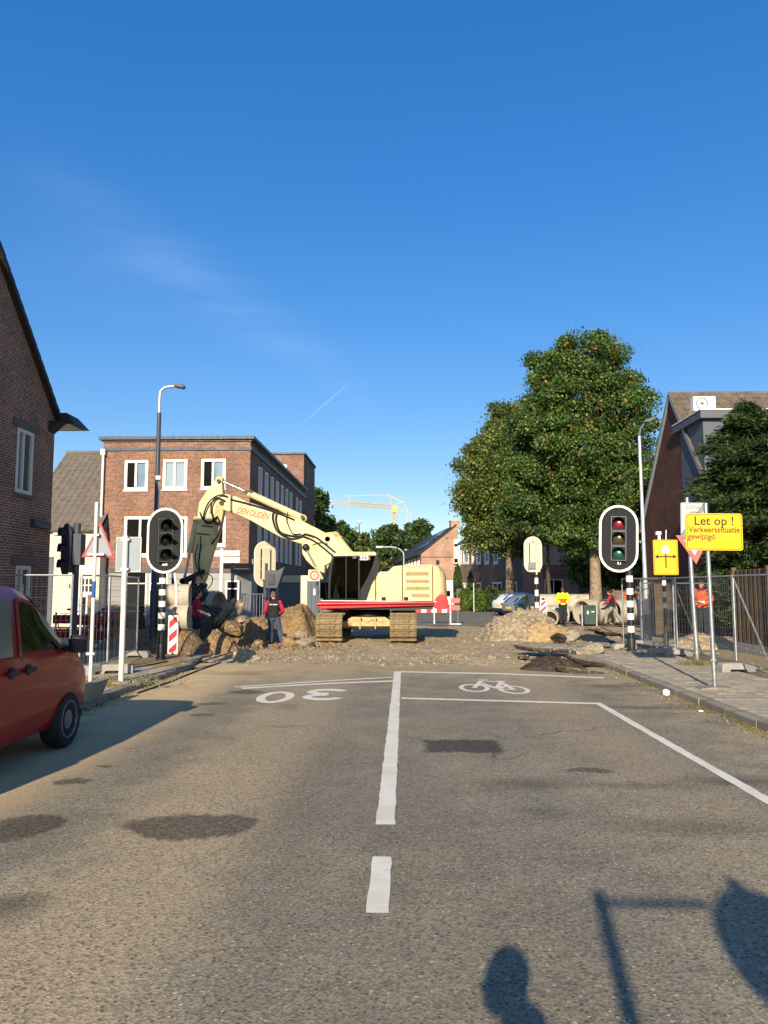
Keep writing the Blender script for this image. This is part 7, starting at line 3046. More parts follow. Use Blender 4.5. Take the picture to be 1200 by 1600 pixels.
def person(label, loc, rz, J, top, trousers, sleeves=None, hair='hair', hat=None, shorts=False, sx=1.0, group=None, shoe='leather', vest_text=None, bands=(), vox=.012):
    """J: joints in metres in the person's own frame (facing +y): pelvis, chest, neck, head, then l/r shoulder, elbow, wrist, hip, knee, ankle"""
    o = thing('person', label, 'person', loc, rz, group)
    V = {k: Vector(v) for k, v in J.items()}
    up = (V['neck'] - V['chest']).normalized()
    fwd = Vector(J.get('look', (0, 1, 0))).normalized()

    def torso(m, g, zlow=-.08, neck=True):
        pv, ch, nk = V['pelvis'], V['chest'], V['neck']
        rr = [(pv + Vector((0, 0, zlow)), .155, .11), (pv + Vector((0, 0, .05)), .165, .12), (pv.lerp(ch, .45), .15, .108), (pv.lerp(ch, .8), .172, .12), (ch, .182, .122), (ch.lerp(nk, .55), .165, .1)]
        rr.append((ch.lerp(nk, .85), .08, .07) if not neck else (nk, .058, .06))
        m.rings([(c.x, c.y, c.z, (a + g) * sx, (b + g) * sx) for c, a, b in rr], 16)

    def limb(m, names, rad, g=0.0):
        pts, rs = [], []
        for i in range(len(names) - 1):
            a, b = V[names[i]], V[names[i + 1]]
            for k in range(4):
                t = k / 4
                pts.append(a.lerp(b, t))
                bulge = math.sin(math.pi * t) * (.008 if i else .004)
                rs.append((rad[i] + (rad[i + 1] - rad[i]) * t + bulge) * sx + g)
        pts.append(V[names[-1]])
        rs.append(rad[-1] * sx + g)
        m.tube(pts, rs, 10)

    # one continuous body
    m = MB()
    torso(m, 0.0)
    hc = V['head']
    m.tube([V['neck'] - up * .04, V['neck'].lerp(hc, .6)], [.055, .052], 10)
    sd = fwd.cross(Vector((0, 0, 1))).normalized()
    hm = Matrix.Translation(hc) @ Matrix((sd, fwd, sd.cross(fwd))).transposed().to_4x4()
    m.ball((0, 0, .02), .1, 16, 12, (.78, .96, 1.12), hm)
    m.ball((0, .03, -.055), .062, 12, 8, (.85, .95, 1.0), hm)
    m.ball((0, .1, -.015), .018, 8, 6, (.8, 1.1, 1.4), hm)
    m.ball((0, .088, -.062), .02, 8, 6, (1.4, .6, .5), hm)
    for s in (-1, 1):
        m.ball((s * .08, -.005, 0), .026, 8, 6, (.45, .8, 1.2), hm)
    for s in 'lr':
        m.ball(V[s + 'shoulder'], .062 * sx, 10, 8)
        limb(m, [s + 'shoulder', s + 'elbow', s + 'wrist'], [.054, .043, .029])
        limb(m, [s + 'hip', s + 'knee', s + 'ankle'], [.088, .06, .042])
        # hand: palm, four bent fingers and a thumb
        w = V[s + 'wrist']
        d = (w - V[s + 'elbow']).normalized()
        sg = 1 if s == 'r' else -1
        inn = Vector((-sg, 0, 0))
        side = (fwd - d * fwd.dot(d))
        side = side.normalized() if side.length > .1 else Vector((0, 0, 1))
        flat = d.cross(side).normalized()
        if flat.dot(inn) < 0:
            flat = -flat
        m.tube([w, w + d * .05, w + d * .09], [.027, .036, .036], 8)
        for k, ln in enumerate((.072, .082, .076, .058)):
            b0 = w + d * .08 + side * (.027 - .018 * k)
            m.tube([b0, b0 + d * ln * .5 + flat * .008, b0 + d * ln * .85 + flat * .028, b0 + d * ln + flat * .045], [.0095, .009, .0085, .007], 6)
        t0 = w + d * .03 + side * .026
        m.tube([t0, t0 + d * .03 + side * .025 + flat * .01, t0 + d * .06 + side * .028 + flat * .025], [.012, .011, .009], 6)
    body = remesh(m.build('body', M['skin'], o, fix=False), .009, 2)
    for s in (-1, 1):
        m = MB()
        m.ball((s * .032, .088, .012), .0125, 8, 6, (1, .5, .7), hm)
        m.build('eye', M['dark_room'], body)
    # hair or hat
    m = MB()
    if hat:
        m.ball((0, -.005, .05), .107, 16, 10, (.82, 1.0, .95), hm)
        m.prism([(-.075, .045), (.075, .045), (.06, .06), (-.06, .06)], .06, .17, hm)
        remesh(m.build('cap', M[hat], o, fix=False), .012, 2)
    else:
        m.ball((0, -.018, .045), .107, 16, 10, (.82, .98, 1.0), hm)
        m.ball((0, -.045, -.01), .085, 12, 8, (.92, .8, 1.0), hm)
        remesh(m.build('hair', M[hair], o, fix=False), .01, 1)
    # clothes follow the body a little further out
    m = MB()
    for s in 'lr':
        if shorts:
            k = V[s + 'hip'].lerp(V[s + 'knee'], .92)
            m.tube([V[s + 'hip'] + Vector((0, 0, .05)), V[s + 'hip'], V[s + 'hip'].lerp(k, .5), k], [.1 * sx, .112 * sx, .1 * sx, .096 * sx], 12)
        else:
            limb(m, [s + 'hip', s + 'knee', s + 'ankle'], [.105, .078, .066], .006)
    pv = V['pelvis']
    m.rings([(pv.x, pv.y, pv.z - .1, .165 * sx, .125 * sx), (pv.x, pv.y, pv.z, .18 * sx, .135 * sx), (pv.x, pv.y, pv.z + .1, .172 * sx, .128 * sx)], 16)
    tr_ = remesh(m.build('trousers', M[trousers], o, fix=False), vox, 5)
    m = MB()
    torso(m, .022, -.1 if not sleeves else -.05, neck=False)
    ch, nk = V['chest'], V['neck']
    m.tube([ch.lerp(nk, .75), nk.lerp(V['head'], .18)], [.085, .066], 12)
    if sleeves is None or sleeves[0] == 'self':
        for s in 'lr':
            m.ball(V[s + 'shoulder'], .078 * sx, 10, 8)
            limb(m, [s + 'shoulder', s + 'elbow', s + 'wrist'], [.068, .058, .044], .006)
    tp_ = remesh(m.build('jacket' if sleeves is None or sleeves[0] == 'self' else 'vest', M[top], o, fix=False), vox, 5)
    if sleeves and sleeves[0] != 'self':
        for s in 'lr':
            m = MB()
            m.ball(V[s + 'shoulder'], .074 * sx, 10, 8)
            if sleeves[1]:
                limb(m, [s + 'shoulder', s + 'elbow', s + 'wrist'], [.066, .056, .042], .004)
            else:
                m.tube([V[s + 'shoulder'], V[s + 'shoulder'].lerp(V[s + 'elbow'], .5), V[s + 'shoulder'].lerp(V[s + 'elbow'], .9)], [.07, .067, .065], 10)
            remesh(m.build('sleeve', M[sleeves[0]], o, fix=False), vox, 4)
    for (kind_, z_, mat_) in bands:
        m = MB()
        if kind_ == 'leg':
            for s in 'lr':
                a = V[s + 'knee'].lerp(V[s + 'ankle'], z_)
                b2 = V[s + 'knee'].lerp(V[s + 'ankle'], z_ + .13)
                m.tube([a, b2], [.083, .08], 14, cap=False)
        elif kind_ == 'panel':
            c = V['pelvis'].lerp(V['chest'], z_)
            m.rings([(c.x, c.y, c.z - .1, .2 * sx, .15 * sx), (c.x, c.y, c.z + .12, .207 * sx, .155 * sx)], 20)
        else:
            c = V['pelvis'].lerp(V['chest'], z_)
            m.rings([(c.x, c.y, c.z - .03, .2 * sx, .15 * sx), (c.x, c.y, c.z + .03, .203 * sx, .152 * sx)], 20)
        m.build('reflective_band' if kind_ != 'panel' else 'orange_panel', M[mat_], o, smooth=True)
    for s in 'lr':
        a = V[s + 'ankle']
        f = Vector(J.get(s + 'foot', (0, 1, 0))).normalized()
        m = MB()
        m.tube([a + Vector((0, 0, .06)), a + Vector((0, 0, -.03))], [.055, .055], 10)
        q = a + Vector((0, 0, -.045))
        m.tube([q - f * .06, q - f * .03, q + f * .06, q + f * .14, q + f * .18], [.03, .042, .046, .04, .02], 10)
        remesh(m.build('shoe', M[shoe], o, fix=False), .012, 2)
    if vest_text:
        c = V['chest'] + Vector((0, -.163, .02))
        text('back_print', vest_text, .045, M['white_paint'], o, c, rot=(R(90), 0, 0), ext=.004, off=.002)
    return o


BASE = dict(pelvis=(0, 0, .95), chest=(0, 0, 1.33), neck=(0, .0, 1.50), head=(0, .03, 1.66),
            lshoulder=(-.2, 0, 1.42), rshoulder=(.2, 0, 1.42), lelbow=(-.27, -.02, 1.13), relbow=(.27, -.02, 1.13), lwrist=(-.27, .1, .9), rwrist=(.27, .1, .9),
            lhip=(-.09, 0, .92), rhip=(.09, 0, .92), lknee=(-.1, .02, .5), rknee=(.1, .02, .5), lankle=(-.11, -.02, .09), rankle=(.11, -.02, .09))


def pose(**k):
    d = dict(BASE)
    d.update(k)
    return d


# back view, black vest over crimson sleeves, looking down, hands in front
p = W(427, 1008, 25.6)
person('man in a black vest with crimson sleeves and jeans, seen from behind at the hole', (p.x, 25.6, zdirt(p.x, 25.6)), R(4),
       pose(head=(-.03, .08, 1.64), look=(-.5, .8, -.35), lelbow=(-.29, .04, 1.14), lwrist=(-.24, .24, 1.02), relbow=(.30, .02, 1.15), rwrist=(.22, .22, 1.03), lknee=(-.09, .05, .5), lankle=(-.09, 0, .09), lhip=(-.09, 0, .92),
            rhip=(.1, 0, .92), rknee=(.2, .06, .5), rankle=(.3, -.02, .09), rfoot=(.4, 1, 0), lfoot=(-.3, 1, 0)),
       'cloth_black', 'denim', ('cloth_red', True), hair='hair_grey', vest_text='DEN OUDEN', vox=.011)
# side view, red shirt, dark shorts, beside the bucket
p = W(306, 1004, 25.2)
person('man in a red shirt and dark shorts standing in the shade beside the digger bucket', (p.x, 25.2, zdirt(p.x, 25.2)), R(-78),
       pose(head=(0, .06, 1.68), lelbow=(-.24, .08, 1.15), lwrist=(-.18, .3, 1.02), relbow=(.25, .06, 1.14), rwrist=(.2, .3, 1.0), lknee=(-.1, .06, .5), lankle=(-.1, .0, .09), rknee=(.1, -.02, .5), rankle=(.1, -.08, .09)),
       'cloth_red', 'cloth_navy', ('cloth_red', False), shorts=True, sx=1.06, shoe='machine_black', bands=())
# fluorescent yellow jacket
p = W(880, 970, 38.2)
person('worker in a fluorescent yellow jacket with orange panel and dark striped trousers', (p.x, 38.2, .1), R(172),
       pose(head=(0, .08, 1.62), look=(.1, .9, -.45), lelbow=(-.29, .04, 1.15), lwrist=(-.17, .24, 1.02), relbow=(.29, .04, 1.15), rwrist=(.15, .25, 1.0)),
       'hivis_yellow', 'cloth_navy', ('self', True), hat='print_brown', sx=1.1, bands=(('leg', .72, 'reflective'), ('panel', .38, 'hivis_orange')))
# striding, grey trousers
p = W(958, 973, 38.0)
person('worker in a dark jacket with crimson shoulder and grey trousers striding past the concrete pipes', (p.x, 38.0, .03), R(62),
       pose(pelvis=(0, 0, .9), chest=(0, .06, 1.28), neck=(0, .1, 1.45), head=(0, .17, 1.6), lshoulder=(-.2, .06, 1.37), rshoulder=(.2, .06, 1.37), lelbow=(-.27, .2, 1.12), relbow=(.27, -.08, 1.1), lwrist=(-.22, .38, 1.0), rwrist=(.26, .1, .9),
            lhip=(-.09, 0, .87), rhip=(.09, 0, .87), lknee=(-.1, .3, .52), lankle=(-.1, .34, .1), rknee=(.1, -.18, .5), rankle=(.1, -.46, .14)),
       'cloth_black', 'cloth_grey', ('cloth_red', True), hair='hair')
# orange vest behind the fence
p = W(1099, 985, 24.4)
person('worker in a fluorescent orange vest and dark trousers behind the mesh fence on the right', (p.x, 24.4, .32), R(150),
       pose(head=(0, .08, 1.62), look=(.3, .9, -.4), lwrist=(-.15, .26, 1.05), rwrist=(.15, .26, 1.05), lelbow=(-.29, .04, 1.15), relbow=(.29, .04, 1.15)),
       'hivis_orange', 'cloth_navy', ('self', True), sx=1.05, bands=(('belt', .35, 'reflective'),))
# whoever took the picture, standing just behind the lens
person('person in dark clothes leaning forward beside the camera, casting a shadow on the road', (-.1, -.4, 0), R(88),
       pose(pelvis=(0, -.26, .95), chest=(0, -.1, 1.34), neck=(0, .0, 1.53), head=(0, .06, 1.68), lshoulder=(-.2, -.06, 1.44), rshoulder=(.2, -.06, 1.44), lelbow=(-.26, .16, 1.2), relbow=(.26, .16, 1.2), lwrist=(-.2, .38, 1.08), rwrist=(.2, .38, 1.08),
            lhip=(-.09, -.26, .92), rhip=(.09, -.26, .92), lknee=(-.1, -.16, .5), rknee=(.1, -.2, .5), lankle=(-.1, -.24, .09), rankle=(.1, -.3, .09)),
       'cloth_black', 'denim', None, sx=1.28)
# the mast behind us whose shadow falls on the road
sp = thing('mast_arm_sign', 'grey post with a side arm carrying a round board, standing behind the viewer', 'sign', (0, 0, 0), 0)
tip = G(935, 1395)
Hm = 3.1
Ls_ = Hm / math.tan(SUN_EL)
sp.location = (tip.x - math.sin(SUN_AZ) * Ls_, tip.y - math.cos(SUN_AZ) * Ls_, 0)
m_ = MB()
m_.tube([(0, 0, 0), (0, 0, Hm)], .042, 10)
m_.build('pole', M['galv'], sp, smooth=True)
m_ = MB()
m_.tube([(0, 0, Hm - .06), (.62, 0, Hm - .06)], .025, 8)
m_.build('arm', M['galv'], sp, smooth=True)
m_ = MB()
m_.lathe([(.3, 0), (.3, .03)], 28, Matrix.Translation((.86, 0, Hm - .3)) @ Matrix.Rotation(R(90), 4, 'X') @ Matrix.Diagonal((1, 1.15, 1, 1)))
m_.box(.82, .9, -.02, .02, Hm - .05, Hm + .1)
m_.build('round_board', M['sign_grey'], sp)
# ------------------------------------------------------------------ heaps, lumps, pipes
def heap(name, label, cat, c, rx, ry, h, mat, seed, rough=.3, n=110, group=None, lumps=5.0, kind=None):
    """a tipped heap: uneven mound with clods"""
    m = MB()
    nr = n // 2
    vv = []
    for j in range(nr + 1):
        r = j / nr
        for i in range(n):
            a = 2 * math.pi * i / n
            k = 1 + .25 * noise.noise((math.cos(a) * 1.3 + seed, math.sin(a) * 1.3, seed * .7))
            x, y = rx * r * k * math.cos(a), ry * r * k * math.sin(a)
            z = h * max(0, (1 - r ** 2.1)) * (1 + rough * .8 * noise.noise((x * 1.3 + seed, y * 1.3, 2.0)))
            z += rough * .32 * h ** .5 * fbm(x * lumps * .5 + seed, y * lumps * .5, seed, 4) * (1 - r * .5)
            z += rough * .2 * abs(noise.noise((x * lumps * 1.6, y * lumps * 1.6, seed))) + rough * .09 * noise.noise((x * 14, y * 14, seed))
            vv.append((x, y, z - .12 * r))
    ff = []
    for j in range(nr):
        for i in range(n):
            i2 = (i + 1) % n
            ff.append((j * n + i, (j + 1) * n + i, (j + 1) * n + i2, j * n + i2))
    m.add(vv, ff)
    o = m.build(name, M[mat], None, smooth=True, fix=False)
    o.data.shade_smooth()
    o.location = c
    if kind:
        o['kind'] = kind
    return tag(o, label, cat, group)


def lump_mesh(name, sx, sy, sz, seed, mat, mat2=None, flat=.35, cuts=3):
    """a broken block: a rough box with knocked off corners"""
    bm = bmesh.new()
    bmesh.ops.create_cube(bm, size=2.0)
    bmesh.ops.subdivide_edges(bm, edges=bm.edges, cuts=cuts, use_grid_fill=True)
    for v in bm.verts:
        p = v.co.copy()
        r = p.length
        p = p.lerp(p.normalized() * 1.25, flat)
        d = 1 + .4 * noise.noise(p * .9 + Vector((seed, 0, 0))) + .22 * noise.noise(p * 2.3 + Vector((0, seed, 0))) + .1 * noise.noise(p * 5 + Vector((0, seed, 3)))
        v.co = Vector((p.x * sx * d, p.y * sy * d, p.z * sz * (1 + .3 * noise.noise(p * 1.6 + Vector((0, 0, seed))))))
    me = bpy.data.meshes.new(name)
    bm.normal_update()
    me.materials.append(M[mat])
    if mat2:
        me.materials.append(M[mat2])
        for f in bm.faces:
            if f.normal.z < .45:
                f.material_index = 1
    bm.to_mesh(me)
    bm.free()
    return me


def slab_mesh(name, sx, sy, sz, seed):
    """a plate of broken asphalt: ragged outline, dusty top, dark crumbling edge"""
    r_ = random.Random(int(seed * 10))
    n = 26
    bm = bmesh.new()
    L = []
    for k, (dz, gr) in enumerate(((1.0, 1.0), (.3, 1.05), (-.4, 1.0), (-1.0, .92))):
        ring = []
        for i in range(n):
            a = 2 * math.pi * i / n
            q = (abs(math.cos(a)) ** 3.2 + abs(math.sin(a)) ** 3.2) ** (-1 / 3.2)
            w = q * gr * (1 + .2 * noise.noise((math.cos(a) * 1.5 + seed, math.sin(a) * 1.5, 0)) + .09 * noise.noise((math.cos(a) * 5, math.sin(a) * 5 + seed, k * .8)))
            ring.append(bm.verts.new((sx * w * math.cos(a), sy * w * math.sin(a), sz * dz + .012 * noise.noise((a * 3, k, seed)))))
        L.append(ring)
    inner = [bm.verts.new((v.co.x * .55, v.co.y * .55, sz + .02 * noise.noise((v.co.x * 4, v.co.y * 4, seed)))) for v in L[0]]
    bm.faces.new(inner)
    for i in range(n):
        j = (i + 1) % n
        bm.faces.new((L[0][i], L[0][j], inner[j], inner[i]))
        for a, b in zip(L[:-1], L[1:]):
            f = bm.faces.new((b[i], b[j], a[j], a[i]))
            f.material_index = 1
    f = bm.faces.new(L[-1][::-1])
    f.material_index = 1
    me = bpy.data.meshes.new(name)
    me.materials.append(M['asphalt_lump'])
    me.materials.append(M['asphalt_edge'])
    bm.to_mesh(me)
    bm.free()
    return me


def lump(name, label, cat, loc, s, rot, seed, mat, mat2=None, group=None, flat=.35, smooth=False):
    me = lump_mesh(name, s[0], s[1], s[2], seed, mat, mat2, flat, 7) if mat2 is None else slab_mesh(name, s[0], s[1], s[2], seed)
    if mat2 is None:
        me.shade_smooth()
    o = bpy.data.objects.new(name, me)
    col.objects.link(o)
    o.location = loc
    o.rotation_euler = rot
    return tag(o, label, cat, group)


def gx(px, py, z=0):
    return G(px, py, z)


# heaps round the hole on the left
heap('soil_heap', 'brown soil heap with clods between the worker in black and the machine track', 'heap', (*gx(462, 990).xy, -.1), 1.2, 1.5, 1.18, 'soil', 3.0, .42, 120, 'heaps of dug soil')
heap('soil_heap', 'long low ridge of tan soil behind the worker in the black vest', 'heap', (Xat(395, 27.5), 27.5, -.1), 1.7, 1.0, .85, 'soil', 8.0, .4, 120, 'heaps of dug soil')
heap('soil_heap', 'rounded tan soil mound at the edge of the hole under the digger bucket', 'heap', (*gx(345, 1016).xy, -.1), .75, .7, .62, 'soil', 12.0, .45, 120, 'heaps of dug soil')
heap('soil_heap', 'small grey brown crumb pile on the edge of the asphalt left of the middle', 'heap', (*gx(378, 1026).xy, -.08), .75, .6, .26, 'dirt', 15.0, .4, 120, 'heaps of dug soil')
heap('soil_heap', 'dark shaded soil bank behind the slate lamp post', 'heap', (Xat(225, 24), 24.4, -.1), 2.0, 1.4, .6, 'soil', 21.0, .4, 120, 'heaps of dug soil')
heap('soil_heap', 'tan soil mound right beside the worker in the black vest', 'heap', (Xat(393, 25.6), 25.9, -.1), .85, .8, .75, 'soil', 14.0, .5, 110, 'heaps of dug soil')
heap('soil_heap', 'shaded soil slope between the digger bucket and the worker in black', 'heap', (Xat(366, 26.4), 26.4, -.1), .8, .7, .8, 'soil', 17.0, .5, 110, 'heaps of dug soil')
# rubble and sand on the right
heap('rubble_heap', 'heap of grey broken stone right of the excavator', 'heap', (Xat(812, 29.3), 29.3, -.12), 1.8, 1.6, 1.12, 'rubble', 31.0, .5, 120, 'rubble right of the excavator', 6)
heap('sand_heap', 'heap of yellow sand leaning on the grey rubble in front of the yellow jacketed worker', 'heap', (Xat(852, 28.4), 28.4, -.12), 1.45, 1.1, .7, 'sand', 35.0, .36, 120, 'rubble right of the excavator', 3)
heap('crumb_heap', 'low dark heap of asphalt crumbs on the road edge at the right', 'heap', (*gx(862, 1046).xy, -.06), 1.0, .62, .36, 'dark_soil', 41.0, .18, 120)
# single stones on the heaps, past counting
st = MB()
rs = random.Random(11)


def zheap(x, y):
    best = zdirt(x, y)
    for o in HEAPS:
        loc, hit = o.location, None
        ok, p, nrm, _ = o.ray_cast(Vector((x - loc.x, y - loc.y, 5)), Vector((0, 0, -1)))
        if ok:
            best = max(best, p.z + loc.z)
    return best


HEAPS = [o for o in col.objects if o.name.split('.')[0] in ('soil_heap', 'rubble_heap', 'sand_heap', 'crumb_heap')]
bpy.context.view_layer.update()
ico = bmesh.new()
bmesh.ops.create_icosphere(ico, subdivisions=1, radius=1)
IV = [v.co.copy() for v in ico.verts]
IF = [tuple(v.index for v in f.verts) for f in ico.faces]
ico.free()


def pebble(m, c, s, r_):
    q = Matrix.Rotation(r_.uniform(0, 6.28), 4, Vector((r_.uniform(-1, 1), r_.uniform(-1, 1), r_.uniform(-1, 1))).normalized())
    sc = (s * r_.uniform(.7, 1.4), s * r_.uniform(.6, 1.2), s * r_.uniform(.45, .8))
    m.add([q @ Vector((v.x * sc[0] * r_.uniform(.8, 1.15), v.y * sc[1] * r_.uniform(.8, 1.15), v.z * sc[2])) + Vector(c) for v in IV], IF)


for k in range(1500):
    t_ = rs.random()
    if t_ < .3:
        x, y = rs.gauss(Xat(812, 29.3), .95), rs.gauss(28.9, .9)
    elif t_ < .42:
        x, y = rs.gauss(Xat(462, 26), .9), rs.gauss(25.3, .9)
    elif t_ < .7:
        x, y = rs.uniform(-4.5, 5.5), rs.gauss(20.6, .7)
    else:
        x, y = rs.uniform(-7, 9), rs.uniform(18.5, 33)
    s = rs.choice((.02, .025, .03, .04, .05)) * (1.7 if t_ < .3 and rs.random() < .4 else 1)
    pebble(st, (x, y, zheap(x, y) + s * .2), s, rs)
st.build('loose_stones', M['rubble'], None, fix=False, kind='stuff')['label'] = 'loose broken stones scattered over the dug up crossing'
cl = MB()
for k in range(420):
    t_ = rs.random()
    if t_ < .6:
        x, y = rs.gauss(Xat(462, 26), .75), rs.gauss(25.1, .8)
    else:
        x, y = rs.gauss(Xat(390, 26), 1.3), rs.gauss(26.0, 1.0)
    s = rs.choice((.04, .05, .07, .09))
    pebble(cl, (x, y, zheap(x, y) + s * .2), s, rs)
cl.build('soil_clods', M['soil'], None, fix=False, kind='stuff')['label'] = 'clods of soil on the heaps beside the excavator'

# counted lumps: broken concrete on the left, asphalt slabs on the right
for i, (px_, yy, zz, s, rot, mt_, lab) in enumerate((
        (354, 27.5, .95, (.13, .14, .5), (R(15), R(40), 0), 'rubble', 'long broken concrete lump standing on end behind the digger bucket'),
        (371, 27.3, .92, (.13, .14, .42), (R(10), R(14), R(20)), 'rubble', 'upright broken concrete lump beside the leaning one'),
        (374, 26.9, .72, (.3, .2, .1), (R(8), R(-10), 0), 'rubble', 'flat pale concrete lump on top of the tan soil ridge'),
        (388, 24.4, .1, (.24, .2, .15), (0, 0, R(30)), 'soil', 'rounded tan soil lump in front of the worker in black'),
        (366, 25.4, .5, (.26, .24, .18), (0, R(20), 0), 'soil', 'tan soil clod just right of the digger bucket'),
        (404, 24.3, .08, (.17, .15, .12), (0, 0, R(10)), 'soil', 'small soil lump at the feet of the worker in black'),
        (452, 24.9, .1, (.2, .17, .14), (0, R(15), 0), 'soil', 'brown clod at the left foot of the soil heap'),
        (478, 24.6, .08, (.26, .2, .13), (0, 0, R(40)), 'rubble', 'pale stone lump at the right foot of the soil heap'),
        (472, 24.9, .3, (.2, .18, .13), (0, R(30), R(40)), 'rubble', 'greyish lump half way up the brown soil heap'))):
    lump('broken_lump', lab, 'lump', (Xat(px_, yy), yy, zz), s, rot, 50 + i * 3.3, mt_, None, 'broken lumps round the hole', .45 if i < 3 else .8)
for i, (px_, py_2, s, rot, lab, z) in enumerate((
        (858, 1022, (.85, .42, .06), (R(5), R(3), R(4)), 'long tilted asphalt slab with a ragged dark edge behind the crumb heap', .16),
        (922, 1029, (.4, .2, .06), (R(34), R(-12), R(18)), 'small asphalt piece propped on its edge between the slabs', .18),
        (935, 1041, (.7, .34, .06), (R(4), R(8), R(-16)), 'asphalt slab sloping down to the kerb right of the crumb heap', .09),
        (968, 1030, (.6, .36, .065), (R(3), R(-3), R(6)), 'thick asphalt slab lying by the foot of the right traffic light', .06),
        (905, 1051, (.5, .2, .05), (R(-4), R(6), R(-14)), 'thin dark asphalt slab lying flat in front of the sloping one', .03),
        (873, 1003, (.26, .22, .04), (R(-30), R(24), R(35)), 'tilted asphalt plate standing at the foot of the sand heap', .12),
        (893, 1000, (.3, .26, .04), (R(20), R(-28), R(30)), 'second asphalt plate leaning at the foot of the sand heap', .12),
        (930, 1008, (.8, .6, .03), (R(2), 0, R(-10)), 'flat asphalt sheet in the signal shadow on the crossing', .0),
        (972, 1006, (.4, .3, .04), (R(2), R(4), R(-20)), 'flat asphalt sheet left of the banded pole', .03),
        (950, 992, (.5, .2, .05), (R(-6), R(6), R(12)), 'low asphalt piece near the green bin', .04),
        (925, 985, (.3, .16, .05), (R(-10), R(6), R(-12)), 'small dark asphalt piece in front of the green bin', .05),
        (826, 1030, (.3, .16, .04), (R(-6), R(6), R(32)), 'small asphalt chip left of the long slab', .03))):
    q = gx(px_, py_2)
    lump('asphalt_slab', lab, 'asphalt slab', (q.x, q.y, z), s, rot, 90 + i * 2.7, 'asphalt_lump', 'asphalt_edge', 'broken asphalt slabs', .04)


def pipe(p, d, r, L, label, wall=.13, group='concrete sewer pipes', bell=True):
    o = thing('concrete_pipe', label, 'pipe', p, 0, group)
    d = Vector(d).normalized()
    mt = d.to_track_quat('Z', 'Y').to_matrix().to_4x4()
    m = MB()
    prof = [(r - wall * r, 0), (r, 0), (r, .02)] + ([(r, L - .32), (r * 1.0, L - .3), (r, L)] if not bell else [(r, L - .02), (r, L)]) + [(r - wall * r, L)]
    m.lathe(prof, 36, mt, closed=True)
    m.build('pipe_shell', M['concrete'], o, smooth=True)
    m = MB()
    m.lathe([(r * 1.005, L * .5), (r * 1.02, L * .5 + .02), (r * 1.005, L * .5 + .04)], 36, mt)
    m.build('joint_line', M['kerb'], o, smooth=True)
    return o


yy = 38.6
pipe((Xat(908, yy), yy, .64), (.82, .57, 0), .62, 1.9, 'concrete pipe with its open ring facing us behind the green bin')
pipe((Xat(956, 39.2), 39.2, .62), (.86, .5, 0), .62, 1.8, 'concrete pipe with dark open end behind the striding worker')
pipe((Xat(858, 37.2), 37.2, .38), (.25, .97, 0), .38, 1.6, 'small concrete pipe end beside the legs of the yellow jacketed worker')
pipe((Xat(822, 41.5), 41.5, 1.0), (1, .1, 0), .5, 3.4, 'long concrete pipe lying along behind the ring shaped pipe ends')
pipe((Xat(826, 40.2), 40.2, .45), (1, .22, 0), .48, 2.0, 'low concrete pipe behind the sand heap and banded pole')
yy = 22.6
heap('soil_heap', 'dark soil bank under the pair of concrete pipes', 'heap', (Xat(276, yy), yy + .1, -.1), 1.3, 1.0, .75, 'soil', 23.0, .3, 80, 'heaps of dug soil')
pipe((Xat(258, yy), yy, Zat(931, yy)), (1, .12, 0), .34, .74, 'upper concrete pipe of the pair behind the left traffic light', bell=False)
pipe((Xat(256, yy - .1), yy - .1, Zat(965, yy)), (1, .1, 0), .37, .76, 'lower concrete pipe of the pair behind the left traffic light', bell=False)
for i, (px_, yy, r_, lab) in enumerate(((326, 30.5, .5, 'shaded concrete ring end left in the row behind the bucket'), (334, 30.2, .52, 'middle concrete ring end in the row behind the bucket'), (343, 29.9, .62, 'tall concrete ring end right in the row behind the bucket'))):
    pipe((Xat(px_, yy), yy, .85 + .12 * i), (-1, .35, 0), r_, .5, lab)

# green litter bin on its frame
by_ = 38.0
bn = thing('litter_bin', 'dark green litter bin with white stickers standing in front of the concrete pipe', 'bin', (Xat(919, by_), by_, .0), 0)
m_ = MB()
m_.prism([(-.27, .06), (.27, .06), (.3, .92), (.27, 1.0), (-.27, 1.0), (-.3, .92)], -.22, .22)
bo_ = m_.build('bin_body', M['bin_green'], bn, bevel=.03)
m_ = MB()
m_.box(-.2, -.03, -.226, -.21, .84, .94).box(.03, .2, -.226, -.21, .84, .94)
m_.build('slot', M['black'], bo_)
m_ = MB()
m_.prism([(-.16, .58), (-.1, .56), (-.06, .62), (-.1, .74), (-.15, .7)], -.228, -.222).box(.06, .2, -.228, -.222, .66, .71)
m_.build('sticker', M['white_paint'], bo_)
m_ = MB()
m_.box(-.38, -.32, -.03, .03, 0, 1.0).box(.32, .38, -.03, .03, 0, 1.0).box(-.38, .38, .2, .24, .1, .16)
m_.build('stand', M['galv'], bn)
# orange barrier posts behind
for i, (px_, yy, lab) in enumerate(((975, 42.0, 'orange barrier frame left of the banded pole'), (995, 41.0, 'orange barrier frame right of the banded pole'))):
    o = thing('orange_barrier', lab, 'barrier', (Xat(px_, yy), yy, .0), R(20), 'orange barrier frames')
    m_ = MB()
    m_.beam((-.2, 0, .1), (-.05, 0, 1.55), .12, .05).beam((.25, 0, .1), (.15, 0, 1.5), .12, .05).beam((-.15, 0, .6), (.22, 0, .6), .04, .1)
    m_.build('frame', M['orange_plastic'], o)
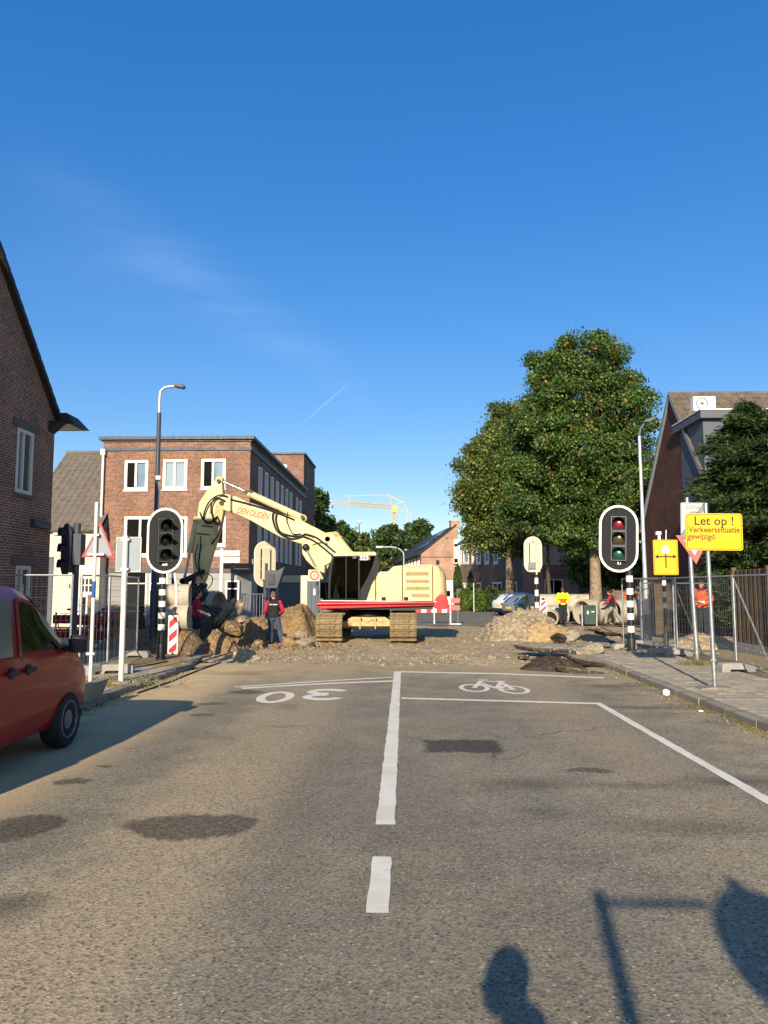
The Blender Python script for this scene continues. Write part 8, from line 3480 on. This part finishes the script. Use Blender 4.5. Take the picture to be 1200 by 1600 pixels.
# litter at the kerb
q = G(1041, 1086, 0)
lt_me = lump_mesh('paper', .05, .045, .045, 4.0, 'paper', None, .9, 6)
o = bpy.data.objects.new('crumpled_paper', lt_me)
col.objects.link(o)
o.location = (q.x, q.y, .045)
tag(o, 'crumpled white paper lying in the gutter by the right kerb', 'litter')
for px_, py_2, lab in ((1095, 1113, 'small white scrap in the gutter nearer than the crumpled paper'),):
    q = G(px_, py_2, 0)
    o = bpy.data.objects.new('paper_scrap', lump_mesh('scrap', .03, .022, .012, 9.0, 'paper', None, .6, 3))
    col.objects.link(o)
    o.location = (q.x, q.y, .02)
    tag(o, lab, 'litter')
for i, (px_, py_2, lab) in enumerate(((155, 1077, 'white scrap beside the rust spotted pole'), (210, 1066, 'white scrap in the weeds right of the spotted pole'))):
    q = G(px_, py_2, PZ)
    o = bpy.data.objects.new('paper_scrap', lump_mesh('scrap', .028, .02, .012, 12.0 + i, 'paper', None, .6, 3))
    col.objects.link(o)
    o.location = q + Vector((0, 0, .015))
    tag(o, lab, 'litter')
# black cables over the left pavement
for i, pts in enumerate((((205, 1066), (255, 1052), (300, 1040), (335, 1028), (362, 1020)), ((215, 1084), (262, 1068), (306, 1050), (345, 1036)), ((196, 1047), (232, 1040), (262, 1034)))):
    P_ = [(G(*p, PZ) if G(*p, PZ).x < KL - .1 and p[0] < 320 else G(*p, 0)) + Vector((0, 0, .014)) for p in pts]
    fine = []
    for a, b in zip(P_[:-1], P_[1:]):
        for k in range(6):
            c = a.lerp(b, k / 6)
            c.x += .03 * nz(c.y * 3, i)
            fine.append(c)
    fine.append(P_[-1])
    m_ = MB()
    m_.tube(fine, .017, 6)
    o = m_.build('cable', M['rubber'], None, smooth=True)
    tag(o, ['black cable running from the weeds to the soil mound', 'black cable lying nearest the left kerb', 'short black cable behind the spotted pole'][i], 'cable', 'black cables on the left pavement')

# ------------------------------------------------------------------ vegetation
def leaf_mesh(name, P_, size, seed, mat, parent, up=.35, asp=.75, kind=None, curl=True):
    """thousands of little folded leaves at the points P_"""
    g = np.random.default_rng(seed)
    n = len(P_)
    nr = g.normal(size=(n, 3))
    nr[:, 2] += up
    nr[:, 1] -= .25
    nr /= np.linalg.norm(nr, axis=1)[:, None]
    t = g.normal(size=(n, 3))
    t -= nr * (t * nr).sum(1)[:, None]
    t /= np.linalg.norm(t, axis=1)[:, None] + 1e-9
    b = np.cross(nr, t)
    s = (size * g.uniform(.6, 1.35, n))[:, None]
    v = np.stack([P_ - t * s, P_ + b * s * asp - nr * s * .25, P_ + t * s, P_ - b * s * asp - nr * s * .25], 1).reshape(-1, 3)
    me = bpy.data.meshes.new(name)
    me.vertices.add(4 * n)
    me.vertices.foreach_set('co', v.ravel().astype(np.float32))
    i0 = np.arange(n) * 4
    tri = np.stack([i0, i0 + 1, i0 + 2, i0, i0 + 2, i0 + 3], 1).ravel()
    me.loops.add(6 * n)
    me.loops.foreach_set('vertex_index', tri.astype(np.int32))
    me.polygons.add(2 * n)
    me.polygons.foreach_set('loop_start', (np.arange(2 * n) * 3).astype(np.int32))
    me.polygons.foreach_set('loop_total', np.full(2 * n, 3, np.int32))
    me.update()
    me.materials.append(M[mat])
    o = bpy.data.objects.new(name, me)
    col.objects.link(o)
    o.parent = parent
    if kind:
        o['kind'] = kind
    return o


def tree(label, cat, loc, trunk_r, trunk_h, env, n_clump, per, leaf, mat, seed, clump_r=.75, bark='bark', group=None, name='plane_tree', lean=(0, 0)):
    """env: list of ellipsoids (cx,cy,cz,rx,ry,rz) that the crown fills, in the tree's own frame"""
    g = np.random.default_rng(seed)
    o = thing(name, label, cat, loc, 0, group)
    zt = max(e[2] for e in env)
    top = Vector((lean[0], lean[1], zt))
    m = MB()
    pts, rs_ = [], []
    for i in range(9):
        t = i / 8
        pts.append(Vector((lean[0] * t + .1 * nz(t * 3, seed), lean[1] * t + .1 * nz(t * 3, seed + 5), zt * t)))
        rs_.append(trunk_r * (1.25 - .3 * min(t * 6, 1)) * (1 - t) ** .7 + .03)
    m.tube(pts, rs_, 14)
    trunk = m.build('trunk', M[bark], o, smooth=True)
    vol = np.array([e[3] * e[4] * e[5] for e in env])
    vol = vol / vol.sum()
    C = []
    tries = 0
    while len(C) < n_clump and tries < n_clump * 40:
        tries += 1
        e = env[g.choice(len(env), p=vol)]
        d = g.normal(size=3)
        d /= np.linalg.norm(d)
        r = g.uniform(.25, 1) ** .45
        p = np.array(e[:3]) + d * r * np.array(e[3:])
        k = 1 + .3 * nz(*(p * .55 + seed))
        p = np.array(e[:3]) + (p - np.array(e[:3])) * k
        if p[2] < trunk_h * .92:
            continue
        if C and min(np.linalg.norm(np.array(C) - p, axis=1)) < clump_r * .42:
            continue
        C.append(p)
    # limbs to a part of the clumps
    m = MB()
    for c in C[::4]:
        c = Vector(c)
        t = min(.9, max(trunk_h / zt * 1.15, (c.z - .35 * (c - top).xy.length) / zt - .12))
        k = min(int(t * 8), 7)
        s = pts[k].lerp(pts[k + 1], t * 8 - k)
        mid = s.lerp(c, .5) + Vector((0, 0, .25 * (c - s).length * .4))
        if c.z > trunk_h * 1.9:
            m.tube([s, s.lerp(mid, .5) + Vector((0, 0, .08)), mid, c], [trunk_r * .26, trunk_r * .2, trunk_r * .13, .015], 6)
    m.build('limbs', M[bark], trunk, smooth=True, fix=False)
    P_ = []
    for c in C:
        q = int(per * g.uniform(.55, 1.4))
        d = g.normal(size=(q, 3))
        d /= np.linalg.norm(d, axis=1)[:, None]
        rr = g.uniform(.15, 1, q) ** .5 * clump_r * g.uniform(.6, 1.25) * np.where(g.random(q) < .12, 1.45, 1)
        x = c + d * rr[:, None] * np.array([1.1, 1.1, .72])
        P_.append(x)
    P_ = np.concatenate(P_)
    P_ = P_[P_[:, 2] > trunk_h * .8]
    leaf_mesh('crown', P_, leaf, seed, mat, o)
    return o


# the two plane trees on the right
def env_px(ty, tx, rows):
    k = ty / 1200
    return [(Xat(px, ty) - tx, dy, Zat(py, ty), rx * k, rx * k * .9, rz * k) for px, py, rx, rz, dy in rows]


ty_ = 41.0
tx_ = Xat(929, ty_)
tree('tall plane tree with some yellow leaves and a stout pale trunk behind the concrete pipes', 'tree', (tx_, ty_, 0), .29, 3.2,
     env_px(ty_, tx_, [(915, 556, 48, 42, 0), (955, 550, 32, 30, 0), (880, 590, 48, 52, 0), (930, 630, 78, 62, 0), (985, 615, 34, 38, 0), (868, 655, 52, 48, 0), (905, 715, 96, 72, 0), (985, 680, 40, 42, 0), (955, 600, 46, 44, 0), (985, 645, 40, 46, 0), (1012, 738, 46, 34, -.4), (1036, 745, 22, 22, -.4), (990, 770, 44, 40, 0), (832, 690, 40, 50, 0), (838, 640, 34, 36, 0), (868, 770, 70, 62, 0), (945, 785, 82, 62, 0), (905, 840, 50, 28, 0), (965, 835, 50, 34, 0), (830, 800, 40, 40, 0)]),
     500, 440, .07, 'leaf_main', 5, .68, group='plane trees on the right')
ty_ = 58.0
tx_ = Xat(797, ty_)
tree('smaller olive green plane tree left of the tall one, over the parked cars', 'tree', (tx_, ty_, 0), .33, 3.6,
     env_px(ty_, tx_, [(805, 668, 48, 42, 0), (785, 720, 62, 52, 0), (770, 780, 50, 50, 0), (738, 795, 24, 34, 0), (812, 790, 66, 56, 0), (745, 838, 26, 24, 0), (790, 840, 56, 26, 0), (835, 840, 46, 26, 0), (838, 670, 40, 42, 0), (850, 730, 50, 50, 0)]),
     390, 430, .095, 'leaf_light', 9, .92, group='plane trees on the right')
ty_ = 44.0
tx_ = Xat(857, ty_)
tree('slim dark stemmed tree between the two plane trees', 'tree', (tx_, ty_, 0), .12, 2.8, [(0, 0, Zat(815, ty_), 1.3, 1.2, 1.2)], 40, 160, .12, 'leaf_dark', 12, .65, 'bark_dark', name='slim_tree')
ty_ = 50.0
tx_ = Xat(905, ty_)
tree('low yellowing tree behind the stout trunk of the tall plane', 'tree', (tx_, ty_, 0), .14, 1.2, [(.6, 0, Zat(885, ty_), 1.2, 1.2, 1.3), (2.6, -.5, Zat(885, ty_), 1.6, 1.6, 1.4), (3.9, 0, Zat(900, ty_), 1.5, 1.4, 1.2)], 80, 150, .12, 'leaf_light', 14, .65, 'bark_dark', name='low_tree')


# conifer in front of the right hand house: drooping sprays
def conifer(label, loc, h, rad, seed):
    g = np.random.default_rng(seed)
    o = thing('conifer', label, 'tree', loc, 0)
    m = MB()
    m.tube([(0, 0, 0), (.05, 0, h * .5), (0, 0, h * .97)], [.26, .17, .03], 10)
    tr_ = m.build('trunk', M['bark_dark'], o, smooth=True)
    P_ = []
    bm_ = MB()
    nb = 170
    for i in range(nb):
        z = h * (.14 + .85 * (i / nb) ** .95)
        t = z / h
        R_ = rad * (min(1, (1 - t) * 4.2) ** .6) * min(1, .55 + t * 2.2) * g.uniform(.55, 1.16)
        a = i * 2.399 + g.uniform(-.3, .3)
        n = 12
        base = Vector((0, 0, z))
        tip = Vector((math.cos(a) * R_, math.sin(a) * R_, z + R_ * g.uniform(-.38, .16)))
        mid = base.lerp(tip, .55) + Vector((0, 0, R_ * .1))
        bm_.tube([base, mid, tip], [.035, .02, .006], 5, cap=False)
        for k in range(n):
            u = .25 + .78 * k / (n - 1)
            c = (base.lerp(mid, u / .55) if u < .55 else mid.lerp(tip, (u - .55) / .45))
            w = .34 * (1.15 - u) * R_ * .5 + .09
            q = 40
            d = g.normal(size=(q, 3)) * np.array([w, w, .09])
            d[:, 2] -= .35 * np.abs(np.linalg.norm(d[:, :2], axis=1)) * g.uniform(.3, 1.3, q)
            P_.append(np.array(c) + d)
    bm_.build('boughs', M['bark_dark'], tr_, fix=False)
    P_ = np.concatenate(P_)
    n = len(P_)
    # needles: narrow slivers pointing outwards and down
    rad_ = P_.copy()
    rad_[:, 2] = 0
    rad_ /= np.linalg.norm(rad_, axis=1)[:, None] + 1e-6
    t = rad_ + g.normal(size=(n, 3)) * .45
    t[:, 2] -= .25
    t /= np.linalg.norm(t, axis=1)[:, None]
    s = np.cross(t, g.normal(size=(n, 3)))
    s /= np.linalg.norm(s, axis=1)[:, None]
    L = g.uniform(.07, .16, n)[:, None]
    v = np.stack([P_ - t * L, P_ + s * .022, P_ + t * L, P_ - s * .022], 1).reshape(-1, 3)
    me = bpy.data.meshes.new('crown')
    me.vertices.add(4 * n)
    me.vertices.foreach_set('co', v.ravel().astype(np.float32))
    i0 = np.arange(n) * 4
    me.loops.add(6 * n)
    me.loops.foreach_set('vertex_index', np.stack([i0, i0 + 1, i0 + 2, i0, i0 + 2, i0 + 3], 1).ravel().astype(np.int32))
    me.polygons.add(2 * n)
    me.polygons.foreach_set('loop_start', (np.arange(2 * n) * 3).astype(np.int32))
    me.polygons.foreach_set('loop_total', np.full(2 * n, 3, np.int32))
    me.update()
    me.materials.append(M['needle'])
    c = bpy.data.objects.new('crown', me)
    col.objects.link(c)
    c.parent = o
    return o


conifer('broad dark conifer behind the board fence at the right, in front of the dormer house', (10.95, 24.6, 0), 7.7, 1.5, 3)
conifer('second dark conifer growing into the broad one, behind the yellow board', (12.4, 24.2, 0), 7.9, 2.2, 6)
conifer('third dark conifer at the far right, reaching out of view', (14.8, 23.4, 0), 7.7, 2.4, 4)
heap('soil_heap', 'low earth bank behind the mesh fence under the orange jacketed worker', 'heap', (9.4, 24.6, -.05), 1.9, 1.5, .45, 'dirt', 27.0, .25, 80, 'heaps of dug soil')

# trees beyond the excavator
for i, (px_, yy, pt, rpx, lab, mt_, sd) in enumerate((
        (520, 95, 812, 30, 'round green tree above the machine boom, beside the brick block', 'leaf_dark', 31), (548, 105, 822, 34, 'wide olive tree behind the cab roof', 'leaf_light', 32), (490, 78, 765, 12, 'narrow dark tree at the corner of the brick block', 'leaf_dark', 33),
        (497, 85, 800, 16, 'green tree top at the right of the long dark wall', 'leaf_light', 34), (608, 120, 819, 21, 'full green tree left of the crane mast', 'leaf_dark', 35), (655, 128, 812, 17, 'pointed green tree right of the crane stay', 'leaf_dark', 36),
        (580, 140, 845, 20, 'low hazy tree between the globe lamp and the full green tree', 'leaf_light', 37), (640, 135, 858, 14, 'low green tree behind the curved street lamp', 'leaf_dark', 38))):
    h = Zat(pt, yy)
    r = rpx * yy / 1200
    zc = max(h - r * 1.0, h * .55)
    tree(lab, 'tree', (Xat(px_, yy), yy, 0), .25, 1.5, [(0, 0, zc, r, r, h - zc - .2), (r * .3, 0, zc - r * .6, r * 1.05, r, r * .9), (-r * .35, 0, zc - r * .7, r, r, r * .8), (0, 0, max(zc - r * 1.3, 2.4), r * 1.1, r, r * .8)], 110, 95, .26, mt_, sd, max(.7, r * .3), 'bark_dark', 'trees beyond the excavator', 'leafy_tree')


# hedges, bushes and a clipped cypress in the front gardens
def bush(label, px_, yy, top, wpx, n, mat, seed, name='bush', cat='bush', leaf=.07, tall=False):
    g = np.random.default_rng(seed)
    o = thing(name, label, cat, (Xat(px_, yy), yy, 0), 0, 'front garden bushes')
    h = Zat(top, yy)
    w = wpx * yy / 1200 / 2
    d = g.normal(size=(n, 3))
    d /= np.linalg.norm(d, axis=1)[:, None]
    r = g.uniform(.5, 1, n) ** .4
    k = np.array([1 + .2 * nz(*(x * 2.2 + seed)) for x in d])
    P_ = d * (r * k)[:, None] * np.array([w, w * .8, h * .52]) + np.array([0, 0, h * .5])
    P_ = P_[P_[:, 2] > .03]
    leaf_mesh('crown', P_, leaf, seed, mat, o)
    m = MB()
    for i in range(5):
        a = i * 1.3
        m.tube([(0, 0, 0), (math.cos(a) * w * .3, math.sin(a) * w * .3, h * .4), (math.cos(a) * w * .55, math.sin(a) * w * .55, h * .75)], [.04, .03, .01], 5)
    m.build('stems', M['bark_dark'], o)
    return o


bush('clipped dark cypress beside the pink gable wall', 715, 76, 884, 13, 5000, 'leaf_dark', 61, 'cypress', 'shrub', .1)
bush('light green bush right of the excavator tail', 727, 62, 920, 24, 3000, 'leaf_hedge', 62)
bush('dark round bush behind the light green one', 742, 64, 912, 28, 3000, 'leaf_dark', 63)
bush('bright green bush with a white stake in front', 746, 60, 920, 26, 3200, 'leaf_hedge', 64)
bush('dark dense bush beside the white car', 768, 60, 916, 28, 3600, 'leaf_dark', 65)
bush('dark hedge end behind the silver car', 785, 64, 922, 24, 2600, 'leaf_dark', 66)
bush('little round tree crown in front of the terrace window', 735, 66, 893, 13, 1500, 'leaf_dark', 67, 'small_tree', 'shrub')
sk_ = MB()
sk_.tube([(0, 0, 0), (0, 0, 2.2)], .035, 8)
o = sk_.build('stake', M['pole_white'], None)
o.location = (Xat(740, 59), 59, 0)
tag(o, 'thin white stake in front of the bright green bush', 'stake')
gw = thing('garden_wall', 'low grey garden wall in front of the terrace bushes', 'wall', (Xat(713, 66), 66, 0), 0)
m_ = MB()
m_.box(0, 4.2, 0, .2, 0, 1.75)
m_.build('wall_panel', M['grey_lintel'], gw)

# weeds along kerbs and posts
wd = MB()
rw = random.Random(5)


def tuft(m, x, y, z, h, n):
    for _ in range(n):
        a = rw.uniform(0, 6.28)
        l = h * rw.uniform(.5, 1.2)
        bx, by = x + rw.gauss(0, h * .5), y + rw.gauss(0, h * .5)
        dx, dy = math.cos(a) * l * .6, math.sin(a) * l * .6
        w = .006
        m.add([(bx - w, by, z), (bx + w, by, z), (bx + dx * .5 + w * .7, by + dy * .5, z + l * .7), (bx + dx * .5 - w * .7, by + dy * .5, z + l * .7), (bx + dx, by + dy, z + l * .85)], [(0, 1, 2, 3), (3, 2, 4)])


q = G(189, 1063, PZ)
for k in range(120):
    tuft(wd, q.x + rw.gauss(.1, .5), q.y + rw.gauss(-.2, .45), PZ - .005, rw.uniform(.03, .1), 5)
q = G(1085, 1038, PZ)
for k in range(30):
    tuft(wd, q.x + rw.gauss(0, .18), q.y + rw.gauss(-.15, .12), PZ - .005, rw.uniform(.06, .18), 8)
for k in range(90):
    y = rw.uniform(11, 18.5)
    tuft(wd, KL + rw.gauss(.04, .04), y, 0, rw.uniform(.02, .06), 4)
for k in range(190):
    y = rw.uniform(8.5, 13.0) if rw.random() < .6 else rw.uniform(8, 20)
    tuft(wd, KR - abs(rw.gauss(.03, .08)), y, 0, rw.uniform(.015, .05), 4)
wm = wd.build('weeds', leaf_mat('dusty weed', [(0, '5a5c34'), (.5, '6f6b3e'), (1, '8d7f54')]), None, fix=False, kind='stuff')
wm['label'] = 'dusty weeds and grass tufts along the kerbs'
# dry leaves and crumbs in the gutters
lv = []
for k in range(900):
    if rw.random() < .65:
        lv.append((KR - abs(rw.gauss(.0, .22)), rw.uniform(7.5, 17), .012))
    else:
        lv.append((KL + abs(rw.gauss(0, .16)), rw.uniform(10.5, 18.5), .012))
M['dry_leaf'] = leaf_mat('dry leaf crumbs', [(0, '7d6a42'), (.5, 'a08c5c'), (1, 'c0ac7c')])
dl = leaf_mesh('dry_leaves', np.array(lv), .016, 77, 'dry_leaf', None, up=2.0, kind='stuff')
dl['label'] = 'dry leaf crumbs lying in the gutters'
